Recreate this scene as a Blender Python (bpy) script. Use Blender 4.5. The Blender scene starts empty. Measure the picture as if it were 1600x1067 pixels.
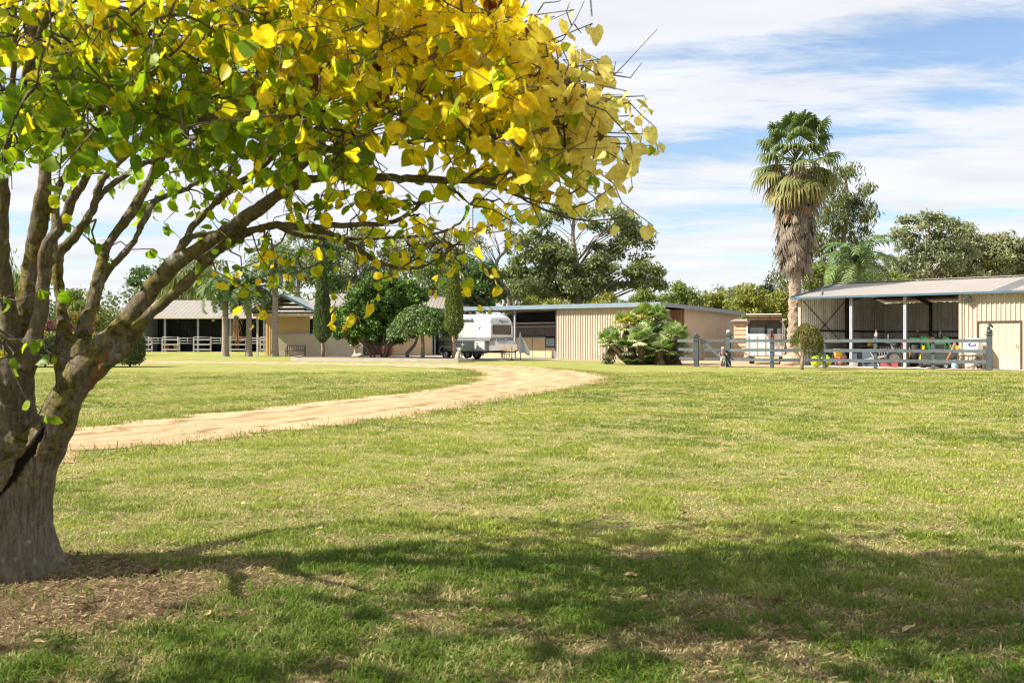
import bpy, bmesh, math, random
import numpy as np
from mathutils import Vector, Matrix

# ------------------------------------------------------------------ basics
F = 1556.0; HZ = 531.0; CAMH = 1.3          # focal length in photo pixels, horizon row, eye height
C = bpy.context.scene.collection
R = random.Random(7)
NR = np.random.default_rng(11)
SUN_EL = math.radians(41.0)
SUN_L = Vector((0.975, 0.20, 0)).normalized()     # horizontal travel of the light

def P(px, py, Y):
    return Vector(((px-800)/F*Y, Y, CAMH+(HZ-py)/F*Y))
def G(px, py, z=0.0):
    Y = (CAMH-z)*F/(py-HZ)
    return Vector(((px-800)/F*Y, Y, z))
def sstep(a, b, x):
    t = np.clip((x-a)/(b-a), 0, 1); return t*t*(3-2*t)
def gz(y): return float(0.2*sstep(84, 90, y))

# ------------------------------------------------------------------ materials
def nodes(m):
    m.use_nodes = True
    nt = m.node_tree; nt.nodes.clear()
    out = nt.nodes.new('ShaderNodeOutputMaterial')
    return nt, out
def N(nt, t, **kw):
    n = nt.nodes.new(t)
    for k, v in kw.items():
        if k in ('inp',):
            for kk, vv in v.items(): n.inputs[kk].default_value = vv
        else: setattr(n, k, v)
    return n
def c4(c): return (c[0], c[1], c[2], 1.0)
MC = {}
def mat(name, col, rough=0.7, var=0.25, scale=3.0, metal=0.0, bump=0.0, bscale=40.0, spec=0.5, coat=0.0, dirt=None, stretch=None):
    """plain painted / stone / metal surface with irregular tone and a little relief"""
    if name in MC: return MC[name]
    m = bpy.data.materials.new(name); nt, out = nodes(m); L = nt.links.new
    b = N(nt, 'ShaderNodeBsdfPrincipled'); L(b.outputs[0], out.inputs[0])
    b.inputs['Roughness'].default_value = rough; b.inputs['Metallic'].default_value = metal
    b.inputs['Specular IOR Level'].default_value = spec; b.inputs['Coat Weight'].default_value = coat
    tc = N(nt, 'ShaderNodeTexCoord'); src = tc.outputs['Object']
    if stretch:
        mp = N(nt, 'ShaderNodeMapping'); mp.inputs['Scale'].default_value = stretch; L(src, mp.inputs[0]); src = mp.outputs[0]
    n1 = N(nt, 'ShaderNodeTexNoise', inp={'Scale': scale, 'Detail': 6.0, 'Roughness': 0.65}); L(src, n1.inputs['Vector'])
    r = N(nt, 'ShaderNodeMapRange'); L(n1.outputs[0], r.inputs[0])
    r.inputs[1].default_value = .3; r.inputs[2].default_value = .7; r.inputs[3].default_value = 1-var; r.inputs[4].default_value = 1+var*.6
    mx = N(nt, 'ShaderNodeVectorMath', operation='SCALE'); mx.inputs[0].default_value = col[:3]; L(r.outputs[0], mx.inputs['Scale'])
    cur = mx.outputs[0]
    if dirt:
        n2 = N(nt, 'ShaderNodeTexNoise', inp={'Scale': scale*.45, 'Detail': 8.0, 'Roughness': 0.7}); L(src, n2.inputs['Vector'])
        r2 = N(nt, 'ShaderNodeMapRange'); L(n2.outputs[0], r2.inputs[0]); r2.inputs[1].default_value = .5; r2.inputs[2].default_value = .72; r2.inputs[4].default_value = .7
        mm = N(nt, 'ShaderNodeMix', data_type='RGBA'); L(r2.outputs[0], mm.inputs[0]); L(cur, mm.inputs[6]); mm.inputs[7].default_value = c4(dirt); cur = mm.outputs[2]
    L(cur, b.inputs['Base Color'])
    if bump:
        n3 = N(nt, 'ShaderNodeTexNoise', inp={'Scale': bscale, 'Detail': 5.0}); L(src, n3.inputs['Vector'])
        bp = N(nt, 'ShaderNodeBump', inp={'Strength': bump, 'Distance': .02}); L(n3.outputs[0], bp.inputs['Height']); L(bp.outputs[0], b.inputs['Normal'])
    MC[name] = m; return m

def leafmat(name, trans=0.4, rough=0.5, spec=0.35, vein=0.0):
    """leaf / blade surface: colour from the mesh attribute, thin translucent"""
    if name in MC: return MC[name]
    m = bpy.data.materials.new(name); nt, out = nodes(m); L = nt.links.new
    at = N(nt, 'ShaderNodeAttribute', attribute_name='Col')
    tc = N(nt, 'ShaderNodeTexCoord')
    nz = N(nt, 'ShaderNodeTexNoise', inp={'Scale': 9.0 if not vein else 40.0, 'Detail': 3.0}); L(tc.outputs['Object'], nz.inputs['Vector'])
    r = N(nt, 'ShaderNodeMapRange'); L(nz.outputs[0], r.inputs[0]); r.inputs[1].default_value = .3; r.inputs[2].default_value = .7; r.inputs[3].default_value = .8; r.inputs[4].default_value = 1.15
    mx = N(nt, 'ShaderNodeVectorMath', operation='SCALE'); L(at.outputs['Color'], mx.inputs[0]); L(r.outputs[0], mx.inputs['Scale'])
    b = N(nt, 'ShaderNodeBsdfPrincipled'); b.inputs['Roughness'].default_value = rough; b.inputs['Specular IOR Level'].default_value = spec
    cur = mx.outputs[0]
    if vein:     # brown freckles of an ageing leaf
        sp_ = N(nt, 'ShaderNodeTexNoise', inp={'Scale': 75.0, 'Detail': 2.0}); L(tc.outputs['Object'], sp_.inputs['Vector'])
        sr = N(nt, 'ShaderNodeMapRange'); L(sp_.outputs[0], sr.inputs[0]); sr.inputs[1].default_value = .66; sr.inputs[2].default_value = .72; sr.inputs[4].default_value = .7
        sm_ = N(nt, 'ShaderNodeMix', data_type='RGBA'); L(sr.outputs[0], sm_.inputs[0]); L(cur, sm_.inputs[6]); sm_.inputs[7].default_value = (.24, .11, .02, 1); cur = sm_.outputs[2]
    L(cur, b.inputs['Base Color'])
    t = N(nt, 'ShaderNodeBsdfTranslucent'); L(cur, t.inputs['Color'])
    ms = N(nt, 'ShaderNodeMixShader'); ms.inputs[0].default_value = trans
    L(b.outputs[0], ms.inputs[1]); L(t.outputs[0], ms.inputs[2]); L(ms.outputs[0], out.inputs[0])
    MC[name] = m; return m

def glassmat(name='dark_glass', col=(.03, .03, .035)):
    if name in MC: return MC[name]
    m = bpy.data.materials.new(name); nt, out = nodes(m)
    b = N(nt, 'ShaderNodeBsdfPrincipled'); b.inputs['Base Color'].default_value = c4(col); b.inputs['Roughness'].default_value = .06
    b.inputs['Specular IOR Level'].default_value = .6
    nt.links.new(b.outputs[0], out.inputs[0]); MC[name] = m; return m

# ------------------------------------------------------------------ mesh builder
class MB:
    def __init__(s): s.v = []; s.f = []; s.c = []; s.col = (1, 1, 1); s.sm = []
    def add(s, vs, fs, smooth=False):
        o = len(s.v); s.v += [tuple(v) for v in vs]; s.c += [s.col]*len(vs)
        s.f += [tuple(i+o for i in f) for f in fs]; s.sm += [smooth]*len(fs); return s
    def box(s, a, b, rz=0.0, piv=None):
        x0, y0, z0 = a; x1, y1, z1 = b
        vs = [(x0,y0,z0),(x1,y0,z0),(x1,y1,z0),(x0,y1,z0),(x0,y0,z1),(x1,y0,z1),(x1,y1,z1),(x0,y1,z1)]
        if rz:
            px, py = piv if piv else ((x0+x1)/2, (y0+y1)/2); c_, s_ = math.cos(rz), math.sin(rz)
            vs = [(px+(x-px)*c_-(y-py)*s_, py+(x-px)*s_+(y-py)*c_, z) for x, y, z in vs]
        return s.add(vs, [(0,3,2,1),(4,5,6,7),(0,1,5,4),(1,2,6,5),(2,3,7,6),(3,0,4,7)])
    def beam(s, p, q, w, h, up=(0,0,1)):
        p = Vector(p); q = Vector(q); d = (q-p).normalized(); u = Vector(up)
        sd = d.cross(u)
        if sd.length < 1e-4: sd = d.cross(Vector((1,0,0)))
        sd.normalize(); n = sd.cross(d).normalized()
        vs = []
        for e in (p, q):
            for a, b in ((-1,-1),(1,-1),(1,1),(-1,1)): vs.append(e+sd*(a*w/2)+n*(b*h/2))
        return s.add(vs, [(0,3,2,1),(4,5,6,7),(0,1,5,4),(1,2,6,5),(2,3,7,6),(3,0,4,7)])
    def tube(s, pts, rad, n=8, cap=True, jit=None, smooth=True):
        pts = [Vector(p) for p in pts]; k = len(pts)
        if not hasattr(rad, '__len__'): rad = [rad]*k
        t0 = (pts[1]-pts[0]).normalized(); u = t0.orthogonal().normalized(); vs = []; pt = t0
        for i in range(k):
            t = (pts[min(i+1, k-1)]-pts[max(i-1, 0)]); t = t.normalized() if t.length > 1e-9 else pt
            ax = pt.cross(t)
            if ax.length > 1e-6: u = Matrix.Rotation(pt.angle(t), 3, ax.normalized()) @ u
            u = (u-t*u.dot(t)).normalized(); w = t.cross(u); pt = t
            for j in range(n):
                a = 2*math.pi*j/n; r = rad[i]*(1+(jit(i, j) if jit else 0))
                vs.append(pts[i]+u*(math.cos(a)*r)+w*(math.sin(a)*r))
        fs = [(i*n+j, i*n+(j+1) % n, (i+1)*n+(j+1) % n, (i+1)*n+j) for i in range(k-1) for j in range(n)]
        if cap: fs += [tuple(range(n-1, -1, -1)), tuple((k-1)*n+j for j in range(n))]
        return s.add(vs, fs, smooth)
    def lathe(s, prof, n=16, o=(0,0,0), smooth=True, sx=1, sy=1):
        vs = []; k = len(prof)
        for r, z in prof:
            for j in range(n):
                a = 2*math.pi*j/n; vs.append((o[0]+r*sx*math.cos(a), o[1]+r*sy*math.sin(a), o[2]+z))
        fs = [(i*n+j, i*n+(j+1) % n, (i+1)*n+(j+1) % n, (i+1)*n+j) for i in range(k-1) for j in range(n)]
        fs += [tuple(range(n-1, -1, -1)), tuple((k-1)*n+j for j in range(n))]
        return s.add(vs, fs, smooth)
    def prism(s, poly, d0, d1, axis='y', smooth=False):
        """poly in the two other axes, extruded d0..d1 along axis"""
        def m(a, b, d): return (a, d, b) if axis == 'y' else ((d, a, b) if axis == 'x' else (a, b, d))
        n = len(poly); vs = [m(a, b, d0) for a, b in poly]+[m(a, b, d1) for a, b in poly]
        fs = [tuple(range(n)), tuple(range(2*n-1, n-1, -1))]+[(i, n+i, n+(i+1) % n, (i+1) % n) for i in range(n)]
        return s.add(vs, fs, smooth)
    def corr(s, a, b, z0, z1, pitch=.20, dep=.042, side=1, ztop=None, thick=True):
        """ribbed sheet wall from plan point a to b; ribs proud on the side*normal; z1 or ztop(t)"""
        a = Vector((a[0], a[1], 0)); b = Vector((b[0], b[1], 0)); Ln = (b-a).length; d = (b-a)/Ln; nn = Vector((d.y, -d.x, 0))*side
        n = max(1, round(Ln/pitch)); p = Ln/n; xs = []
        for i in range(n): xs += [(i*p, 0), (i*p+.5*p, 0), (i*p+.62*p, dep), (i*p+.88*p, dep)]
        xs.append((Ln, 0)); vs = []
        for x, o in xs:
            q = a+d*x+nn*o; zt = ztop(x/Ln) if ztop else z1
            vs += [(q.x, q.y, z0), (q.x, q.y, zt)]
        fs = [(2*i, 2*i+2, 2*i+3, 2*i+1) for i in range(len(xs)-1)]
        return s.add(vs, fs)
    def quad(s, a, b, c, d): return s.add([a, b, c, d], [(0, 1, 2, 3)])
    def build(s, name, m, parent=None, loc=None, col=False, bevel=0.0):
        me = bpy.data.meshes.new(name); me.from_pydata(s.v, [], s.f)
        if any(s.sm): me.polygons.foreach_set('use_smooth', s.sm)
        if col:
            at = me.attributes.new('Col', 'FLOAT_COLOR', 'POINT')
            at.data.foreach_set('color', np.array([c4(c) for c in s.c], dtype=np.float32).ravel())
        me.materials.append(m); me.update()
        o = bpy.data.objects.new(name, me); C.objects.link(o)
        if parent: o.parent = parent
        if loc is not None: o.location = loc
        if bevel:
            bv = o.modifiers.new('edge', 'BEVEL'); bv.width = bevel; bv.segments = 2; bv.limit_method = 'ANGLE'
        return o

def tag(o, label=None, cat=None, group=None, kind=None):
    if label: o['label'] = label
    if cat: o['category'] = cat
    if group: o['group'] = group
    if kind: o['kind'] = kind
    return o
def thing(name, label, cat, loc=(0, 0, 0), rz=0.0, group=None):
    o = bpy.data.objects.new(name, None); C.objects.link(o); o.location = loc; o.rotation_euler = (0, 0, rz); o.empty_display_size = .2
    return tag(o, label, cat, group)
def dup(o, label, loc, rz, group=None, scale=1.0):
    c = o.copy(); C.objects.link(c); c.location = loc; c.rotation_euler = (0, 0, rz); c.scale = (scale,)*3
    c['label'] = label
    if group: c['group'] = group
    for ch in list(o.children):
        d = ch.copy(); C.objects.link(d); d.parent = c
        for g in list(ch.children):
            e = g.copy(); C.objects.link(e); e.parent = d
    return c

def npmesh(name, V, T, m, cols=None, parent=None, smooth=False, loc=None):
    """fast mesh of triangles/quads: V (n,3), T (k,3|4), per-vertex colours"""
    me = bpy.data.meshes.new(name); k, w = T.shape
    me.vertices.add(len(V)); me.vertices.foreach_set('co', V.astype(np.float32).ravel())
    me.loops.add(k*w); me.loops.foreach_set('vertex_index', T.astype(np.int32).ravel())
    me.polygons.add(k); me.polygons.foreach_set('loop_start', np.arange(0, k*w, w, dtype=np.int32))
    if smooth: me.polygons.foreach_set('use_smooth', np.ones(k, dtype=bool))
    if cols is not None:
        at = me.attributes.new('Col', 'FLOAT_COLOR', 'POINT')
        cc = np.ones((len(V), 4), np.float32); cc[:, :3] = cols; at.data.foreach_set('color', cc.ravel())
    me.materials.append(m); me.update(calc_edges=True); me.validate()
    o = bpy.data.objects.new(name, me); C.objects.link(o)
    if parent: o.parent = parent
    if loc is not None: o.location = loc
    return o

def rnd_unit(n, rng=NR):
    v = rng.normal(size=(n, 3)); return v/np.linalg.norm(v, axis=1, keepdims=True)
def nrm(v): return v/np.maximum(np.linalg.norm(v, axis=1, keepdims=True), 1e-9)
def cards(name, Pn, size, cols, m, parent=None, droop=0.3, asp=.5, rng=NR, outward=None):
    """one small pointed leaf spray (two bent triangles each side) per point"""
    n = len(Pn); d = rnd_unit(n, rng); d[:, 2] -= droop
    if outward is not None: d += outward*.8
    d = nrm(d); s = nrm(np.cross(d, rnd_unit(n, rng))); nn = np.cross(s, d)
    sz = (size*rng.uniform(.6, 1.35, n))[:, None] if np.isscalar(size) else size[:, None]
    a = Pn; b = Pn+d*sz*.5+s*sz*asp*.5+nn*sz*.1; t = Pn+d*sz-nn*sz*.06; c = Pn+d*sz*.5-s*sz*asp*.5+nn*sz*.1
    V = np.stack([a, b, t, c], 1).reshape(-1, 3)
    T = np.arange(n*4).reshape(n, 4)
    return npmesh(name, V, T, m, np.repeat(cols, 4, axis=0), parent)

# value noise on the plane
_perm = np.random.default_rng(3).random((256, 256))
def vnoise(x, y):
    xi = np.floor(x).astype(int); yi = np.floor(y).astype(int); fx = x-xi; fy = y-yi
    fx = fx*fx*(3-2*fx); fy = fy*fy*(3-2*fy)
    g = lambda i, j: _perm[i % 256, j % 256]
    return (g(xi, yi)*(1-fx)+g(xi+1, yi)*fx)*(1-fy)+(g(xi, yi+1)*(1-fx)+g(xi+1, yi+1)*fx)*fy
def fbm(x, y, o=4):
    s = 0; a = .5; t = 0
    for k in range(o): s = s+a*vnoise(x*2**k+17*k, y*2**k+31*k); t += a; a *= .55
    return s/t

# ------------------------------------------------------------------ camera, light, sky
cam = bpy.data.cameras.new('camera'); co = bpy.data.objects.new('camera', cam); C.objects.link(co)
co.location = (0, 0, CAMH); co.rotation_euler = (math.pi/2, 0, 0)
cam.sensor_width = 36; cam.lens = F/1600*36; cam.shift_y = -(533.5-HZ)/1600; cam.clip_end = 3000; cam.clip_start = .05
cam.dof.use_dof = True; cam.dof.focus_distance = 55; cam.dof.aperture_fstop = 7.0
bpy.context.scene.camera = co
sc = bpy.context.scene
sc.view_settings.view_transform = 'Standard'; sc.view_settings.look = 'None'; sc.view_settings.gamma = 1; sc.view_settings.exposure = 1.12
sc.cycles.use_adaptive_sampling = True; sc.cycles.adaptive_threshold = .02
sc.cycles.filter_width = 1.15; sc.cycles.max_bounces = 8; sc.cycles.transparent_max_bounces = 8; sc.cycles.use_denoising = True

sun = bpy.data.lights.new('sun', 'SUN'); so = bpy.data.objects.new('sun', sun); C.objects.link(so)
sun.energy = 5.0; sun.angle = math.radians(.53); sun.color = (1, .93, .82)
ld = Vector((SUN_L.x*math.cos(SUN_EL), SUN_L.y*math.cos(SUN_EL), -math.sin(SUN_EL)))
so.rotation_euler = ld.to_track_quat('-Z', 'Y').to_euler()

w = bpy.data.worlds.new('World'); sc.world = w; w.use_nodes = True
nt = w.node_tree; nt.nodes.clear(); L = nt.links.new
out = N(nt, 'ShaderNodeOutputWorld')
sky = N(nt, 'ShaderNodeTexSky', sky_type='NISHITA'); sky.sun_disc = False; sky.sun_elevation = SUN_EL
sky.sun_rotation = math.atan2(-SUN_L.x, -SUN_L.y); sky.altitude = 50; sky.air_density = 1.0; sky.dust_density = .6; sky.ozone_density = 1.6
bg1 = N(nt, 'ShaderNodeBackground'); bg1.inputs[1].default_value = .084
hs = N(nt, 'ShaderNodeHueSaturation', inp={'Saturation': 1.2}); L(sky.outputs[0], hs.inputs['Color']); L(hs.outputs[0], bg1.inputs[0])
bg2 = N(nt, 'ShaderNodeBackground'); bg2.inputs[0].default_value = (.93, .95, 1, 1); bg2.inputs[1].default_value = .47
tc = N(nt, 'ShaderNodeTexCoord'); sx = N(nt, 'ShaderNodeSeparateXYZ'); L(tc.outputs['Generated'], sx.inputs[0])
zz = N(nt, 'ShaderNodeMath', operation='MAXIMUM'); L(sx.outputs[2], zz.inputs[0]); zz.inputs[1].default_value = 0.0
za = N(nt, 'ShaderNodeMath', operation='ADD'); L(zz.outputs[0], za.inputs[0]); za.inputs[1].default_value = .07
dx = N(nt, 'ShaderNodeMath', operation='DIVIDE'); L(sx.outputs[0], dx.inputs[0]); L(za.outputs[0], dx.inputs[1])
dy = N(nt, 'ShaderNodeMath', operation='DIVIDE'); L(sx.outputs[1], dy.inputs[0]); L(za.outputs[0], dy.inputs[1])
cv = N(nt, 'ShaderNodeCombineXYZ'); L(dx.outputs[0], cv.inputs[0]); L(dy.outputs[0], cv.inputs[1])
mp = N(nt, 'ShaderNodeMapping'); mp.inputs['Rotation'].default_value = (0, 0, math.radians(-17)); mp.inputs['Scale'].default_value = (.55, 1.15, 1); mp.inputs['Location'].default_value = (3.1, .2, 0)
L(cv.outputs[0], mp.inputs[0])
n1 = N(nt, 'ShaderNodeTexNoise', inp={'Scale': .85, 'Detail': 9.0, 'Roughness': .58, 'Distortion': .35}); L(mp.outputs[0], n1.inputs['Vector'])
mp2 = N(nt, 'ShaderNodeMapping'); mp2.inputs['Rotation'].default_value = (0, 0, math.radians(-25)); mp2.inputs['Scale'].default_value = (1.3, 3.4, 1); L(cv.outputs[0], mp2.inputs[0])
n2 = N(nt, 'ShaderNodeTexNoise', inp={'Scale': 1.4, 'Detail': 8.0, 'Roughness': .65, 'Distortion': .6}); L(mp2.outputs[0], n2.inputs['Vector'])
cm = N(nt, 'ShaderNodeMath', operation='MULTIPLY_ADD'); L(n2.outputs[0], cm.inputs[0]); cm.inputs[1].default_value = .30; L(n1.outputs[0], cm.inputs[2])
rp = N(nt, 'ShaderNodeMapRange', interpolation_type='SMOOTHSTEP'); L(cm.outputs[0], rp.inputs[0]); rp.inputs[1].default_value = .50; rp.inputs[2].default_value = .67
rp.inputs[3].default_value = .16; rp.inputs[4].default_value = .97
n3 = N(nt, 'ShaderNodeTexNoise', inp={'Scale': 2.2, 'Detail': 5.0}); L(mp.outputs[0], n3.inputs['Vector'])
r3 = N(nt, 'ShaderNodeMapRange'); L(n3.outputs[0], r3.inputs[0]); r3.inputs[1].default_value = .3; r3.inputs[2].default_value = .7; r3.inputs[3].default_value = .42; r3.inputs[4].default_value = .50
L(r3.outputs[0], bg2.inputs[1])
ms = N(nt, 'ShaderNodeMixShader'); L(rp.outputs[0], ms.inputs[0]); L(bg1.outputs[0], ms.inputs[1]); L(bg2.outputs[0], ms.inputs[2]); L(ms.outputs[0], out.inputs[0])

# ------------------------------------------------------------------ ground, road, yard
TRUNK = Vector((-2.93, 5.6, 0))
def dirt_mask(x, y):
    """worn soil: round the near trunk and in the lower right of the lawn"""
    d1 = np.hypot((x-(-2.45))/1.35, (y-5.15)/1.0)+(fbm(x*1.6, y*1.6)-.5)*1.1
    m = 1-sstep(.55, 1.05, d1)
    d2 = np.hypot((x-1.7)/1.5, (y-4.7)/.6)+(fbm(x*2.6+9, y*4+4, 5)-.5)*3.4
    m = np.maximum(m, .55*(1-sstep(.2, .85, d2)))
    d3 = np.hypot((x+.45)/.35, (y-4.7)/.16)+(fbm(x*4+2, y*5)-.5)*1.5
    return np.maximum(m, .7*(1-sstep(.4, 1.0, d3)))
def ground_material():
    m = bpy.data.materials.new('lawn_soil'); nt, out = nodes(m); L = nt.links.new
    b = N(nt, 'ShaderNodeBsdfPrincipled'); b.inputs['Roughness'].default_value = .9; b.inputs['Specular IOR Level'].default_value = .15; L(b.outputs[0], out.inputs[0])
    tc = N(nt, 'ShaderNodeTexCoord'); src = tc.outputs['Object']
    def noise(s, d=6, ro=.65, st=None):
        v = src
        if st:
            q = N(nt, 'ShaderNodeMapping'); q.inputs['Scale'].default_value = st; L(src, q.inputs[0]); v = q.outputs[0]
        n = N(nt, 'ShaderNodeTexNoise', inp={'Scale': s, 'Detail': d, 'Roughness': ro}); L(v, n.inputs['Vector']); return n.outputs[0]
    def rng(v, a, b_, c=0, d=1):
        r = N(nt, 'ShaderNodeMapRange'); L(v, r.inputs[0]); r.inputs[1].default_value = a; r.inputs[2].default_value = b_; r.inputs[3].default_value = c; r.inputs[4].default_value = d; return r.outputs[0]
    def mix(f, a, bb):
        q = N(nt, 'ShaderNodeMix', data_type='RGBA'); L(f, q.inputs[0])
        for i, v in ((6, a), (7, bb)):
            if isinstance(v, tuple): q.inputs[i].default_value = c4(v)
            else: L(v, q.inputs[i])
        return q.outputs[2]
    base = mix(rng(noise(.22, 8, .7), .38, .62), (.28, .295, .065), (.39, .35, .12))
    base = mix(rng(noise(1.1, 8, .75), .42, .68), base, (.19, .245, .04))
    base = mix(rng(noise(2.7, 9, .8), .54, .72), base, (.47, .38, .19))
    base = mix(rng(noise(9, 8, .8), .56, .72), base, (.19, .25, .04))
    base = mix(rng(noise(.55, 9, .8, (1, 1.6, 1)), .60, .72, 0, .75), base, (.50, .39, .22))
    base = mix(rng(noise(70, 5, .8), .48, .66, 0, .8), base, (.115, .13, .03))
    base = mix(rng(noise(110, 4, .8), .54, .68, 0, .8), base, (.50, .40, .20))
    at = N(nt, 'ShaderNodeAttribute', attribute_name='Col')
    soil = mix(rng(noise(7, 8, .8), .35, .65), (.105, .065, .035), (.26, .18, .10))
    soil = mix(rng(noise(45, 6, .8), .5, .7), soil, (.34, .25, .15))
    base = mix(at.outputs['Fac'], base, soil)
    L(base, b.inputs['Base Color'])
    ad = N(nt, 'ShaderNodeMath', operation='ADD'); L(noise(60, 9, .85), ad.inputs[0]); L(noise(5, 6, .7), ad.inputs[1])
    bp = N(nt, 'ShaderNodeBump', inp={'Strength': .9, 'Distance': .045}); L(ad.outputs[0], bp.inputs['Height']); L(bp.outputs[0], b.inputs['Normal'])
    return m
def ground():
    ys = np.unique(np.concatenate([np.linspace(-30, 2.5, 12), np.linspace(2.5, 9, 110), np.linspace(9, 40, 60), np.linspace(40, 130, 60), np.linspace(130, 1500, 20)]))
    xs = np.unique(np.concatenate([np.linspace(-900, -60, 12), np.linspace(-60, -6, 40), np.linspace(-6, 6, 170), np.linspace(6, 60, 40), np.linspace(60, 900, 12)]))
    X, Y = np.meshgrid(xs, ys); Z = .2*sstep(84, 90, Y)
    V = np.stack([X, Y, Z], -1).reshape(-1, 3); nx, ny = len(xs), len(ys)
    I = np.arange(nx*ny).reshape(ny, nx); T = np.stack([I[:-1, :-1], I[:-1, 1:], I[1:, 1:], I[1:, :-1]], -1).reshape(-1, 4)
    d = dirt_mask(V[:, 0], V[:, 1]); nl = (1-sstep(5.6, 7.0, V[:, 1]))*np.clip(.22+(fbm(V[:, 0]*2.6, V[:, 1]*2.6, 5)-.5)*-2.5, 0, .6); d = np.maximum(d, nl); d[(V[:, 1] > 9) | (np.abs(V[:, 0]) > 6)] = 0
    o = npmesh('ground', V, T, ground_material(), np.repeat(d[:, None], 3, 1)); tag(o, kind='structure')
ground()

def polyline(pts, n):
    pts = np.array([[p.x, p.y] for p in pts]); s = np.r_[0, np.cumsum(np.hypot(*np.diff(pts, axis=0).T))]
    # Catmull-like smoothing through dense linear resample + box filter
    q = np.linspace(0, s[-1], n); r = np.stack([np.interp(q, s, pts[:, i]) for i in (0, 1)], 1)
    for _ in range(10): r[1:-1] = (r[:-2]+2*r[1:-1]+r[2:])/4
    return r
inner = [Vector((-19, 8.2, 0)), Vector((-12, 11.0, 0)), G(40, 684), G(105, 672), G(200, 660), G(300, 648), G(400, 640), G(500, 628), G(600, 619), G(680, 608), G(735, 598), G(752, 588), G(738, 580), G(700, 576), G(600, 572), G(450, 569.3), G(220, 567.5), G(-100, 565.5), G(-500, 565)]
outer = [Vector((-17, 5.5, 0)), Vector((-10, 8.0, 0)), G(20, 733), G(100, 717), G(250, 698), G(400, 680), G(550, 664), G(700, 641), G(800, 623), G(900, 607), G(945, 597), G(958, 590), G(930, 582.5), G(860, 576), G(780, 571.5), G(690, 568.6), G(450, 566.2), G(220, 563.8), G(-100, 562.3), G(-500, 562)]
NI = 420
ri = polyline(inner, NI); ro = polyline(outer, NI)
# sandy drive: strips between the two edges, ragged at both
def sandmat(name, a, b_, c_, tracks=True):
    m = bpy.data.materials.new(name); nt, out = nodes(m); L = nt.links.new
    b = N(nt, 'ShaderNodeBsdfPrincipled'); b.inputs['Roughness'].default_value = .95; b.inputs['Specular IOR Level'].default_value = .1; L(b.outputs[0], out.inputs[0])
    tc = N(nt, 'ShaderNodeTexCoord'); at = N(nt, 'ShaderNodeAttribute', attribute_name='Col')
    cmb = N(nt, 'ShaderNodeMapping'); cmb.inputs['Scale'].default_value = (1.0, 9.0, 1.0); L(at.outputs['Vector'], cmb.inputs[0])
    n1 = N(nt, 'ShaderNodeTexNoise', inp={'Scale': 1.3, 'Detail': 8.0, 'Roughness': .75}); L((cmb.outputs[0] if tracks else tc.outputs['Object']), n1.inputs['Vector'])
    n2 = N(nt, 'ShaderNodeTexNoise', inp={'Scale': 3.0, 'Detail': 9.0, 'Roughness': .8}); L(tc.outputs['Object'], n2.inputs['Vector'])
    def rng(v, x, y):
        r = N(nt, 'ShaderNodeMapRange'); L(v, r.inputs[0]); r.inputs[1].default_value = x; r.inputs[2].default_value = y; return r.outputs[0]
    m1 = N(nt, 'ShaderNodeMix', data_type='RGBA'); L(rng(n1.outputs[0], .4, .62), m1.inputs[0]); m1.inputs[6].default_value = c4(a); m1.inputs[7].default_value = c4(b_)
    m2 = N(nt, 'ShaderNodeMix', data_type='RGBA'); L(rng(n2.outputs[0], .56, .74), m2.inputs[0]); L(m1.outputs[2], m2.inputs[6]); m2.inputs[7].default_value = c4(c_)
    cur = m2.outputs[2]
    if tracks:      # wheel ruts: three broken darker lines along the drive
        sz = N(nt, 'ShaderNodeSeparateColor'); L(at.outputs['Color'], sz.inputs[0]); rc = N(nt, 'ShaderNodeValToRGB'); L(sz.outputs[2], rc.inputs[0]); e = rc.color_ramp.elements; e[0].position = 0; e[0].color = (.6, .6, .6, 1); e[1].position = 1; e[1].color = (.6, .6, .6, 1)
        for p_, v_ in ((.08, .1), (.2, .05), (.27, .9), (.34, .1), (.46, .15), (.52, .55), (.58, .05), (.66, .1), (.73, 1.0), (.80, .1), (.92, .1)): q_ = e.new(p_); q_.color = (v_, v_, v_, 1)
        n4 = N(nt, 'ShaderNodeTexNoise', inp={'Scale': 1.1, 'Detail': 6.0, 'Roughness': .7}); L(tc.outputs['Object'], n4.inputs['Vector']); mm_ = N(nt, 'ShaderNodeMath', operation='MULTIPLY'); L(rc.outputs[0], mm_.inputs[0]); L(rng(n4.outputs[0], .34, .52), mm_.inputs[1])
        m3 = N(nt, 'ShaderNodeMix', data_type='RGBA'); L(mm_.outputs[0], m3.inputs[0]); L(cur, m3.inputs[6]); m3.inputs[7].default_value = c4((.22, .135, .06)); cur = m3.outputs[2]
    L(cur, b.inputs['Base Color'])
    ad = N(nt, 'ShaderNodeMath', operation='ADD'); L(n1.outputs[0], ad.inputs[0]); L(n2.outputs[0], ad.inputs[1])
    bp = N(nt, 'ShaderNodeBump', inp={'Strength': .8, 'Distance': .06}); L(ad.outputs[0], bp.inputs['Height']); L(bp.outputs[0], b.inputs['Normal'])
    return m
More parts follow.
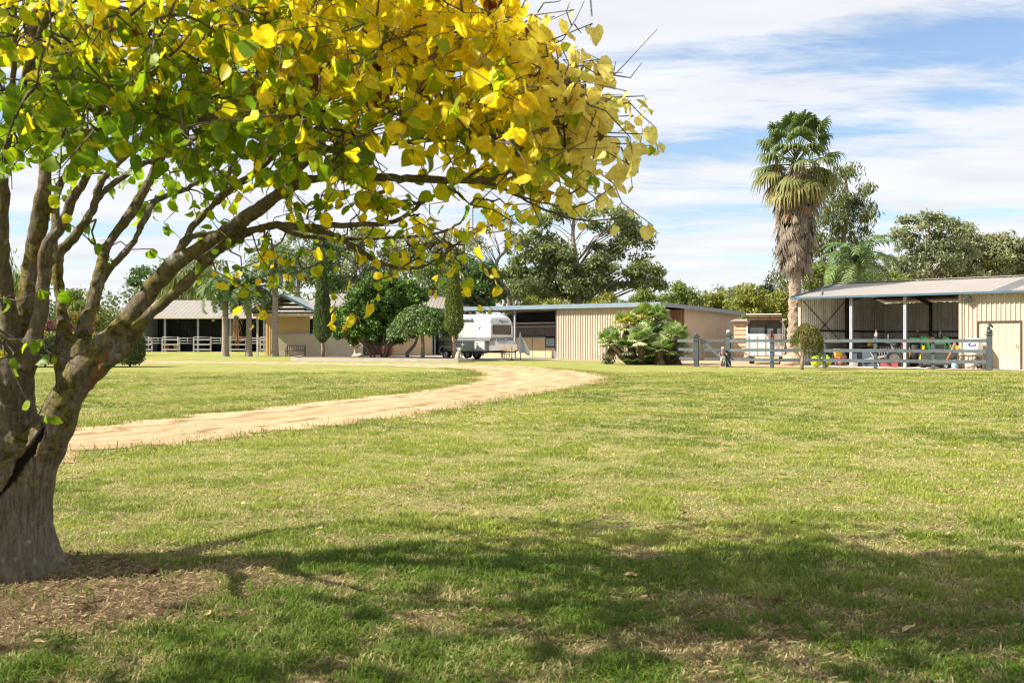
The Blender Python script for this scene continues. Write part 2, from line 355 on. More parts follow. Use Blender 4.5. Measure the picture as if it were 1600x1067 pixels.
def ribbon(name, A, B, m, z, k=14, jit=.0, seed=0):
    n = len(A); ar = np.arange(n); ww = np.hypot(*(A-B).T)
    ja = (fbm(ar*.5+seed, ar*0+1.5, 5)-.5)*jit*np.minimum(ww, 4)/4; jb = (fbm(ar*.5+seed+50, ar*0+7.5, 5)-.5)*jit*np.minimum(ww, 4)/4
    D = (B-A)/np.maximum(ww, .1)[:, None]; A = A+D*ja[:, None]; B = B+D*jb[:, None]
    s = np.r_[0, np.cumsum(np.hypot(*np.diff((A+B)/2, axis=0).T))]
    t = np.linspace(0, 1, k); V = A[:, None, :]*(1-t)[None, :, None]+B[:, None, :]*t[None, :, None]
    Z = z+.2*sstep(84, 90, V[..., 1])+(.03*(np.abs(np.sin(t*9.4))[None]*.5+fbm(V[..., 0]*3, V[..., 1]*3, 4)*.9)*np.minimum(1, 8*np.minimum(t, 1-t))[None] if k > 20 else 0); V = np.concatenate([V, Z[..., None]], -1).reshape(-1, 3)
    I = np.arange(n*k).reshape(n, k); T = np.stack([I[:-1, :-1], I[:-1, 1:], I[1:, 1:], I[1:, :-1]], -1).reshape(-1, 4)
    uv = np.stack([np.repeat(s[:, None]*.12, k, 1), np.repeat(t[None, :], n, 0)*np.repeat(ww[:, None], k, 1)*.3, np.repeat(t[None, :], n, 0)], -1).reshape(-1, 3)
    return npmesh(name, V, T, m, uv)
o = ribbon('driveway', ri, ro, sandmat('drive_sand', (.57, .42, .25), (.42, .285, .15), (.25, .16, .08)), .008, k=30, jit=2.4); tag(o, kind='structure')
# dirt yard behind the fence, concrete apron in front of the stables
def sheet(name, poly, m, z, kind='structure', jit=0, sub=12):
    pts = []
    for i, p in enumerate(poly):
        q = poly[(i+1) % len(poly)]
        for t in range(sub):
            a = t/sub; x = p[0]*(1-a)+q[0]*a; y = p[1]*(1-a)+q[1]*a
            j = (float(fbm(np.array([x*.9]), np.array([y*.9]))[0])-.5)*jit; pts.append((x+j*.3, y+j, z))
    b = MB(); b.add(pts, [tuple(range(len(pts)))]); o = b.build(name, m); tag(o, kind=kind); return o
yardm = sandmat('yard_dirt', (.46, .32, .20), (.37, .25, .155), (.29, .195, .12), False)
sheet('yard', [(2.5, 63.3), (5.9, 59.2), (8.2, 52.5), (9.0, 48.6), (14.4, 45.9), (20.3, 42.6), (23.5, 40.6), (45, 36), (45, 90), (2.5, 90)], yardm, .012, jit=1.6)
sheet('paving', [(-14.5, 66), (-3.0, 61.5), (3.2, 64.5), (3.0, 90), (-14.5, 90)], mat('paving_concrete', (.36, .33, .28), .9, .2, 1.2, bump=.3, dirt=(.3, .25, .19)), .02)

# ------------------------------------------------------------------ grass blades (uncountable)
def inside_road(x, y):
    a = np.concatenate([ri, ro[::-1]]); ins = np.zeros(len(x), bool)
    x1, y1 = a[:, 0], a[:, 1]; x2, y2 = np.roll(x1, -1), np.roll(y1, -1)
    for i in range(len(a)):
        c = ((y1[i] > y) != (y2[i] > y))
        if c.any(): ins ^= c & (x < (x2[i]-x1[i])*(y-y1[i])/(y2[i]-y1[i]+1e-12)+x1[i])
    return ins
def grass():
    rng = np.random.default_rng(5); xs = []; ys = []
    edges = np.r_[np.linspace(2.4, 3.3, 4)[:-1], np.linspace(3.3, 8, 20), np.linspace(8.4, 40, 40)]
    for y0, y1 in zip(edges[:-1], edges[1:]):
        ym = (y0+y1)/2; dens = 7500*min(1, (5.0/ym))**1.5
        mg = 1.9*math.exp(-max(ym-4, 0)/12); n = int(dens*(y1-y0)*(1.09*ym+2*mg)); yy = rng.uniform(y0, y1, n); xs.append(rng.uniform(-1, 1, n)*(.545*yy+mg)); ys.append(yy)
    x = np.concatenate(xs); y = np.concatenate(ys)
    clump = fbm(x*2.6, y*2.6, 5); big = fbm(x*.6+5, y*.6+8, 5); fine = fbm(x*7, y*7+3, 3)
    dm = dirt_mask(x, y); dm[y > 8] = 0
    keep = rng.random(len(x)) < np.clip((clump-.27)*2.8+.32, .15, 1)*(1-.93*dm)
    keep &= ~inside_road(x, y)
    keep &= (np.hypot(x-TRUNK.x, y-TRUNK.y) > .42)
    x, y, clump, big, fine = x[keep], y[keep], clump[keep], big[keep], fine[keep]; n = len(x)
    far = np.clip((y-5.5)/14, 0, 1.6)
    h = (.014+.026*np.clip((clump-.38)*2.2, 0, 1))*rng.uniform(.5, 1.5, n)*(1+.25*far); wd = .0027*rng.uniform(.6, 1.5, n)*(1+1.9*far)
    shade_lush = (1-sstep(5.5, 7.2, y+(big-.5)*3)); h = h*(1+.45*shade_lush)  # lusher blades under the tree; their darker green also paints in its shadow
    a = rng.uniform(0, 6.283, n); lean = rng.uniform(.3, 1.8, n); fa = a+rng.uniform(-.8, .8, n)+1.57
    dx, dy = np.cos(a)*lean*h, np.sin(a)*lean*h; wx, wy = np.cos(fa)*wd, np.sin(fa)*wd; z0 = np.zeros(n)-.002
    V = np.stack([np.stack([x-wx, y-wy, z0], 1), np.stack([x+wx, y+wy, z0], 1), np.stack([x+dx*.35+wx*.8, y+dy*.35+wy*.8, h*.6], 1), np.stack([x+dx*.35-wx*.8, y+dy*.35-wy*.8, h*.6], 1), np.stack([x+dx, y+dy, h*(1-.25*lean)], 1)], 1).reshape(-1, 3)
    b = np.arange(n)[:, None]*5; T = np.concatenate([b+np.array([0, 1, 2]), b+np.array([0, 2, 3]), b+np.array([3, 2, 4])], 0)
    g = np.array([.115, .19, .02]); g2 = np.array([.345, .385, .068]); st = np.array([.64, .51, .28])
    t = np.clip((big-.28)*2.2+rng.normal(0, .22, n)+np.clip((y-5.5)/5, -.5, .15)-.55*shade_lush, 0, 1)[:, None]; col = g*(1-t)+g2*t
    dry = np.clip((fine-.40)*2.2+(.5-clump)*2.2+rng.normal(0, .32, n)+.18*np.clip((y-5)/6, 0, 1)-.10*shade_lush, 0, 1)[:, None]; dry = dry*dry*.85
    col = col*(1-dry)+st*dry
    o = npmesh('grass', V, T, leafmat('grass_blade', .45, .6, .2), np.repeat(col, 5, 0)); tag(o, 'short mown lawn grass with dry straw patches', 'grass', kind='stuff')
    return n
grass()
def litter():
    rng = np.random.default_rng(15); n = 80000; y = 3.4+6.2*rng.random(n)**1.6; x = rng.uniform(-.54, .54, n)*y; dm = dirt_mask(x, y); k = fbm(x*2.6, y*2.6, 5)
    keep = (rng.random(n) < np.clip(.16+.85*dm+(.5-k)*1.5, .04, 1)) & ~inside_road(x, y) & (np.hypot(x-TRUNK.x, y-TRUNK.y) > .4); x, y, dm = x[keep], y[keep], dm[keep]; n = len(x)
    a = rng.uniform(0, 6.283, n); L_ = rng.uniform(.01, .05, n); wd = rng.uniform(.0008, .002, n); chip = rng.random(n) < .2; wd = np.where(chip, rng.uniform(.002, .006, n), wd); L_ = np.where(chip, wd*2.2, L_); z = rng.uniform(.003, .012, n); up = rng.uniform(0, .016, n)
    c, s_ = np.cos(a), np.sin(a); p = np.c_[x, y, z]; d = np.c_[c*L_, s_*L_, up]; w_ = np.c_[-s_*wd, c*wd, up*.3]
    V = np.stack([p-w_, p+w_, p+d+w_*.6, p+d-w_*.6], 1).reshape(-1, 3); T = np.arange(n*4).reshape(n, 4); t = rng.random((n, 1)); col = np.array([.13, .075, .035])*(1-t)+np.array([.52, .40, .23])*t; o = npmesh('ground_litter', V, T, MC['grass_blade'], np.repeat(col, 4, 0)); tag(o, 'dry straw, bark chips and crumbs lying on the soil', 'litter', kind='stuff')
litter()
def road_gravel():
    rng = np.random.default_rng(19); n = 9000; i = rng.integers(30, NI-120, n); t = rng.random(n); q = ri[i]*(1-t)[:, None]+ro[i]*t[:, None]+rng.normal(0, .08, (n, 2)); s_ = rng.uniform(.004, .011, n)*(1+.03*q[:, 1])*np.where(rng.random(n) < .04, 2.2, 1); z = np.full(n, .012)
    P0 = np.c_[q, z]; o_ = rng.normal(0, 1, (n, 5, 3)); o_[..., 2] = 0; o_ = o_/np.linalg.norm(o_, axis=2, keepdims=True); base_ = np.array([[math.cos(k*2.094), math.sin(k*2.094), 0] for k in range(3)])
    V = np.concatenate([P0[:, None]+base_[None]*s_[:, None, None]*rng.uniform(.6, 1.3, (n, 3, 1)), (P0+np.c_[rng.normal(0, .3, (n, 2))*s_[:, None], s_*.8])[:, None]], 1).reshape(-1, 3); b_ = np.arange(n)[:, None]*4
    T = np.concatenate([b_+np.array(v) for v in ([0, 1, 3], [1, 2, 3], [2, 0, 3])], 0); t = rng.random((n, 1)); col = np.array([.42, .26, .13])*(1-t)+np.array([.66, .46, .27])*t; o = npmesh('road_gravel', V, T, MC['grass_blade'], np.repeat(col, 4, 0)); tag(o, 'loose crumbs and gravel on the sandy driveway', 'gravel', kind='stuff')
road_gravel()
# rank tufts along the drive's edges
def edge_tufts():
    rng = np.random.default_rng(8); pts = np.concatenate([ri, ro]); pts = pts[(np.abs(pts[:, 0]) < pts[:, 1]*.56) & (pts[:, 1] < 45)]
    k = rng.integers(0, len(pts), 9000); q = pts[k]+rng.normal(0, .30, (9000, 2)); n = len(q)
    P0 = np.c_[q, np.zeros(n)]; d = rng.normal(0, .6, (n, 3)); d[:, 2] = 1; h = rng.uniform(.05, .13, n)*(.4+fbm(q[:, 0]*1.3, q[:, 1]*1.3)); d = d*h[:, None]
    s = rnd_unit(n, rng); s[:, 2] = 0; s = nrm(s)*.008
    V = np.stack([P0-s, P0+s, P0+d], 1).reshape(-1, 3); T = np.arange(n*3).reshape(n, 3)
    col = np.array([.15, .21, .03])*rng.uniform(.7, 1.3, (n, 1))+np.array([.14, .09, .03])*rng.random((n, 1))
    o = npmesh('grass_edge', V, T, MC['grass_blade'], np.repeat(col, 3, 0)); tag(o, 'longer grass fringe along the sandy driveway', 'grass', kind='stuff')
edge_tufts()

# ------------------------------------------------------------------ the big autumn tree in front
def catmull(pts, per=5):
    out = []; n = len(pts)
    for i in range(n-1):
        p0, p1, p2, p3 = pts[max(i-1, 0)], pts[i], pts[i+1], pts[min(i+2, n-1)]
        for k in range(per):
            t = k/per; t2 = t*t; t3 = t2*t
            out.append([.5*((2*b)+(-a+c)*t+(2*a-5*b+4*c-d)*t2+(-a+3*b-3*c+d)*t3) for a, b, c, d in zip(p0, p1, p2, p3)])
    out.append(list(pts[-1])); return out
# (photo column, photo row, distance, visible width in photo pixels)
LIMBS = [
 # main stem, left group
 [(-12, 800, 5.6, 168), (-14, 760, 5.6, 150), (-8, 715, 5.6, 128), (2, 670, 5.6, 104), (8, 620, 5.6, 92), (14, 575, 5.6, 82), (20, 540, 5.6, 66)],
 [(16, 575, 5.58, 46), (14, 500, 5.5, 34), (8, 447, 5.4, 27), (3, 390, 5.3, 24), (6, 315, 5.2, 20), (8, 260, 5.1, 17), (16, 180, 4.9, 13), (22, 90, 4.7, 10), (20, -30, 4.5, 8), (10, -160, 4.3, 5)],
 [(34, 570, 5.6, 42), (38, 520, 5.6, 36), (46, 440, 5.6, 31), (54, 390, 5.6, 30), (64, 335, 5.55, 29), (70, 283, 5.5, 25), (66, 234, 5.5, 20), (54, 150, 5.4, 17), (47, 63, 5.4, 14), (40, -60, 5.3, 10), (30, -220, 5.2, 5)],
 [(38, 575, 5.55, 44), (48, 545, 5.52, 38), (62, 500, 5.48, 27), (70, 440, 5.45, 25), (74, 385, 5.4, 23), (95, 358, 5.38, 20), (113, 312, 5.35, 18), (134, 280, 5.3, 15), (152, 219, 5.2, 13), (168, 190, 5.15, 11), (190, 110, 5.0, 10), (214, 85, 4.95, 8), (250, 20, 4.8, 6), (270, -70, 4.7, 4)],
 [(80, 410, 5.42, 20), (86, 350, 5.5, 16), (90, 300, 5.6, 14), (110, 262, 5.7, 11), (128, 215, 5.8, 9), (135, 150, 5.9, 7), (160, 60, 6.1, 5)],
 # right limb
 [(30, 800, 5.58, 100), (48, 745, 5.56, 84), (66, 700, 5.55, 76), (88, 655, 5.55, 66), (106, 615, 5.55, 60), (128, 580, 5.53, 56), (152, 552, 5.51, 48), (180, 524, 5.48, 42), (203, 499, 5.45, 38), (243, 443, 5.4, 32), (282, 407, 5.32, 27), (328, 378, 5.25, 25), (377, 345, 5.15, 25), (423, 312, 5.05, 25), (450, 294, 5.0, 22), (482, 281, 4.95, 18), (540, 275, 4.85, 15), (600, 278, 4.75, 15), (655, 279, 4.65, 14), (740, 282, 4.55, 11), (790, 272, 4.5, 8), (850, 223, 4.4, 6), (905, 180, 4.3, 4)],
 [(104, 650, 5.58, 24), (104, 605, 5.6, 36), (100, 560, 5.64, 35), (100, 520, 5.7, 27), (95, 475, 5.75, 21), (89, 420, 5.8, 19), (92, 395, 5.82, 18), (108, 381, 5.85, 16), (126, 358, 5.88, 15), (144, 330, 5.9, 14), (156, 290, 5.9, 12), (172, 268, 5.95, 11), (205, 235, 6.0, 9), (240, 180, 6.1, 8), (262, 120, 6.2, 7), (300, 40, 6.3, 5), (310, -60, 6.4, 3)],
 [(150, 318, 5.9, 8), (164, 298, 5.92, 10), (184, 282, 5.95, 10), (226, 256, 6.0, 9), (256, 245, 6.05, 7), (300, 222, 6.1, 6)],
 [(112, 640, 5.57, 26), (119, 590, 5.6, 36), (124, 545, 5.65, 33), (134, 502, 5.7, 26), (143, 480, 5.75, 23), (154, 434, 5.8, 21), (170, 381, 5.9, 19), (203, 335, 6.0, 17), (230, 289, 6.1, 15), (244, 260, 6.15, 13), (269, 221, 6.2, 12), (300, 180, 6.2, 10), (340, 120, 6.25, 8), (380, 40, 6.3, 6), (400, -60, 6.4, 4)],
 [(146, 485, 5.74, 14), (154, 458, 5.78, 17), (162, 436, 5.85, 14), (186, 405, 5.9, 14), (210, 376, 5.95, 13), (227, 340, 6.0, 12), (244, 313, 6.1, 10), (288, 297, 6.2, 9), (316, 279, 6.3, 8), (345, 256, 6.4, 7), (372, 205, 6.5, 5)],
 [(232, 285, 6.1, 8), (244, 258, 6.05, 10), (262, 210, 5.8, 11), (288, 155, 5.6, 11), (322, 120, 5.5, 11), (353, 90, 5.4, 10), (394, 54, 5.3, 8), (440, 10, 5.2, 6), (480, -60, 5.1, 4)],
 # lower sister of the right limb
 [(122, 620, 5.53, 18), (158, 576, 5.49, 27), (197, 542, 5.45, 26), (230, 496, 5.4, 22), (282, 450, 5.35, 19), (328, 404, 5.3, 18), (361, 378, 5.26, 16), (393, 361, 5.2, 15), (433, 352, 5.15, 14), (480, 356, 5.1, 12), (545, 351, 5.05, 9), (613, 347, 5.0, 8), (655, 320, 4.95, 7), (692, 296, 4.9, 6), (700, 275, 4.88, 5)],
 [(470, 356, 5.12, 10), (520, 368, 5.2, 9), (560, 392, 5.3, 9), (600, 412, 5.4, 8), (645, 420, 5.5, 6), (690, 400, 5.55, 5), (728, 372, 5.6, 4), (770, 350, 5.65, 3)],
 [(433, 352, 5.16, 10), (462, 366, 5.3, 8), (510, 372, 5.5, 7), (600, 372, 5.6, 6), (680, 366, 5.7, 5), (720, 348, 5.8, 4)],
 [(282, 390, 5.35, 14), (300, 370, 5.45, 11), (328, 366, 5.6, 10), (360, 358, 5.75, 8), (400, 340, 5.9, 6), (440, 300, 6.0, 4)],
 [(246, 440, 5.38, 14), (270, 410, 5.34, 18), (287, 380, 5.36, 16), (303, 352, 5.4, 15), (331, 322, 5.4, 14), (356, 299, 5.4, 13), (403, 266, 5.35, 12), (437, 231, 5.3, 11), (469, 203, 5.2, 10), (500, 188, 5.15, 9), (569, 148, 5.0, 8), (620, 100, 4.9, 7), (680, 60, 4.8, 5), (740, 10, 4.7, 3)],
 [(345, 312, 5.42, 9), (362, 262, 5.5, 9), (376, 228, 5.55, 8), (388, 190, 5.6, 7), (398, 120, 5.7, 6), (420, 60, 5.8, 4)],
 [(262, 225, 6.18, 9), (331, 211, 6.0, 10), (380, 202, 5.8, 10), (416, 196, 5.6, 9), (460, 186, 5.4, 9), (500, 177, 5.25, 8), (580, 170, 5.0, 7), (640, 180, 4.8, 5), (720, 160, 4.6, 3)],
 [(405, 325, 5.08, 14), (440, 298, 5.02, 16), (470, 262, 4.9, 12), (500, 240, 4.8, 11), (560, 225, 4.7, 10), (630, 222, 4.6, 9), (720, 212, 4.5, 7), (800, 180, 4.4, 5), (870, 140, 4.25, 3)],
 [(425, 310, 5.04, 12), (452, 284, 5.0, 14), (462, 245, 5.0, 11), (490, 205, 4.95, 9), (540, 170, 4.9, 8), (600, 140, 4.8, 6), (650, 120, 4.7, 4)],
 [(740, 282, 4.55, 8), (790, 297, 4.5, 5), (830, 318, 4.5, 4), (880, 338, 4.5, 3.5), (930, 345, 4.5, 2.5), (975, 338, 4.5, 1.5)],
 [(790, 297, 4.5, 4), (850, 318, 4.45, 3.5), (905, 322, 4.4, 3), (945, 300, 4.35, 2), (985, 270, 4.3, 1.5)],
 # low stub limbs leaving towards the viewer at the left
 [(22, 640, 5.5, 26), (-6, 598, 5.3, 24), (-50, 570, 5.1, 22), (-110, 540, 4.9, 18), (-200, 480, 4.6, 12)],
 [(28, 545, 5.5, 32), (4, 530, 5.35, 28), (-30, 500, 5.2, 24), (-90, 430, 5.0, 20), (-160, 330, 4.7, 15), (-240, 180, 4.4, 10), (-300, 20, 4.2, 6)],
 [(-10, 700, 5.65, 60), (-60, 600, 5.8, 50), (-120, 480, 6.0, 40), (-190, 330, 6.2, 28), (-260, 150, 6.4, 18), (-320, -60, 6.5, 8)],
 # scaffold limbs above the frame
 [(16, 180, 4.9, 14), (60, 60, 4.5, 13), (120, -80, 4.0, 12), (200, -280, 3.6, 10), (280, -520, 3.2, 7)],
 [(47, 63, 5.4, 14), (120, -60, 5.1, 12), (240, -190, 4.8, 10), (380, -330, 4.4, 8), (520, -470, 4.0, 5)],
 [(353, 90, 5.4, 10), (440, -60, 4.9, 9), (540, -180, 4.5, 7), (640, -280, 4.2, 5)],
 [(-260, 150, 6.4, 16), (-200, -60, 5.6, 14), (-150, -320, 4.6, 12), (-60, -640, 3.7, 8)],
]
tree = thing('autumn_tree', 'large autumn tree with yellow and green leaves and mossy forked trunk, nearest the viewer', 'tree', TRUNK)
def barkmat(name, moss=1.0, base=(.085, .063, .047), light=(.31, .255, .20), vs=(1, 1, .14)):
    m = bpy.data.materials.new(name); nt, out = nodes(m); L = nt.links.new
    b = N(nt, 'ShaderNodeBsdfPrincipled'); b.inputs['Roughness'].default_value = .9; b.inputs['Specular IOR Level'].default_value = .15; L(b.outputs[0], out.inputs[0])
    tc = N(nt, 'ShaderNodeTexCoord'); mp = N(nt, 'ShaderNodeMapping'); mp.inputs['Scale'].default_value = vs; L(tc.outputs['Object'], mp.inputs[0])
    def noise(v, s, d=7, r=.7, dist=0):
        n = N(nt, 'ShaderNodeTexNoise', inp={'Scale': s, 'Detail': d, 'Roughness': r, 'Distortion': dist}); L(v, n.inputs['Vector']); return n.outputs[0]
    def rng(v, x, y, c=0, d=1):
        r = N(nt, 'ShaderNodeMapRange'); L(v, r.inputs[0]); r.inputs[1].default_value = x; r.inputs[2].default_value = y; r.inputs[3].default_value = c; r.inputs[4].default_value = d; return r.outputs[0]
    def mix(f, a, bb):
        q = N(nt, 'ShaderNodeMix', data_type='RGBA'); L(f, q.inputs[0])
        for i, v in ((6, a), (7, bb)):
            if isinstance(v, tuple): q.inputs[i].default_value = c4(v)
            else: L(v, q.inputs[i])
        return q.outputs[2]
    fis = noise(mp.outputs[0], 46, 9, .8, .5)
    c = mix(rng(fis, .40, .60), base, light)
    c = mix(rng(noise(tc.outputs['Object'], 4.5), .45, .7, 0, .6), c, (.21, .185, .155))
    if moss:
        at = N(nt, 'ShaderNodeAttribute', attribute_name='Col'); sx = N(nt, 'ShaderNodeSeparateColor'); L(at.outputs['Color'], sx.inputs[0])
        ms_ = N(nt, 'ShaderNodeMath', operation='MULTIPLY'); L(rng(noise(tc.outputs['Object'], 8, 8, .75), .43, .55), ms_.inputs[0]); L(sx.outputs[0], ms_.inputs[1])
        c = mix(ms_.outputs[0], c, mix(rng(noise(tc.outputs['Object'], 22), .4, .6), (.035, .038, .014), (.25, .20, .035)))
        li = N(nt, 'ShaderNodeTexVoronoi', inp={'Scale': 13.0, 'Randomness': 1.0}); L(tc.outputs['Object'], li.inputs['Vector'])
        lm = N(nt, 'ShaderNodeMath', operation='MULTIPLY'); L(rng(li.outputs['Distance'], .30, .2), lm.inputs[0]); L(rng(noise(tc.outputs['Object'], 3.1, 4), .55, .62), lm.inputs[1])
        c = mix(lm.outputs[0], c, (.34, .36, .31))
        c = mix(sx.outputs[1], c, (.27, .11, .05)); c = mix(sx.outputs[2], c, (.012, .010, .009))
    L(c, b.inputs['Base Color'])
    ad = N(nt, 'ShaderNodeMath', operation='ADD'); L(fis, ad.inputs[0]); L(noise(tc.outputs['Object'], 60, 6, .8), ad.inputs[1])
    bp = N(nt, 'ShaderNodeBump', inp={'Strength': 1.0, 'Distance': .014}); L(ad.outputs[0], bp.inputs['Height']); L(bp.outputs[0], b.inputs['Normal'])
    return m
BARK = barkmat('mossy_bark')
NODES = []     # (position, radius) of the woody skeleton
def build_front_tree():
    core = MB(); thin = MB(); rr = random.Random(4); ph = [rr.uniform(0, 6.28) for _ in range(12)]; flags = []
    prof = [(-.08, .43), (0, .415), (.04, .395), (.10, .372), (.2, .355), (.35, .345), (.5, .338), (.62, .332), (.74, .31), (.84, .24)]
    n = 40; vs = []
    for z, r in prof:
        for j in range(n):
            a = 2*math.pi*j/n; fl = max(0, .3-z)/.3
            k = 1+fl*(.10*math.sin(5*a+ph[0])+.06*math.sin(9*a+ph[1]))+.03*math.sin(3*a+ph[2]+z*2)+.018*math.sin(13*a+z*4)+.014*math.sin(23*a-3*z)
            vs.append((r*k*math.cos(a)-.025, r*k*math.sin(a), z))
    core.add(vs, [(i*n+j, i*n+(j+1) % n, (i+1)*n+(j+1) % n, (i+1)*n+j) for i in range(len(prof)-1) for j in range(n)]+[tuple((len(prof)-1)*n+j for j in range(n)), tuple(range(n-1, -1, -1))], True)
    for li, Lm in enumerate(LIMBS):
        q = catmull(Lm, 6); pts = []; rad = []
        for px, py, Y, wd in q:
            pts.append(P(px, py, Y)-TRUNK); rad.append(max(wd/2/F*Y*(.88 if li else 1), .003))
        L0 = random.Random(li)
        for i in range(1, len(pts)-1):
            s_ = .0028; pts[i] += Vector((L0.gauss(0, s_), L0.gauss(0, s_), L0.gauss(0, s_)))
        ns = 20 if Lm[0][3] > 20 else 10; pa = [L0.uniform(0, 6.28) for _ in range(4)]
        jit = lambda i, j: .05*math.sin(2*math.pi*j/ns*2+pa[0]+i*.07)+.05*math.sin(2*math.pi*j/ns*3+pa[1]-i*.09)+.05*math.sin(i*.45+pa[2])
        k = len(rad)
        for i in range(len(rad)):
            if rad[i] < .021: k = i; break
        if k > 2: core.tube(pts[:min(k+1, len(pts))], rad[:min(k+1, len(pts))], ns, True, jit)
        if k < len(pts)-1:
            k0 = max(0, k-1); thin.col = (.6 if li in (5, 6, 8, 9, 11, 14, 15) else .25, 0, 0); thin.tube(pts[k0:], rad[k0:], 8, True, jit)
        moss = 1.0 if li in (2, 5, 6, 8, 9, 11, 15, 14) else .35
        for p, r in zip(pts, rad): NODES.append((p+TRUNK, r)); flags.append(moss)
    me = bpy.data.meshes.new('core'); me.from_pydata(core.v, [], core.f); me.update()
    o = bpy.data.objects.new('core', me); C.objects.link(o)
    m = o.modifiers.new('fuse', 'REMESH'); m.mode = 'VOXEL'; m.voxel_size = .0095
    m = o.modifiers.new('soften', 'SMOOTH'); m.factor = .5; m.iterations = 9
    dg = bpy.context.evaluated_depsgraph_get(); fu = bpy.data.meshes.new_from_object(o.evaluated_get(dg)); bpy.data.objects.remove(o)
    nv = len(fu.vertices); V = np.empty(nv*3, np.float32); fu.vertices.foreach_get('co', V); V = V.reshape(-1, 3); Nn = np.empty(nv*3, np.float32); fu.vertices.foreach_get('normal', Nn); Nn = Nn.reshape(-1, 3)
    from mathutils.kdtree import KDTree
    kd = KDTree(len(NODES)); [kd.insert(p[0]-TRUNK, i) for i, p in enumerate(NODES)]; kd.balance()
    M = np.array([flags[kd.find(Vector(v))[1]] for v in V]); W = V+np.array(TRUNK)
    px = 800+F*W[:, 0]/W[:, 1]; py = HZ-(W[:, 2]-CAMH)*F/W[:, 1]; front = W[:, 1] < 5.62
    butt = np.clip((V[:, 2]-.35)/.35, 0, 1); M = M*(.2+.8*butt); M = np.clip(M*(.95+.4*Nn[:, 2]), 0, 1)
    wob = (fbm(W[:, 2]*11, W[:, 0]*11, 5)-.5)*17
    scar = front & (py > 545) & (py < 622) & (np.abs(px-(147+(590-py)*.42)-wob*.7) < 4.6-np.abs(py-580)*.07)
    hol = front & (py > 668) & (py < 778) & (np.abs(px-(57-(py-690)*.62)-wob) < 9.5-np.abs(py-712)*.12)
    col = np.stack([M, scar*.9, hol*.96], 1)
    # shallow ribs and burls in the surface itself
    ang = np.arctan2(V[:, 1], V[:, 0]); d = (fbm(ang*9+V[:, 2]*.6, V[:, 2]*3.2, 4)-.5)*.012+(fbm(V[:, 0]*17, V[:, 2]*17+V[:, 1]*13, 3)-.5)*.010-.02*hol
    V2 = V+Nn*d[:, None]; fu.vertices.foreach_set('co', V2.astype(np.float32).ravel())
    at = fu.attributes.new('Col', 'FLOAT_COLOR', 'POINT'); cc = np.ones((nv, 4), np.float32); cc[:, :3] = col; at.data.foreach_set('color', cc.ravel())
    fu.polygons.foreach_set('use_smooth', np.ones(len(fu.polygons), bool)); fu.materials.clear(); fu.materials.append(BARK); fu.name = 'trunk'
    t = bpy.data.objects.new('trunk', fu); C.objects.link(t); t.parent = tree
    return thin
tb = build_front_tree()

# leaf-bearing shoots: targets grow from the nearest wood
def lower_edge(px):
    X = [-60, 0, 25, 50, 100, 130, 150, 200, 240, 270, 330, 380, 420, 470, 520, 560, 620, 700, 760, 800, 840, 880, 920, 960, 985, 1000, 1003]
    Yv = [300, 295, 275, 250, 305, 262, 225, 215, 235, 300, 315, 300, 285, 335, 335, 290, 262, 292, 300, 318, 318, 292, 300, 262, 225, 180, 150]
    return np.interp(px, X, Yv)
def right_edge(py):
    return np.interp(py, [-700, -300, -60, 0, 30, 60, 90, 130, 150, 180, 220, 260, 290, 320], [560, 720, 815, 845, 870, 885, 915, 955, 998, 1000, 978, 955, 930, 850])
SPARSE = [(12, 560, 4.6), (22, 580, 4.6), (8, 585, 4.5), (30, 500, 5.2), (395, 398, 5.2), (355, 400, 5.1), (338, 455, 5.3), (378, 448, 5.3), (440, 408, 5.3), (470, 385, 5.4), (425, 420, 5.4), (535, 405, 5.2), (560, 425, 5.3), (520, 395, 5.3), (610, 462, 5.2), (640, 415, 5.4), (655, 435, 5.3), (680, 425, 5.3), (700, 418, 5.4), (695, 440, 5.3), (725, 425, 5.5), (735, 350, 5.0), (770, 345, 5.2), (800, 350, 5.2), (600, 395, 5.6), (500, 345, 5.0), (530, 340, 5.0), (470, 345, 5.1), (620, 345, 4.9), (650, 350, 4.9), (645, 372, 5.0), (700, 345, 5.1), (745, 300, 4.7), (880, 282, 4.4), (905, 325, 4.5), (930, 295, 4.4), (980, 285, 4.35), (300, 335, 6.3), (265, 315, 6.4), (230, 345, 6.2), (200, 305, 6.6), (140, 405, 6.4), (150, 415, 6.4), (160, 300, 6.6), (205, 420, 6.5), (110, 330, 6.8), (270, 340, 6.5), (350, 330, 6.5), (310, 300, 6.6), (245, 290, 6.4), (330, 360, 6.2), (400, 440, 5.5), (490, 420, 5.6), (455, 440, 5.5), (420, 395, 5.3), (585, 412, 5.6), (560, 365, 5.2), (675, 385, 5.4), (760, 395, 5.5), (730, 395, 5.5), (790, 372, 5.5), (512, 440, 5.5), (475, 452, 5.5), (380, 405, 5.2), (370, 380, 5.2), (415, 400, 5.3), (545, 418, 5.3), (575, 400, 5.4), (550, 390, 5.2), (665, 418, 5.3), (710, 432, 5.4), (630, 440, 5.5), (690, 410, 5.4), (850, 330, 4.5), (815, 320, 4.6), (505, 372, 5.1), (590, 352, 5.0)]
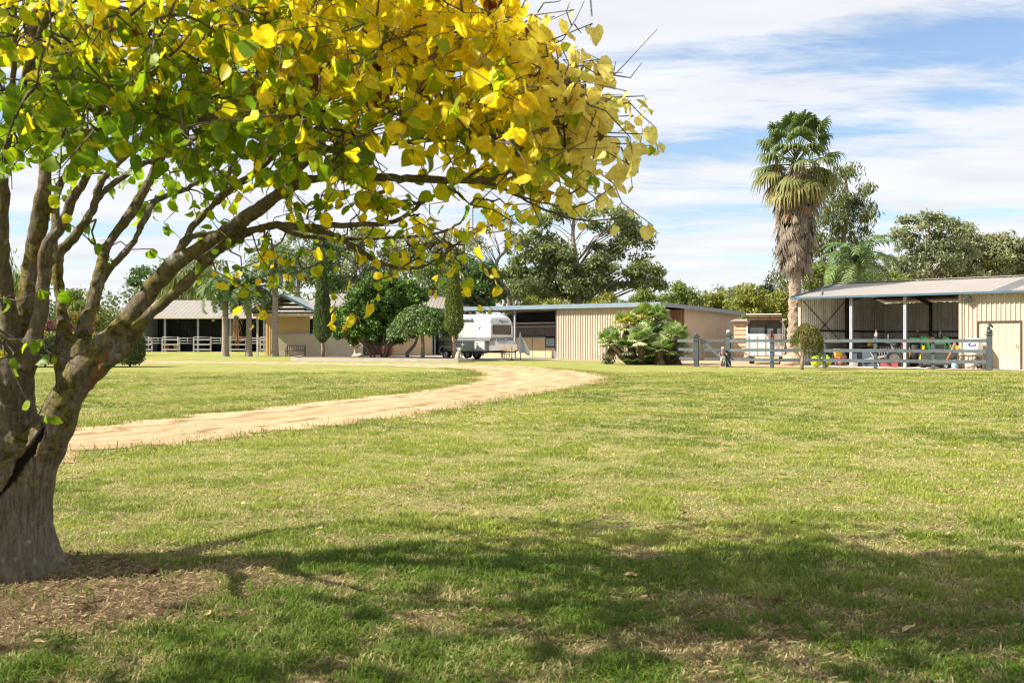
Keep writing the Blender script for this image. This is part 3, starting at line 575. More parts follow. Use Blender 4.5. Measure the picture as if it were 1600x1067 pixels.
def targets():
    r = np.random.default_rng(21); T = []
    # in-frame crown
    k = 0
    while k < 640:
        px = r.uniform(-40, 1003); py = r.uniform(-60, 330)
        if py > lower_edge(px)-(62 if px > 350 else 34) or px > right_edge(py)-62: continue
        # airy window between the limbs at the lower left and along the big limb
        if px < 470 and py > 235 and r.random() < .6: continue
        if px > 820: Y = r.uniform(3.9, 4.9)
        elif px > 520: Y = r.uniform(3.8, 5.3)
        else: Y = r.uniform(3.8, 5.2) if r.random() < .78 else r.uniform(5.2, 6.3)
        T.append((px, py, Y)); k += 1
    for _ in range(46):          # pale, dense right-hand tip
        py = r.uniform(20, 280); px = right_edge(py)-abs(r.normal(0, 45))-56
        if py < lower_edge(px)-45: T.append((px, py, r.uniform(3.9, 4.6)))
    NS = len(T); T += [(a, b-30, c) for a, b, c in SPARSE]
    W = [P(*t) for t in T]; vis = [True]*len(W)
    # crown above and beside the frame, reaching over the viewer
    k = 0
    while k < 430:
        X = r.uniform(-6.4, .5); Y = r.uniform(.8, 4.6); Z = r.uniform(2.35, 5.4)
        e = ((X+2.9)/3.6)**2+((Y-2.6)/2.0)**2+((Z-2.9)/2.5)**2
        if e > 1 or e < .12: continue
        px = 800+F*X/Y; py = HZ-(Z-CAMH)*F/Y
        if -45 < px < 1700 and py > -65: continue
        W.append(Vector((X, Y, Z))); vis.append(False); k += 1
    return W
TW = targets()
def grow():
    """short crooked shoots from the nearest wood to every leaf cluster"""
    r = random.Random(9); pos = [n[0] for n in NODES]; rad = [n[1] for n in NODES]
    A = np.array([[p.x, p.y, p.z] for p in pos]); RA = np.array(rad); ok = (A[:, 2] > 1.4) & (RA < .07)
    A = A[ok]; order = sorted(range(len(TW)), key=lambda i: float(np.min(np.linalg.norm(A-np.array(TW[i]), axis=1))))
    bb = MB(); bb.col = (.15, 0, 0); shoots = []
    for i in order:
        t = TW[i]; tv = np.array(t)
        d = np.linalg.norm(A-tv, axis=1)+.35*np.maximum(0, A[:, 2]-tv[2]-.15)
        j = int(np.argmin(d)); s = Vector(A[j]); ln = (t-s).length
        if ln < .12: ln = .12
        k = max(3, int(ln/.11)); up = Vector((0, 0, .22*ln)); pts = []
        for m in range(k+1):
            u = m/k; p = s.lerp(t, u)+up*math.sin(u*math.pi)*.7
            if 0 < m < k: p += Vector((r.gauss(0, .022), r.gauss(0, .022), r.gauss(0, .018)))
            pts.append(p)
        # drooping leafy end shoot
        dirv = (t-s).normalized(); e = [t+dirv*.1+Vector((r.gauss(0, .04), r.gauss(0, .04), .01)), t+dirv*.2+Vector((r.gauss(0, .06), r.gauss(0, .06), -.02)), t+dirv*.27+Vector((r.gauss(0, .07), r.gauss(0, .07), -.07))]
        full = pts+e; r0 = min(.0035+.0085*ln, .02)
        rads = [max(r0*(1-m/(len(full)-1))+.0018, .0018) for m in range(len(full))]
        bb.tube([p-TRUNK for p in full], rads, 5 if r0 > .008 else 4)
        new = np.array([[p.x, p.y, p.z] for p in pts[1:]]); A = np.vstack([A, new])
        shoots.append(full[-5:] if len(full) > 5 else full)
        # bare side twigs
        for _ in range(1):
            q = r.choice(pts[1:]); v = Vector((r.gauss(0, 1), r.gauss(0, 1), r.gauss(.3, .8))).normalized()*r.uniform(.07, .2)
            bb.tube([q-TRUNK, q+v*.5+Vector((0, 0, .02))-TRUNK, q+v-TRUNK], [.0026, .002, .0012], 3)
            shoots.append([q+v*.4, q+v])
    # bare whips beyond the crown at the upper right
    for ch in ([(880, 130, 4.3), (925, 95, 4.3), (960, 140, 4.3)], [(925, 150, 4.3), (952, 125, 4.3), (975, 102, 4.3), (1000, 75, 4.3), (1027, 46, 4.3)], [(960, 118, 4.3), (985, 122, 4.3), (1003, 98, 4.3)], [(940, 140, 4.3), (958, 120, 4.3), (962, 96, 4.3)],
               [(845, 80, 4.4), (880, 62, 4.4), (900, 30, 4.4), (913, 2, 4.4)], [(893, 40, 4.4), (885, 18, 4.4), (890, 5, 4.4)], [(840, 20, 4.4), (850, 5, 4.4), (872, 3, 4.4), (895, -12, 4.4)], [(897, 38, 4.4), (908, 52, 4.4)]):
        q = [P(*c[:3])-TRUNK for c in ch]; bb.tube(q, [.0032*(1-i/len(q))+.0009 for i in range(len(q))], 4)
    return bb, shoots
bb, SH = grow()
tb.v and bb.add(tb.v, tb.f, True); bb.c[-len(tb.c):] = tb.c
bb.build('branches', BARK, tree, col=True)
def leaves():
    r = np.random.default_rng(31)
    # heart-shaped leaf template: x across, y along (0 petiole foot, .3 leaf base, 1.3 tip)
    rows = [(-.04, .25, .0), (.14, .46, .0), (.45, .48, .02), (.74, .29, .05)]
    tp = []
    for y, hw, _ in rows: tp += [(-hw, y+.3-(.03 if y < 0 else 0), .0), (0, y+.3+(.05 if y < 0 else 0), .0), (hw, y+.3-(.03 if y < 0 else 0), .0)]
    tp += [(0, 1.27, 0), (-.012, .32, 0), (.012, .32, 0), (.009, 0, 0), (-.009, 0, 0)]
    tp = np.array(tp); fz = np.array([.10, 0, .10]*4+[0]*5)
    tri = []
    for k in range(3):
        for a in (0, 1):
            i = k*3+a; tri += [(i, i+1, i+4), (i, i+4, i+3)]
    tri += [(9, 10, 12), (10, 11, 12), (13, 14, 15), (13, 15, 16)]
    tri = np.array(tri)
    O, S, Cc = [], [], []
    for sh in SH:
        n = (r.integers(6, 10) if sh[-1].z > 1.95 else r.integers(3, 7)) if len(sh) > 2 else r.integers(1, 3)
        for _ in range(n):
            u = r.random()**.7*(len(sh)-1); i = min(int(u), len(sh)-2); p = sh[i].lerp(sh[i+1], u-i)
            O.append(p)
    O = [p for p in O if not (p.y < 3.55 and p.z < CAMH+.36*p.y)]
    n = len(O); O = np.array([[p.x, p.y, p.z] for p in O]); lowz = np.where(O[:, 2] < 2.0, .78, 1.0); S = lowz* r.choice([.8, 1, 1, 1.15], n)*r.uniform(.044, .087, n)
    px = 800+F*O[:, 0]/np.maximum(O[:, 1], .5); py = HZ-(O[:, 2]-CAMH)*F/np.maximum(O[:, 1], .5)
    # hang: tip points down and outwards
    d = r.normal(0, .62, (n, 3)); d[:, 2] = -.85+r.normal(0, .35, n); d = nrm(d); br0 = r.random(n) < .014; S = np.where(br0, S*.62, S)
    s = nrm(np.cross(d, rnd_unit(n, r)*np.array([1, 1, .35]))); nn = np.cross(s, d)
    curl = r.uniform(-.25, .75, n); fold = r.uniform(-.8, 3.0, n); fold = np.where(br0, 5.5, fold); bend = r.normal(0, .16, n)
    x, y = tp[:, 0], tp[:, 1]
    wob = r.normal(0, .045, (n, len(tp)))
    z = fz[None]*fold[:, None]-curl[:, None]*((y-.3)**2)[None]+wob*(np.abs(x) > .02)[None]
    xx = x[None]*r.uniform(.84, 1.14, n)[:, None]+bend[:, None]*(np.maximum(y-.3, 0)**2)[None]
    V = O[:, None]+S[:, None, None]*(s[:, None]*xx[:, :, None]+d[:, None]*y[None, :, None]+nn[:, None]*z[:, :, None])
    # the leaf's own autumn colour: paler to the sunny outer right, green in the lower middle
    yel = np.clip((px-430)/520, -.1, 1)*.75+np.clip((150-py)/300, -.3, .6)*.55+r.normal(.36, .36, n)-.28*np.clip((420-px)/150, 0, 1)*np.clip((py-70)/90, 0, 1)+np.clip((py-385)/60, 0, 1)*.45*(px > 300)-.25*np.clip((5.2-O[:, 1])*0, 0, 1)
    green = np.array([.17, .31, .010]); lime = np.array([.46, .55, .012]); yl = np.array([.96, .76, .02]); pale = np.array([.96, .82, .27])
    t = np.clip(yel, 0, 1)[:, None]; col = np.where(t < .45, green+(lime-green)*(t/.45), lime+(yl-lime)*np.clip((t-.45)/.3, 0, 1))
    pk = (np.clip((px-800)/130, 0, 1)*np.clip((yel-.4)*3, 0, 1)*.85)[:, None]; col = col*(1-pk)+pale*pk
    br = br0[:, None]; col = np.where(br, np.array([.20, .075, .025]), col)
    col = col*r.uniform(.85, 1.12, (n, 1))
    vc = np.repeat(col[:, None], len(tp), 1)
    edge = np.clip(np.abs(x)/.47, 0, 1)*(y > .31); e = edge[None, :, None]*r.uniform(-.1, .35, (n, 1, 1)); vc = vc*(1-e*.6)+yl*e*.6     # yellowing starts at the margins
    vc[:, 13:] = np.array([.20, .16, .03])
    T = (tri[None]+(np.arange(n)*len(tp))[:, None, None]).reshape(-1, 3)
    npmesh('crown', V.reshape(-1, 3)-np.array(TRUNK), T, leafmat('autumn_leaf', .62, .45, .35, vein=1), vc.reshape(-1, 3), tree, True)
    return n
print('leaves', leaves())

# fallen leaves on the lawn
def fallen():
    m = mat('dry_leaf', (.42, .30, .12), .8, .4, 20); m2 = mat('dry_leaf_dark', (.14, .085, .04), .8, .4, 20)
    spots = [(645, 969), (325, 966), (270, 852), (790, 1000), (985, 905), (1010, 872), (1070, 806), (655, 862), (744, 806), (455, 806), (500, 830), (380, 790), (540, 975), (1150, 980), (1215, 945), (1290, 870), (1420, 990), (1520, 930), (880, 930), (700, 1010), (180, 880), (240, 900), (310, 885), (420, 920), (860, 628), (920, 640), (775, 604), (1105, 700), (1330, 760), (600, 745), (130, 990), (60, 1010), (1480, 840), (1240, 820), (860, 1010), (470, 1030)]
    protos = []
    for k, mm in enumerate((m, m2)):
        b = MB(); pts = [(0, -.045, .004), (-.028, -.02, .02), (-.03, .012, .024), (-.014, .036, .012), (0, .055, .02), (.016, .036, .005), (.031, .01, .012), (.026, -.022, .006), (0, 0, .003)]
        b.add(pts, [(8, i, (i+1) % 8) for i in range(8)], True); protos.append(b)
    objs = [None, None]
    rr = random.Random(2)
    for i, (px, py) in enumerate(spots):
        if i % 2 and py > 860 and px > 340: continue
        k = 1 if i % 3 == 0 else 0
        if objs[k] is None: o = objs[k] = protos[k].build('fallen_leaf', (m, m2)[k])
        else: o = objs[k].copy(); C.objects.link(o)
        o.location = G(px, py)+Vector((0, 0, .02)); o.rotation_euler = (rr.uniform(-.4, .4), rr.uniform(-.4, .4), rr.uniform(0, 6.28)); s = rr.uniform(.45, .85); o.scale = (s, s, s)
        tag(o, 'dark dry curled leaf fallen on the lawn' if k else 'light brown dry leaf fallen on the lawn', 'leaf', 'fallen leaves on the lawn')
fallen()

# ------------------------------------------------------------------ shared finishes
CREAM = mat('cream_sheet', (.47, .395, .305), .55, .1, .6, dirt=(.46, .36, .25))
CREAM_IN = mat('galvanised_lining', (.84, .80, .75), .5, .25, 1.5, metal=.15, dirt=(.6, .54, .48))
TAN = mat('tan_panel', (.60, .44, .24), .6, .12, .8, dirt=(.45, .32, .19))
RENDER = mat('cream_render', (.49, .405, .29), .85, .12, 1.5, bump=.25, dirt=(.40, .32, .22))
BLUE = mat('blue_trim', (.06, .115, .165), .4, .1, 2)
LBLUE = mat('blue_grey_steel', (.29, .32, .35), .45, .12, 2)
DARKST = mat('dark_steel', (.03, .03, .032), .5, .3, 3)
BROWNST = mat('rusty_steel', (.09, .055, .04), .6, .3, 3)
ROOFM = mat('cream_roof_sheet', (.29, .26, .225), .45, .1, .5, dirt=(.25, .22, .185))
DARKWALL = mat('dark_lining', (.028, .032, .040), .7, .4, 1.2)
FENCEM = mat('fence_paint', (.092, .110, .122), .65, .25, 4, bump=.3, dirt=(.06, .07, .075))
WHITE = mat('white_paint', (.58, .58, .59), .3, .06, 1.2, coat=.3)
TIMBER = mat('pale_rail', (.33, .32, .315), .6, .15, 4, dirt=(.4, .36, .32))
CONC = mat('kerb_concrete', (.40, .36, .30), .9, .2, 2, bump=.4, dirt=(.36, .32, .26))
BLACK = mat('black_rubber', (.018, .018, .019), .75, .3, 8)
ALU = mat('bare_aluminium', (.62, .63, .64), .32, .12, 2, metal=.85)
GLASS = glassmat()

# ------------------------------------------------------------------ right-hand machinery shed
def shed():
    u = Vector((.72, -.69, 0)).normalized(); org = Vector((14.46, 50.0, 0)); rz = math.atan2(u.y, u.x)
    t = thing('machinery_shed', 'cream open-fronted machinery shed with ribbed walls and a low pale roof behind the post-and-rail fence', 'shed', org, rz)
    D = 10.0; Wd = 17.5; He = 3.42; Hr = 4.32
    roof = lambda y: He+(Hr-He)*(1-abs(y/D*2-1))
    W1 = 7.80
    gab = lambda tt: roof(D*tt)-.05
    b = MB(); b.corr((0, D), (0, 0), .02, 3, ztop=lambda q: gab(1-q), side=-1); b.build('wall', CREAM, t)            # left end
    b = MB(); b.corr((.035, .05), (.035, D-.05), .02, 3, ztop=lambda q: gab(q)-.02, pitch=.23, dep=.035, side=1); b.build('wall_lining', CREAM_IN, t)
    b = MB(); b.corr((.05, D), (Wd, D), .02, He-.05, side=-1); b.build('wall', CREAM, t)
    b = MB(); b.corr((.05, D-.04), (Wd, D-.04), .02, He-.08, dep=.035, side=1); b.build('wall_lining', CREAM_IN, t)
    # walled part with a sliding door
    f = MB(); f.corr((W1, 0), (W1+.72, 0), .02, He-.02); f.corr((W1+.72, 0), (W1+2.52, 0), 2.12, He-.02); f.corr((W1+2.52, 0), (Wd, 0), .02, He-.02); f.build('wall', CREAM, t)
    b = MB(); b.corr((W1, D-.05), (W1, .05), .02, 3, ztop=lambda q: gab(1-q)-.03, side=-1, dep=.02); b.build('wall', CREAM_IN, t)
    b = MB(); b.box((W1-.06, -.06, .02), (W1+.06, .05, He-.02)); b.build('corner_post', CREAM, t)
    dr = MB(); dr.corr((W1+.75, .03), (W1+2.49, .03), .03, 2.08, pitch=.29, dep=.012); d = dr.build('door', CREAM, t)
    fr = MB(); fr.box((W1+.70, -.045, .02), (W1+.745, .03, 2.13)); fr.box((W1+2.49, -.045, .02), (W1+2.55, .03, 2.13)); fr.box((W1+.70, -.05, 2.085), (W1+2.55, .03, 2.135)); fr.build('frame', BROWNST, d)
    h = MB(); h.tube([(W1+2.36, -.02, .95), (W1+2.36, -.05, .98), (W1+2.36, -.05, 1.1), (W1+2.36, -.02, 1.13)], .012, 6); h.build('handle', DARKST, d)
    # roof in two pitches with a grey skylight run
    r = MB(); S0, S1 = 9.15, 9.95
    def pitch(mb, x0, x1, front=True, lift=0.0):
        n = max(1, round((x1-x0)/.38)); p = (x1-x0)/n; xs = []
        for i in range(n): xs += [(x0+i*p, 0), (x0+i*p+.72*p, 0), (x0+i*p+.8*p, .008), (x0+i*p+.93*p, .008)]
        xs.append((x1, 0)); ya, yb = (-.35, D/2) if front else (D/2, D+.3)
        za, zb = (He-.02, Hr) if front else (Hr, He-.0)
        vs = []
        for x, o in xs: vs += [(x, ya, za+o+lift), (x, yb, zb+o+lift)]
        mb.add(vs, [(2*i, 2*i+2, 2*i+3, 2*i+1) for i in range(len(xs)-1)])
    pitch(r, -.3, S0); pitch(r, S1, Wd+.3); pitch(r, -.3, Wd+.3, False)
    r.box((-.3, D/2-.18, Hr+.03), (Wd+.3, D/2+.18, Hr+.06)); rf = r.build('roof', ROOFM, t)
    k = MB(); pitch(k, S0+.002, S1-.002); k.build('skylight', mat('weathered_skylight', (.12, .115, .105), .4, .25, 2, dirt=(.07, .065, .06)), rf)
    g = MB(); g.box((-.32, -.44, He-.10), (Wd+.3, -.345, He+.0)); g.beam((-.31, -.35, He-.02), (-.31, D/2, Hr-.01), .05, .16); g.beam((-.31, D+.3, He-.02), (-.31, D/2, Hr-.01), .05, .16)
    g.build('gutter', BLUE, rf)
    # frame
    for x in (0.0, 2.69, 5.31):
        q = MB(); q.box((x-.07, -.07, .02), (x+.07, .07, He-.1)); q.build('post', LBLUE if x else CREAM, t)
    for x in (2.69, 5.31, 7.7):
        q = MB(); q.beam((x, .08, He-.16), (x, D/2, Hr-.16), .12, .2); q.beam((x, D-.06, He-.16), (x, D/2, Hr-.16), .12, .2); q.box((x-.06, D-.24, .02), (x+.06, D-.08, He-.2)); q.build('rafter', BROWNST, t)
    q = MB()
    for y, z in ((.6, 0), (1.7, 0), (2.9, 0), (4.2, 0), (5.8, 0), (7.1, 0), (8.4, 0)): q.beam((.05, y, roof(y)-.09), (Wd, y, roof(y)-.09), .06, .1)
    q.build('purlin', BROWNST, t)
    q = MB(); q.box((.06, .1, 1.72), (.12, D-.1, 1.82)); q.box((.06, D/2-.1, .02), (.2, D/2+.1, Hr-.25)); q.beam((.1, .2, He-.2), (.1, 4.7, 1.0), .03, .03); q.beam((.1, 4.7, He-.1), (.1, .4, .9), .03, .03); q.box((.2, D-.13, 1.72), (Wd-1, D-.07, 1.8)); q.build('girt', BROWNST, t)
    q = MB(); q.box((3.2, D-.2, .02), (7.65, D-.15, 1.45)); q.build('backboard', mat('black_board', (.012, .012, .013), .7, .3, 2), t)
    q = MB(); q.box((.14, .4, .02), (.19, D-.2, 1.12)); q.build('dado_sheet', mat('grey_dado', (.33, .33, .32), .6, .25, 2, dirt=(.2, .19, .17)), t)
    # flood lamp under the eave
    q = MB(); q.box((W1+.28, -.3, He-.42), (W1+.56, -.14, He-.26), .25); q.beam((W1+.42, -.16, He-.3), (W1+.42, 0, He-.2), .03, .03); q.build('flood_lamp', DARKST, t, bevel=.01)
    s = MB(); s.box((-.4, -.75, .0), (Wd, D, .022)); s.build('floor_slab', mat('shed_floor', (.60, .54, .46), .9, .2, 1, dirt=(.48, .42, .35)), t)
    return t, u, org
shed_t, SU, SO = shed()
SV = Vector((-SU.y, SU.x, 0))
def sp(a, d, z=.022): return SO+SU*a+SV*d+Vector((0, 0, z))
SRZ = math.atan2(SU.y, SU.x)
# a bird on the roof: a pigeon silhouette near the eave
b = MB(); b.lathe([(.005, -.10), (.05, -.06), (.07, 0), (.055, .08), (.025, .14), (.035, .18), (.03, .22), (.004, .25)], 10); b.tube([(0, .0, -.02), (-.12, 0, -.12)], [.04, .01], 6); b.tube([(.02, 0, .2), (.07, 0, .195)], [.012, .003], 5)
o = b.build('pigeon', mat('pigeon_grey', (.16, .14, .13), .8, .3, 20), None, sp(1.05, .3, 3.62)); tag(o, 'small dark pigeon perched on the pale shed roof near its gutter', 'bird')

# ------------------------------------------------------------------ middle stable building
def stable():
    u = Vector((.8, -.6, 0)); cn = Vector((9.0, 61.5, 0)); rz = math.atan2(u.y, u.x)
    t = thing('stable_building', 'long low stable building with cream ribbed walls and open stalls behind the horse trailer', 'stable', cn, rz)
    # local: x along the facade towards the right (corner at 0), y inward
    H = 3.55; L0 = -15.6; D = 12.0; drop = .32
    zt = lambda y: H-drop*y/D
    b = MB(); b.corr((-7.55, 0), (0, 0), .02, H-.18, pitch=.19, dep=.05); b.build('wall', CREAM, t)
    b = MB(); b.corr((-7.55, 6), (-7.55, .05), .02, H-.3, side=-1); b.build('wall', CREAM, t)
    # right wing: recessed bay then flush wall
    b = MB(); b.corr((0, 3.6), (0, D), .02, 3, ztop=lambda q: zt(3.6+(D-3.6)*q)-.15, pitch=.25, dep=.018, side=1); b.build('wall', CREAM, t)
    b = MB(); b.corr((-1.3, .05), (-1.3, 3.6), .02, H-.3, side=1); b.corr((-1.3, 3.6), (0, 3.6), .02, H-.3, side=1); b.build('recess_wall', mat('brown_sheet', (.36, .24, .14), .6, .15, 1), t)
    b = MB(); b.corr((0, D), (L0, D), .02, H-drop-.1, side=1); b.build('wall', CREAM, t)
    b = MB(); b.corr((L0, D), (L0, 3.0), .02, H-drop-.1, side=-1); b.build('wall', CREAM, t)
    # roof and fascia
    r = MB(); r.prism([(-.3, H-.02), (-.3, H+.04), (D+.3, H-drop+.04), (D+.3, H-drop-.02)], L0-.3, .35, 'x'); rf = r.build('roof', ROOFM, t)
    g = MB(); g.box((L0-.32, -.42, H-.20), (.36, -.305, H+.07)); g.beam((.38, -.42, H-.06), (.38, D+.3, H-drop-.06), .06, .26); g.build('fascia', BLUE if False else mat('sky_blue_gutter', (.19, .25, .30), .35, .1, 2), rf)
    # open stalls on the left
    for x in (-11.0, -15.4):
        q = MB(); q.box((x-.06, -.06, .02), (x+.06, .06, H-.2)); q.build('post', LBLUE, t)
    q = MB(); q.box((-9.05, 2.0, .02), (-8.93, 2.12, H-.3)); q.build('post', mat('grey_post', (.22, .22, .2), .6, .2, 2), t)
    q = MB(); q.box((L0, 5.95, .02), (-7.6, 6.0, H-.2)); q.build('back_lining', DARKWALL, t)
    q = MB(); q.corr((-15.4, 2.2), (-9.05, 2.2), 1.55, 2.35, pitch=.2, dep=.02); q.build('grille_sheet', mat('grey_brown_sheet', (.12, .10, .085), .6, .25, 2), t)
    q = MB()
    for y in (.3, 1.5, 2.8, 4.2): q.beam((L0, y, H-.16), (-7.6, y, H-.16), .08, .14)
    q.build('purlin', mat('pale_purlin', (.30, .25, .19), .6, .2, 2), t)
    q = MB(); q.box((-15.4, 2.06, 2.42), (-7.6, 2.14, 2.52)); q.box((-15.4, 2.06, 2.2), (-9.05, 2.14, 2.26)); q.build('head_rail', mat('stall_rail', (.42, .38, .31), .6, .15, 2), t)
    for k, (a, c) in enumerate(((-15.3, -13.0), (-12.95, -11.0), (-10.95, -9.9), (-9.85, -9.1))):
        q = MB(); q.box((a, 2.0, .05), (c, 2.06, 1.45 if k < 3 else .75)); pn = q.build('stall_panel', TAN, t)
        e = MB(); e.box((a-.02, 1.975, 1.42 if k < 3 else .72), (c+.02, 2.085, 1.5 if k < 3 else .78)); e.box((c-.02, 1.98, .05), (c+.03, 2.08, 1.42 if k < 3 else .72)); e.build('trim', mat('stall_trim', (.33, .35, .34), .5, .2, 2), pn)
    q = MB(); q.box((-9.8, 2.01, .86), (-9.12, 2.05, 1.42)); q.build('notice_board', mat('blue_grey_board', (.30, .35, .40), .5, .5, 7), t)
    # stall door by the ribbed wall
    d = MB(); d.box((-8.7, 1.95, .1), (-7.7, 2.0, 1.5)); dr = d.build('door', TAN, t)
    e = MB(); e.box((-8.82, 1.92, .05), (-8.7, 2.03, 2.35)); e.box((-8.7, 1.92, 2.28), (-7.6, 2.03, 2.36)); e.box((-8.7, 1.925, 1.5), (-7.6, 2.03, 1.57)); e.box((-8.7, 1.925, .05), (-7.6, 2.03, .12)); e.box((-8.7, 1.935, .98), (-7.7, 1.96, 1.0)); e.build('frame', mat('stall_trim', (.33,)*3), dr)
    e = MB(); e.tube([(-8.3, 1.93, 1.2), (-8.3, 1.9, 1.2), (-8.1, 1.9, 1.2), (-8.1, 1.93, 1.2)], .014, 6); e.build('handle', DARKST, dr)
    q = MB(); q.box((.02, 3.7, 2.02), (.09, 3.84, 2.14)); q.build('wall_lamp', mat('red_lamp', (.35, .10, .05), .4, .1, 4), t)
    return t, u, cn
stable_t, MU, MO = stable()
MV = Vector((.6, .8, 0))
# tan slat shed glimpsed between the wing and the float
def slat_shed():
    t = thing('garden_shed', 'small tan shed of horizontal boards between the stable wing and the horse float', 'shed', P(1166, 531, 66)*Vector((1, 1, 0)) if False else Vector((15.0, 65.5, 0)), -.35)
    b = MB()
    for i in range(9): b.prism([(-.05, .06+i*.27), (0, .06+i*.27+.26), (0, .06+i*.27)], -.4, 2.6, 'x')
    b.box((-.4, 0, .05), (2.6, 2.2, 2.5)); b.build('wall', mat('tan_board', (.55, .38, .23), .7, .15, 2), t)
    r = MB(); r.prism([(-.25, 2.5), (-.25, 2.56), (2.4, 2.72), (2.4, 2.66)], -.6, 2.8, 'x'); r.build('roof', ROOFM, t)
slat_shed()

# ------------------------------------------------------------------ far left barn and gabled stable block
def barn():
    t = thing('horse_barn', 'long open-fronted horse barn with a cream roof and dark interior at the left', 'barn', (-34.6, 92, .2))
    X1 = 15.2; D = 10; He = 3.22; Hr = 4.95
    r = MB()
    for ya, yb, za, zb in ((-.35, D/2, He-.03, Hr), (D/2, D+.35, Hr, He-.03)):
        n = 50; p = (X1+5.4)/n; vs = []
        for i in range(n): 
            for a, o in ((0, 0), (.75, 0), (.82, .02), (.94, .02)): vs += [(-.4+(i+a)*p, ya, za+o), (-.4+(i+a)*p+(.9 if i == 0 and zb > za else 0), yb, zb+o)]
        r.add(vs, [(2*i, 2*i+2, 2*i+3, 2*i+1) for i in range(len(vs)//2-1)])
    rf = r.build('roof', ROOFM, t)
    g = MB(); g.box((-.4, -.46, He-.17), (X1+5, -.345, He+.0)); g.build('gutter', mat('cream_gutter', (.62, .55, .42), .5, .1, 2), rf)
    w = MB(); w.corr((0, D), (0, 0), .0, 3, ztop=lambda q: He-.05+(Hr-He)*(1-abs(2*q-1)), side=-1); w.build('wall', mat('blue_grey_sheet', (.25, .29, .32), .6, .15, 1), t)
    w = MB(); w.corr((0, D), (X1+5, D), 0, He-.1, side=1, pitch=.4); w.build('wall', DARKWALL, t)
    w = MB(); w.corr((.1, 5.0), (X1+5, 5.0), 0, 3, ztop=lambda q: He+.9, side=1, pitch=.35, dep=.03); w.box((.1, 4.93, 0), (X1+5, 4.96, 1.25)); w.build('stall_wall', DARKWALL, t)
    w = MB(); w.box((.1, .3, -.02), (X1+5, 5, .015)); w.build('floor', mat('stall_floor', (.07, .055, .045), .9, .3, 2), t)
    for i in range(6):
        x = [.05, 2.55, 5.6, 8.6, 11.7, 14.65][i]; q = MB(); q.box((x-.085, -.085, 0), (x+.085, .085, He-.15)); q.build('post', LBLUE, t)
    q = MB()
    for x in (2.55, 5.6, 8.6, 11.7): q = MB(); q.box((x-.05, .1, .0), (x+.05, 5, .9)); q.build('stall_divider', DARKWALL, t)
    l = MB(); l.lathe([(.01, .0), (.16, .02), (.12, .16), (.03, .2)], 10, (6.9, .35, He-.42)); l.build('lamp', mat('lamp_white', (.7, .7, .7), .4), t)
barn()
def pen_panel(kind):
    b = MB()
    if kind == 'post':
        for x in (-.78, .78): b.box((x-.06, -.05, 0), (x+.06, .05, 1.3))
        for z in (.22, .68, 1.12): b.box((-.74, -.075, z-.07), (.74, -.052, z+.07))
        b.tube([(-.78, 0, 1.36), (.78, 0, 1.33)], .025, 6); b.tube([(-.78, 0, 1.28), (-.78, 0, 1.4)], .025, 6)
    else:
        for z in (.78, 1.03, 1.27): b.tube([(-.72, 0, z), (.72, 0, z)], .026, 6)
        for x in (-.72, .12, .72): b.tube([(x, 0, .78), (x, 0, 1.27)], .024, 6)
        b.tube([(-.76, 0, 0), (-.76, 0, 1.4)], .05, 6)
    return b
pp = pg = None
names_p = ['pale three-board horse pen panel at the left barn post', 'pale horse pen panel with a red bucket behind it', 'pale horse pen panel with a blue tag, third in the row', 'pale horse pen panel between two palm trunks', 'pale horse pen panel beside the last barn post']
names_g = ['grey tubular yard gate next to the leftmost pen panel', 'grey tubular yard gate between the middle pen panels', 'grey tubular yard gate left of the first palm trunk', 'grey tubular yard gate in front of the right-hand horse']
for i, px in enumerate((224, 267, 316, 371, 420)):
    Y = 90.6; x = (px-800)/F*Y
    if pp is None:
        pp = thing('pen_panel', names_p[0], 'fence panel', (x, Y, .2), 0, 'pale board panels along the barn'); pen_panel('post').build('boards', TIMBER, pp)
    else: dup(pp, names_p[i], (x, Y, .2), R.uniform(-.03, .03))
for i, px in enumerate((245, 291, 343, 402)):
    Y = 90.9; x = (px-800)/F*Y
    if pg is None:
        pg = thing('yard_gate', names_g[0], 'gate', (x, Y, .2), 0, 'tubular gates along the barn'); pen_panel('gate').build('rails', mat('grey_tube', (.40, .39, .36), .5, .2, 3), pg)
    else: dup(pg, names_g[i], (x, Y, .2), R.uniform(-.05, .05))
for px, lab, col in ((261, 'red feed bucket behind the pale pen panel', (.5, .04, .03)), (275, 'tan feed bucket with white rim beside the red one', (.55, .32, .15))):
    b = MB(); b.lathe([(.16, 0), (.22, .3), (.235, .31), (.2, .3), (.15, .03)], 14); t = thing('feed_bucket', lab, 'bucket', P(px, 531, 91.3)*Vector((1, 1, 0))+Vector((0, 0, .45)))
    b.build('tub', mat('bucket_'+lab[:3], col, .45, .15, 5), t); b = MB(); b.tube([(-.22, 0, .3), (-.15, 0, .45), (0, 0, .5), (.15, 0, .45), (.22, 0, .3)], .012, 5); b.build('handle', DARKST, t)

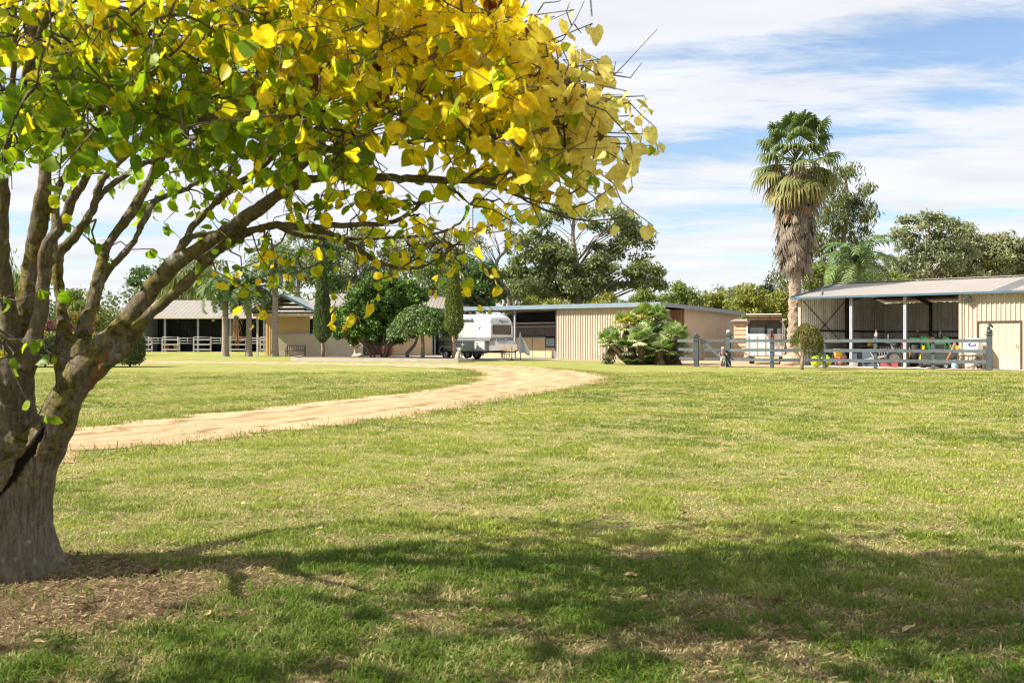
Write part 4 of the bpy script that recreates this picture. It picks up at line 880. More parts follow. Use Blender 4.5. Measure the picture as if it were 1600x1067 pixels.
def horse(label, loc, rz, grazing=False):
    me = bpy.data.meshes.new('horse'); bm = bmesh.new(); sk = bm.verts.layers.skin.verify()
    V = {}
    def v(k, p, r):
        q = bm.verts.new(p); q[sk].radius = (r, r); V[k] = q
    def e(*ks):
        for a, b in zip(ks[:-1], ks[1:]): bm.edges.new((V[a], V[b]))
    v('pel', (-.55, 0, 1.22), .29); v('mid', (-.05, 0, 1.15), .30); v('che', (.45, 0, 1.15), .27); v('dock', (-.83, 0, 1.3), .13)
    if grazing: v('nk', (.85, 0, 1.15), .17); v('pol', (1.2, 0, .98), .11); v('fac', (1.32, 0, .78), .10); v('muz', (1.4, 0, .52), .07)
    else: v('nk', (.78, 0, 1.48), .17); v('pol', (1.05, 0, 1.78), .105); v('fac', (1.28, 0, 1.62), .10); v('muz', (1.52, 0, 1.38), .07)
    e('mid', 'pel', 'dock'); e('mid', 'che', 'nk', 'pol', 'fac', 'muz')
    for s, n in ((-1, 'l'), (1, 'r')):
        v('h1'+n, (-.6, .16*s, 1.0), .17); v('h2'+n, (-.5, .17*s, .78), .11); v('h3'+n, (-.74, .17*s, .5), .06); v('h4'+n, (-.68, .17*s, .14), .045); v('h5'+n, (-.62, .17*s, .04), .06)
        e('pel', 'h1'+n, 'h2'+n, 'h3'+n, 'h4'+n, 'h5'+n)
        v('f1'+n, (.48, .15*s, .9), .12); v('f2'+n, (.5, .15*s, .5), .06); v('f3'+n, (.48, .15*s, .14), .042); v('f4'+n, (.53, .15*s, .04), .058)
        e('che', 'f1'+n, 'f2'+n, 'f3'+n, 'f4'+n)
        d = (.05, .06*s, .14) ; p = V['pol'].co; v('ear'+n, (p.x-.02, .07*s, p.z+.17), .02); e('pol', 'ear'+n)
    bm.verts.ensure_lookup_table(); bm.to_mesh(me); bm.free()
    o = bpy.data.objects.new('horse', me); C.objects.link(o); o.location = loc; o.rotation_euler = (0, 0, rz)
    for d in me.skin_vertices[0].data: d.use_root = False
    me.skin_vertices[0].data[0].use_root = True
    o.modifiers.new('skin', 'SKIN'); s = o.modifiers.new('sub', 'SUBSURF'); s.levels = s.render_levels = 2
    me.materials.append(mat('bay_coat', (.30, .095, .045), .55, .35, 2.5)); tag(o, label, 'horse')
    dk = mat('dark_horse_hair', (.025, .015, .012), .8, .3, 20)
    m = MB(); m.tube([(-.86, 0, 1.33), (-.98, 0, 1.15), (-1.0, 0, .8), (-.97, 0, .45)], [.04, .07, .07, .02], 7); m.build('tail', dk, o)
    m = MB(); a = V and None
    if grazing: pts = [(.4, 0, 1.42), (.8, 0, 1.33), (1.18, 0, 1.1)]
    else: pts = [(.4, 0, 1.45), (.68, 0, 1.62), (.98, 0, 1.88)]
    m.tube(pts, [.04, .06, .04], 6); m.build('mane', dk, o)
    return o
horse('bay horse with its head raised behind the hanging dead palm frond', (P(377, 531, 92.6).x, 92.8, .2), math.pi*.93)
horse('bay horse lowering its head behind the tubular gate by the barn', (P(411, 531, 93).x, 93.0, .2), math.pi*1.1, True)

def stable_block():
    t = thing('gabled_stable', 'cream stable block with a blue-edged gable porch and low rendered walls', 'stable', (-19.0, 82.0, 0))
    X1 = 14.5
    # main roof
    r = MB(); He, Hr = 3.85, 5.35
    for ya, yb, za, zb in ((-.5, 6.0, He, Hr), (6.0, 12.5, Hr, He)):
        n = 44; p = (X1-1.0)/n; vs = []
        for i in range(n):
            for a, o in ((0, 0), (.75, 0), (.82, .022), (.94, .022)): vs += [(2.0+(i+a)*p, ya, za+o), (2.0+(i+a)*p, yb, zb+o)]
        r.add(vs, [(2*i, 2*i+2, 2*i+3, 2*i+1) for i in range(len(vs)//2-1)])
    rf = r.build('roof', ROOFM, t)
    g = MB(); g.box((2.0, -.62, He-.18), (X1+1, -.505, He+.02)); g.build('gutter', BLUE, rf)
    w = MB(); w.corr((2.0, 12), (2.0, 3), 0, He-.1, side=-1); w.corr((X1+.8, 3), (X1+.8, 12), 0, He-.1, side=-1); w.corr((2, 12), (X1+.8, 12), 0, He-.1, side=-1); w.build('wall', CREAM, t)
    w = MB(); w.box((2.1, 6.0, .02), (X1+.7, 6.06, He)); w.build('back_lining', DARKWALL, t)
    # gable porch projecting to the front
    pr = MB(); Za, Zf, hw, cx = 4.92, 3.52, 2.75, .55
    for s in (-1, 1): pr.prism([(cx, Za), (cx+s*hw, Zf), (cx+s*hw, Zf+.06), (cx, Za+.06)], -2.2, 4.5, 'y')
    po = pr.build('porch_roof', mat('porch_roof_sheet', (.33, .37, .40), .45, .15, 1), t)
    g = MB()
    for s in (-1, 1): g.beam((cx, -2.26, Za+.0), (cx+s*hw, -2.26, Zf+.0), .05, .2, (0, 1, 0)) if False else g.prism([(cx, Za-.13), (cx+s*(hw+.05), Zf-.16), (cx+s*(hw+.05), Zf+.08), (cx, Za+.1)], -2.29, -2.21, 'y')
    g.build('barge_board', mat('blue_barge', (.17, .28, .36), .4, .1, 2), po)
    tr = MB(); dk = mat('truss_timber', (.055, .04, .03), .7, .3, 2)
    for z_, w_ in ((.28, 2.1), (.62, 1.4), (.95, .75)):
        for y in (-1.2, .4, 1.9): tr.box((cx-w_, y-.04, Zf+z_), (cx+w_, y+.04, Zf+z_+.09))
    for y in (-1.5, -.4, 1.4):
        tr.box((cx-hw+.2, y-.04, Zf-.08), (cx+hw-.2, y+.04, Zf+.04)); tr.beam((cx, y, Za-.1), (cx-hw+.2, y, Zf), .07, .1); tr.beam((cx, y, Za-.1), (cx+hw-.2, y, Zf), .07, .1)
    tr.build('truss', dk, po)
    for x in (-2.0,): 
        q = MB(); q.box((cx+x-.07, -2.05, 0), (cx+x+.07, -1.91, Zf-.08)); q.build('post', mat('porch_post_white', (.62, .60, .58), .5), t)
    q = MB(); q.box((cx-2.35, -2.0, Zf-.33), (cx+hw-.15, -1.94, Zf-.09)); q.build('lintel', mat('cream_beam', (.60, .50, .36), .6), t)
    w = MB(); w.corr((-1.25, -.2), (2.4, -.2), .02, Zf-.1, pitch=.2, dep=.03); w.corr((-1.25, 3), (-1.25, -.2), .02, Zf-.1, side=-1); w.build('porch_wall', mat('ochre_sheet', (.60, .40, .18), .6, .12, 1), t)
    # low rendered wall with a blue cap in front
    lw = MB(); lw.box((-.05, -1.2, 0), (3.6, -.98, 1.72)); lw.box((3.8, -1.2, 0), (6.9, -.98, 1.72)); o = lw.build('low_wall', RENDER, t)
    cp = MB(); cp.box((-.09, -1.24, 1.722), (3.64, -.94, 1.80)); cp.box((3.76, -1.24, 1.722), (6.94, -.94, 1.80)); cp.build('cap', mat('blue_grey_cap', (.28, .36, .42), .5), o)
    q = MB(); q.box((3.6, -1.23, 0), (3.8, -.95, 3.8)); q.build('post', LBLUE, t)
    q = MB(); q.box((6.95, 1.0, 0), (8.9, 1.06, 2.2)); q.build('door', mat('maroon_door', (.085, .025, .03), .5, .15, 2), t)
    # half-height stall fronts
    for a, c, col in ((8.9, 10.6, 'ochre'), (10.65, 12.3, 'ochre'), (13.05, 14.35, 'pale'), (14.75, 16.4, 'pale')):
        q = MB(); q.box((a, 1.4, .06), (c, 1.46, 1.72)); pn = q.build('stall_panel', TAN if col == 'ochre' else RENDER, t)
        e = MB(); e.box((a-.03, 1.37, 1.7), (c+.03, 1.49, 1.78)); e.box((c-.01, 1.375, .05), (c+.05, 1.485, 1.7)); e.build('trim', mat('stall_trim', (.33,)*3), pn)
    for x in (12.55, 14.55, 16.6): q = MB(); q.box((x-.07, 1.25, .05), (x+.07, 1.39, 3.8)); q.build('post', mat('grey_post', (.22,)*3), t)
    q = MB(); q.tube([(13.4, 1.36, 1.3), (13.45, 1.33, 1.18), (13.7, 1.33, 1.18), (13.75, 1.36, 1.3)], .03, 6); q.build('bucket_hook', DARKST, t)
stable_block()

# ------------------------------------------------------------------ trees and shrubs
LEAF = leafmat('foliage', .38, .5, .35)
GBARK = barkmat('pale_bark', 0, (.20, .165, .13), (.42, .36, .29))
DBARK = barkmat('grey_bark', 0, (.12, .095, .075), (.26, .215, .17))
def base(px, Y):
    return Vector(((px-800)/F*Y, Y, gz(Y)))
def canopy_points(ell, Y, org, r, clump, per, flat=.62, depth=1.0):
    """clumped leaf positions (local) inside ellipses given as (column, row, half width, half height[, dy]) in photo pixels"""
    Pp, Cc, Hub = [], [], []
    s = Y/F
    for e in ell:
        px, py, rx, ry = e[:4]; dy = e[4] if len(e) > 4 else 0
        c = np.array(P(px, py, Y))-np.array(org); c[1] += dy; ax = np.array([rx*s, min(max(rx, ry)*s*depth, 5.5), ry*s])
        n = max(2, int(ax[0]*ax[2]/(clump*clump*.24)))
        for _ in range(n):
            v = r.normal(size=3); v = v/np.linalg.norm(v)*r.random()**.38; q = c+v*ax*np.array([1, 1, 1])
            Hub.append(q); m = int(per*r.uniform(.55, 1.35)); w = rnd_unit(m, r)*r.random((m, 1))**.45
            sz = clump*r.uniform(.6, 1.25); pts = q+w*np.array([sz, sz, sz*flat])
            Pp.append(pts); tone = r.normal(0, 1); Cc.append(np.full(m, tone))
    return np.concatenate(Pp), np.concatenate(Cc), Hub
def bg_tree(name, label, px, Y, ell, cols, trunk=None, leaf=.3, clump=.9, per=55, flat=.62, bark=None, seed=0, group=None, cat='tree', asp=.42, droop=.4, limbs=.5, yfrac=0, tw=None, depth=1.0):
    r = np.random.default_rng(seed+100); rr = random.Random(seed); org = base(px, Y); t = thing(name, label, cat, org, 0, group)
    per = int(per*1.35); leaf = leaf*1.05; Pn, tone, hub = canopy_points(ell, Y, org, r, clump, per, flat, depth)
    a, b = np.array(cols[0]), np.array(cols[1]); k = np.clip(.5+tone*.25+r.normal(0, .22, len(Pn)), 0, 1)[:, None]; col = a*(1-k)+b*k
    if yfrac:
        y = (r.random(len(Pn)) < yfrac)[:, None]; col = np.where(y, np.array([.34, .27, .04])*r.uniform(.7, 1.2, (len(Pn), 1)), col)
    cards('crown', Pn, leaf, col, LEAF, t, droop, asp, r)
    top = max(h[2] for h in hub); mid = np.mean([h for h in hub], axis=0); tb = MB(); w = tw or .022*top+.12
    stem = [Vector((0, 0, -.1))]
    if trunk: stem += [P(q[0], q[1], Y)-org+Vector((0, q[2] if len(q) > 2 else 0, 0)) for q in trunk]
    else: stem += [Vector((rr.gauss(0, .1), 0, top*.2)), Vector((mid[0]*.5, mid[1]*.5, top*.5)), Vector((mid[0], mid[1], top*.85))]
    st = [Vector(q) for q in catmull([list(s) for s in stem], 4)]
    tb.tube(st, [w*(1-.72*i/(len(st)-1))*(1.25 if i == 0 else 1) for i in range(len(st))], 9)
    for h in hub:
        if rr.random() > limbs: continue
        h = Vector(h); cand = [(abs((h-s).length-(h.z-s.z)*.6)+(3 if s.z > h.z else 0)+(2 if s.z < top*.18 else 0), i) for i, s in enumerate(st)]; i = min(cand)[1]; s = st[i]
        ln = (h-s).length; q = [s, s.lerp(h, .4)+Vector((rr.gauss(0, .04*ln), rr.gauss(0, .04*ln), .10*ln)), s.lerp(h, .75)+Vector((rr.gauss(0, .03*ln), 0, .06*ln)), h]
        r0 = max(.03, min(w*.3, .013*ln)); tb.tube(q, [r0, r0*.7, r0*.45, .012], 5)
    tb.build('trunk', bark or DBARK, t)
    return t
GUM = ((.155, .19, .095), (.36, .395, .20)); OLIVE = ((.165, .185, .085), (.38, .39, .18)); DKG = ((.045, .10, .028), (.13, .22, .05)); LIME = ((.16, .20, .035), (.36, .385, .08)); GRN = ((.10, .165, .035), (.26, .34, .08))
# big spreading gum right of centre
bg_tree('gum_tree', 'big spreading gum tree behind the stable building, with pale bare limbs in its airy top', 903, 95,
    [(885, 332, 40, 14), (840, 345, 14, 12), (950, 345, 44, 22), (985, 372, 38, 20), (1005, 425, 36, 26), (965, 432, 50, 28), (905, 425, 60, 34), (835, 385, 46, 28), (815, 430, 42, 34), (855, 452, 50, 26), (940, 390, 40, 16), (870, 400, 42, 22), (800, 455, 32, 20), (1025, 445, 18, 14), (900, 455, 70, 20)],
    ((.125, .165, .06), (.30, .345, .125)), trunk=[(905, 490), (903, 450), (901, 410), (895, 370), (898, 335)], leaf=.38, clump=1.1, per=125, flat=.55, bark=GBARK, seed=1, limbs=.5, tw=.46)
bg_tree('gum_tree', 'thin twisted tree with sparse leaves just left of the big gum', 797, 90, [(745, 378, 26, 14), (790, 348, 18, 12), (765, 352, 20, 10), (742, 405, 16, 10), (800, 372, 8, 8)], GUM, trunk=[(797, 480), (792, 455), (775, 430), (778, 405), (795, 385), (797, 350)], leaf=.27, clump=.7, per=34, bark=DBARK, seed=2, limbs=1, tw=.3)
bg_tree('broadleaf_tree', 'dense dark green broadleaf tree behind the right-hand cypress', 740, 84, [(735, 432, 42, 36), (758, 462, 30, 26), (712, 455, 30, 30), (755, 425, 25, 22)], DKG, leaf=.34, clump=.8, per=80, seed=3, limbs=.2)
bg_tree('broadleaf_tree', 'pale mixed green tree between the big round shrub and the dark tree', 690, 88, [(668, 415, 34, 26), (690, 455, 34, 30), (650, 440, 24, 20)], GRN, leaf=.3, clump=.8, per=60, seed=4, yfrac=.08)
for i, (px, e, lab) in enumerate(((462, [(445, 395, 32, 30), (475, 372, 36, 22), (465, 420, 44, 30), (495, 410, 30, 34)], 'grey-green gum directly behind the gable porch'),
        (560, [(530, 385, 34, 26), (570, 372, 38, 20), (555, 412, 46, 36), (585, 440, 40, 30), (525, 440, 30, 26)], 'grey-green gum behind the big round shrub'),
        (640, [(620, 385, 34, 22), (655, 375, 36, 18), (640, 402, 42, 26), (690, 390, 32, 26), (715, 372, 26, 16), (700, 415, 40, 22)], 'olive gum behind the pale mixed tree, left of the dark broadleaf'))):
    bg_tree('gum_tree', lab, px, 112, e, OLIVE if i == 2 else GUM, leaf=.42, clump=1.2, per=70, seed=10+i, bark=GBARK, limbs=.5, tw=.4)
bg_tree('conifer', 'dark feathery conifer behind the gable porch roof', 500, 104, [(500, 372, 14, 12), (505, 392, 22, 16), (498, 420, 26, 18), (512, 440, 26, 18)], DKG, leaf=.36, clump=.8, per=60, seed=15, droop=.9)
bg_tree('broadleaf_tree', 'dark leafy tree behind the left end of the barn roof', 228, 122, [(222, 428, 28, 14), (250, 425, 22, 16), (210, 445, 16, 14), (240, 450, 30, 22)], DKG, leaf=.42, clump=1.0, per=60, seed=5)
bg_tree('willow_tree', 'light green drooping willow behind the barn roof', 300, 112, [(285, 432, 36, 28), (325, 425, 34, 30), (265, 452, 24, 22), (340, 455, 30, 22), (300, 460, 44, 18), (232, 470, 14, 20)], ((.12, .16, .03), (.27, .30, .08)), leaf=.5, clump=1.0, per=70, flat=1.3, asp=.2, droop=2.2, seed=6)
bg_tree('willow_tree', 'weeping light green tree beyond the mossy stems at the left edge', 22, 56, [(10, 430, 26, 34), (40, 445, 26, 40), (15, 490, 34, 40), (60, 500, 20, 36), (-40, 450, 40, 60)], GRN, leaf=.32, clump=.55, per=50, flat=1.5, asp=.2, droop=2.4, seed=7)
bg_tree('shrub_tree', 'round pale green tree behind the clipped hedge', 135, 82, [(125, 468, 28, 24), (140, 500, 34, 26), (112, 495, 26, 24), (160, 510, 22, 20)], GRN, leaf=.3, clump=.6, per=60, seed=8, yfrac=.1)
bg_tree('shrub_tree', 'distant dull green tree at the left end of the barn', 178, 150, [(170, 497, 30, 16), (195, 500, 24, 14), (150, 490, 22, 14)], GUM, leaf=.45, clump=1.1, per=50, seed=9)
# right side
bg_tree('gum_tree', 'tall slender gum tree with drooping foliage behind the shaggy palm', 1322, 76, [(1320, 262, 20, 18), (1296, 300, 24, 22), (1345, 305, 24, 18), (1310, 325, 30, 20), (1350, 330, 20, 20), (1290, 350, 26, 26), (1325, 362, 28, 18), (1272, 385, 24, 24), (1228, 400, 20, 18), (1222, 432, 18, 20), (1290, 420, 40, 26), (1340, 400, 26, 20)], ((.085, .115, .035), (.20, .23, .075)), trunk=[(1320, 440), (1318, 380), (1325, 320), (1320, 270)], leaf=.34, clump=.75, per=75, flat=.9, asp=.24, droop=1.5, bark=GBARK, seed=20, limbs=.8, tw=.28)
bg_tree('gum_tree', 'broad-topped gum tree with forked pale limbs behind the shed roof', 1456, 86, [(1455, 348, 46, 17), (1425, 372, 32, 18), (1490, 360, 32, 16), (1470, 382, 40, 20), (1512, 355, 12, 7), (1420, 405, 28, 18), (1470, 415, 46, 22), (1430, 432, 34, 16), (1400, 425, 30, 20), (1500, 435, 40, 16), (1485, 400, 40, 20)], GUM, trunk=[(1457, 450), (1455, 420), (1450, 385), (1452, 350)], leaf=.32, clump=.85, per=95, flat=.5, bark=GBARK, seed=21, limbs=.7, tw=.28)
bg_tree('gum_tree', 'bushy olive gum at the right edge behind the shed roof', 1560, 90, [(1525, 385, 36, 22), (1560, 402, 44, 30), (1600, 415, 40, 36), (1518, 418, 30, 26), (1560, 368, 14, 10), (1640, 410, 40, 40), (1550, 432, 60, 18), (1580, 392, 36, 20), (1530, 408, 36, 22), (1508, 378, 30, 16), (1605, 388, 40, 24)], OLIVE, trunk=[(1560, 450), (1565, 420), (1560, 390)], leaf=.34, clump=.9, per=90, flat=.55, bark=GBARK, seed=22, limbs=.6, tw=.35)
bg_tree('broadleaf_tree', 'leafy green tree under the tall gum behind the left end of the shed roof', 1278, 70, [(1275, 430, 28, 20), (1310, 436, 30, 16), (1390, 436, 40, 14), (1345, 440, 30, 10)], GRN, leaf=.3, clump=.6, per=60, seed=23, yfrac=.1)
# row of yellowing ornamental trees beyond the stables
row = [(832, 'first small yellowing tree left of the big gum trunk', 466), (868, 'small yellow-green tree showing just above the stable gutter', 468), (948, 'small yellow-tipped tree right of the big gum trunk', 462), (1004, 'small green tree below the right side of the big gum', 455), (1062, 'upright small green tree above the stable corner', 444), (1122, 'small yellowing tree above the end of the stable wing', 458), (1172, 'rounded yellowing tree behind the raised float door', 446), (1226, 'yellowing tree behind the shaggy palm trunk', 452)]
for i, (px, lab, top) in enumerate(row):
    bg_tree('ornamental_tree', lab, px, 84+(i % 3)*3, [(px, top+16, 26, 16), (px-14, top+30, 24, 18), (px+14, top+28, 24, 18), (px, top+6, 10, 8), (px, top+52, 34, 18)], LIME if i not in (3, 4) else GRN, leaf=.26, clump=.5, per=55, flat=1.1, seed=30+i, yfrac=.13 if i not in (3, 4) else .05, group='row of small trees beyond the stables')
bg_tree('conifer', 'narrow dark pine beside the yellowing tree behind the float', 1197, 96, [(1197, 450, 8, 8), (1197, 465, 16, 12), (1200, 485, 22, 16), (1200, 510, 24, 18)], ((.012, .035, .018), (.045, .085, .035)), leaf=.4, clump=.6, per=50, seed=40)
bg_tree('gum_tree', 'hazy grey-green gum far behind the float', 1148, 135, [(1140, 455, 26, 12), (1165, 450, 16, 10), (1105, 466, 16, 12), (1150, 475, 40, 14)], GUM, leaf=.5, clump=1.2, per=50, seed=41)
# far wood that closes the horizon
def far_wood():
    r = np.random.default_rng(77); n = 26000; x = r.uniform(-230, 230, n); h = (5+8*fbm(x*.045, x*0+2)+2.5*vnoise(x*.3, x*0+9)); z = h*r.random(n)**.8
    y = 190+r.uniform(0, 14, n); c = np.array([.07, .10, .04])*r.uniform(.6, 1.6, (n, 1)); k = fbm(x*.1, z*.2)[:, None]; c = c*(1-k)+np.array([.15, .16, .06])*k
    o = cards('far_wood', np.c_[x, y, z], .95, c, LEAF, None, .2, .6, r); tag(o, 'distant strip of woodland closing the horizon', 'woodland', kind='stuff')
far_wood()

# clipped hedge and purple shrub at the left
def hedge():
    r = np.random.default_rng(12); Y = 48.0; t = thing('hedge', 'long clipped dark green hedge behind the mossy trunk', 'hedge', base(100, Y))
    n = 15000; x = r.uniform(-5.5, 3.55, n); f = r.random(n); yy = r.uniform(-1.1, 1.1, n); zz = r.uniform(.15, 1.62, n)
    face = r.integers(0, 4, n); yy = np.where(face == 0, -1.1+np.abs(r.normal(0, .1, n)), yy); zz = np.where(face == 1, 1.6-np.abs(r.normal(0, .1, n)), zz); x = np.where(face == 2, 3.55-np.abs(r.normal(0, .12, n)), x)
    bulge = (fbm(x*1.2, zz*1.2+yy)-.5)*.32; rc = np.clip(np.abs(zz-.9)/.8, 0, 1)**4*.2
    zz = zz+bulge*(face == 1); yy = np.where(face == 0, yy-bulge+rc, yy); x = np.where(face == 2, x-rc-bulge, x)
    Pn = np.c_[x, yy, zz]; k = r.random((n, 1)); c = np.array([.055, .09, .028])*(1-k)+np.array([.17, .20, .065])*k; tp = ((zz > 1.45) & (r.random(n) < .45))[:, None]; c = np.where(tp, np.array([.30, .28, .05]), c)
    cards('crown', Pn, .115, c, LEAF, t, -.1, .6, r)
    st = MB(); rr = random.Random(3)
    for i in range(9):
        X = -5.2+i*1.05; st.tube([(X, rr.uniform(-.3, .3), -.05), (X+.1, 0, .5), (X+rr.uniform(-.3, .3), rr.uniform(-.3, .3), 1.2)], [.06, .05, .02], 6)
    st.build('stem', DBARK, t)
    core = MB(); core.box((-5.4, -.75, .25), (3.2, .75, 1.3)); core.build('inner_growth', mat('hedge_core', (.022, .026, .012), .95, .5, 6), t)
hedge()
bg_tree('shrub', 'purple-leaved shrub above the hedge', 92, 53, [(85, 508, 18, 12), (105, 515, 16, 10), (140, 520, 16, 8)], ((.10, .025, .035), (.24, .09, .10)), leaf=.14, clump=.35, per=60, seed=51, cat='shrub', tw=.05)
bg_tree('shrub', 'orange-tinged bush between the left stems', 140, 58, [(140, 505, 14, 14), (112, 492, 12, 12)], ((.20, .14, .03), (.34, .26, .05)), leaf=.16, clump=.35, per=50, seed=52, cat='shrub', tw=.05)

# garden bed shrubs
bedm = mat('garden_mulch', (.13, .075, .055), .95, .5, 6, bump=.8, bscale=30, dirt=(.22, .14, .10))
sheet('garden_bed', [(-13.5, 62.1), (-3.2, 58.3), (-2.6, 59.0), (-3.6, 66.0), (-8, 70), (-14.6, 70)], bedm, .15, jit=.2)
k = MB()
q = [Vector((-13.75, 61.95, 0)), Vector((-11, 60.85, 0)), Vector((-8, 59.7, 0)), Vector((-5.5, 58.85, 0)), Vector((-3.1, 58.05, 0)), Vector((-2.4, 58.6, 0)), Vector((-2.6, 60.5, 0))]
for a, b in zip(q[:-1], q[1:]): k.beam(a+Vector((0, 0, .1)), b+Vector((0, 0, .1)), .16, .22)
k.beam(q[0]+Vector((0, 0, .1)), Vector((-14.7, 70, .1)), .16, .22)
o = k.build('kerb', CONC); tag(o, kind='structure')
def round_shrub():
    Y = 66.0; t = thing('round_shrub', 'large dense round evergreen shrub with many stems in the garden bed', 'shrub', base(592, Y)+Vector((0, 0, .15)))
    r = np.random.default_rng(61); org = np.array(t.location)
    ell = [(590, 470, 46, 36), (562, 490, 36, 38), (625, 480, 40, 42), (548, 515, 26, 26), (575, 515, 40, 24), (615, 512, 40, 24), (645, 480, 26, 34), (600, 445, 40, 18)]
    Pn, tone, hub = canopy_points(ell, Y, org, r, .34, 85, .8)
    keep = Pn[:, 2] > .75; Pn, tone = Pn[keep], tone[keep]
    kk = np.clip(.45+tone*.24+r.normal(0, .2, len(Pn)), 0, 1)[:, None]; c = np.array([.035, .085, .018])*(1-kk)+np.array([.16, .29, .045])*kk
    pxs = 800+F*(Pn[:, 0]+org[0])/(Pn[:, 1]+org[1]); pys = HZ-(Pn[:, 2]+org[2]-CAMH)*F/(Pn[:, 1]+org[1])
    d = np.minimum(np.hypot((pxs-549)/9, (pys-500)/8), np.hypot((pxs-539)/6, (pys-514)/7)); yel = ((d < 1) & (Pn[:, 1] < .2))[:, None]; c = np.where(yel, np.array([.42, .38, .02]), c)
    cards('crown', Pn, .19, c, leafmat('gloss_leaf', .25, .5, .35), t, -.25, .62, r)
    b = MB(); rr = random.Random(5)
    for i in range(9):
        a = rr.uniform(-1, 1); b.tube([(a*.45, rr.uniform(-.3, .3), -.1), (a*.8, 0, .6), (a*1.4+rr.gauss(0, .2), rr.gauss(0, .4), 1.5), (a*1.9, rr.gauss(0, .6), 2.6)], [.07, .06, .05, .02], 6)
    b.tube([(1.9, .1, -.1), (1.85, .1, .25), (2.35, .1, .8), (2.55, .1, 1.3), (2.3, .1, 2.0)], [.13, .12, .1, .09, .05], 7)
    b.build('stem', DBARK, t)
round_shrub()
def cypress(label, px, Y, top, half, zb=.95, seed=0, cols=((.05, .10, .028), (.16, .22, .055))):
    r = np.random.default_rng(seed); t = thing('cypress_tree', label, 'tree', base(px, Y)+Vector((0, 0, .15)))
    H = (HZ-top)/F*Y+CAMH-.15; R0 = half/F*Y; n = 9500
    u = r.random(n)**.8; z = zb+(H-zb)*u; prof = np.minimum(1, (u/.12)**.6)*np.clip(1-u, 0, 1)**.42*1.05
    a = r.uniform(0, 6.283, n); rad = R0*prof*np.clip(1-np.abs(r.normal(0, .16, n)), .2, 1)*(1+.16*(fbm(a*2.2+seed, z*1.8)-.5)*2)
    Pn = np.c_[rad*np.cos(a), rad*np.sin(a), z]; k = np.clip(r.random((n, 1))*.6+.7*(fbm(a*3, z*3)[:, None]-.2), 0, 1); c = np.array(cols[0])*(1-k)+np.array(cols[1])*k
    ow = np.c_[np.cos(a)*.5, np.sin(a)*.5, np.full(n, 1.5)]; cards('crown', Pn, .15, c, LEAF, t, -1.2, .4, r, ow)
    b = MB(); b.tube([(0, 0, -.1), (.03, 0, .5), (-.02, 0, 1.2), (0, 0, H*.85)], [.14, .11, .1, .03], 8); b.build('trunk', barkmat('reddish_bark_%d' % seed, 0, (.20, .12, .075), (.42, .29, .20)), t)
cypress('slim dark cypress in front of the gable porch', 504, 69, 420, 14.5, .9, 1)
cypress('slim sunlit cypress in front of the white horse trailer', 709, 60.3, 414, 15.5, 1.35, 2, ((.08, .125, .028), (.24, .29, .065)))
def weeping():
    Y = 62; t = thing('weeping_tree', 'umbrella-shaped weeping tree with glossy leaves and a straight pale trunk in the garden bed', 'tree', base(660, Y)+Vector((0, 0, .15)))
    r = np.random.default_rng(71); n = 15000; a = r.uniform(0, 6.283, n); u = r.random(n)**.55; R0 = 2.2
    rr_ = R0*u; z = 3.3-1.4*u**2.4+(fbm(a*2.5, u*4)-.5)*.75-np.abs(r.normal(0, .22, n))-u*r.random(n)*.35
    Pn = np.c_[rr_*np.cos(a)*1.0, rr_*np.sin(a), z]; k = np.clip(fbm(a*4, u*7)*1.4-.2+r.normal(0, .2, n), 0, 1)[:, None]; c = np.array([.05, .10, .025])*(1-k)+np.array([.20, .32, .06])*k
    gr = (r.random(n) < .1)[:, None]; c = np.where(gr, np.array([.20, .19, .17]), c)
    cards('crown', Pn, .17, c, MC['gloss_leaf'], t, 1.0, .5, r)
    b = MB(); b.tube([(0, 0, -.1), (.02, 0, .8), (-.03, 0, 1.7), (.05, 0, 2.3)], [.14, .12, .12, .15], 9); rr = random.Random(1)
    for i in range(16):
        an = i*.393+rr.uniform(-.2, .2); ln = rr.uniform(1.2, 2.0); b.tube([(.03, 0, 2.2), (math.cos(an)*ln*.4, math.sin(an)*ln*.4, 2.75), (math.cos(an)*ln*.8, math.sin(an)*ln*.8, 2.2), (math.cos(an)*ln, math.sin(an)*ln, 1.6)], [.08, .05, .035, .012], 5)
    b.build('trunk', GBARK, t)
weeping()
def lollipop():
    Y = 43.2; t = thing('weeping_standard', 'small grafted weeping tree with a mop of brown-green leaves at the fence', 'tree', base(1253, Y)); r = np.random.default_rng(81); n = 11000
    a = r.uniform(0, 6.283, n); u = r.random(n)**.5; R0 = .70; z = 2.03-.62*u**2.2+(fbm(a*3, u*5)-.5)*.22-np.abs(r.normal(0, .2, n))-.75*(r.random(n)**2.2)*(u > .75)*(np.cos(a+.5) > -.55)
    Pn = np.c_[.22+R0*u*np.cos(a), R0*u*np.sin(a), z]; k = np.clip(fbm(a*4, u*6)*1.3-.2+r.normal(0, .25, n), 0, 1)[:, None]; c = np.array([.07, .07, .02])*(1-k)+np.array([.30, .32, .07])*k; y = (r.random(n) < .12)[:, None]; c = np.where(y, np.array([.34, .24, .08]), c)
    cards('crown', Pn, .085, c, LEAF, t, 1.6, .3, r)
    b = MB(); b.tube([(-.01, 0, -.05), (.02, 0, .4), (.10, 0, 1.0), (.14, 0, 1.5), (.16, 0, 1.7)], [.085, .075, .075, .085, .10], 9); rr = random.Random(2)
    for i in range(14):
        an = i*.45; b.tube([(.15, 0, 1.65), (.2+math.cos(an)*.3, math.sin(an)*.3, 1.78), (.22+math.cos(an)*.52, math.sin(an)*.52, 1.5), (.22+math.cos(an)*.6, math.sin(an)*.6, 1.2)], [.03, .018, .010, .004], 4)
    b.build('trunk', barkmat('warm_bark', 0, (.22, .15, .10), (.42, .31, .21)), t)
lollipop()

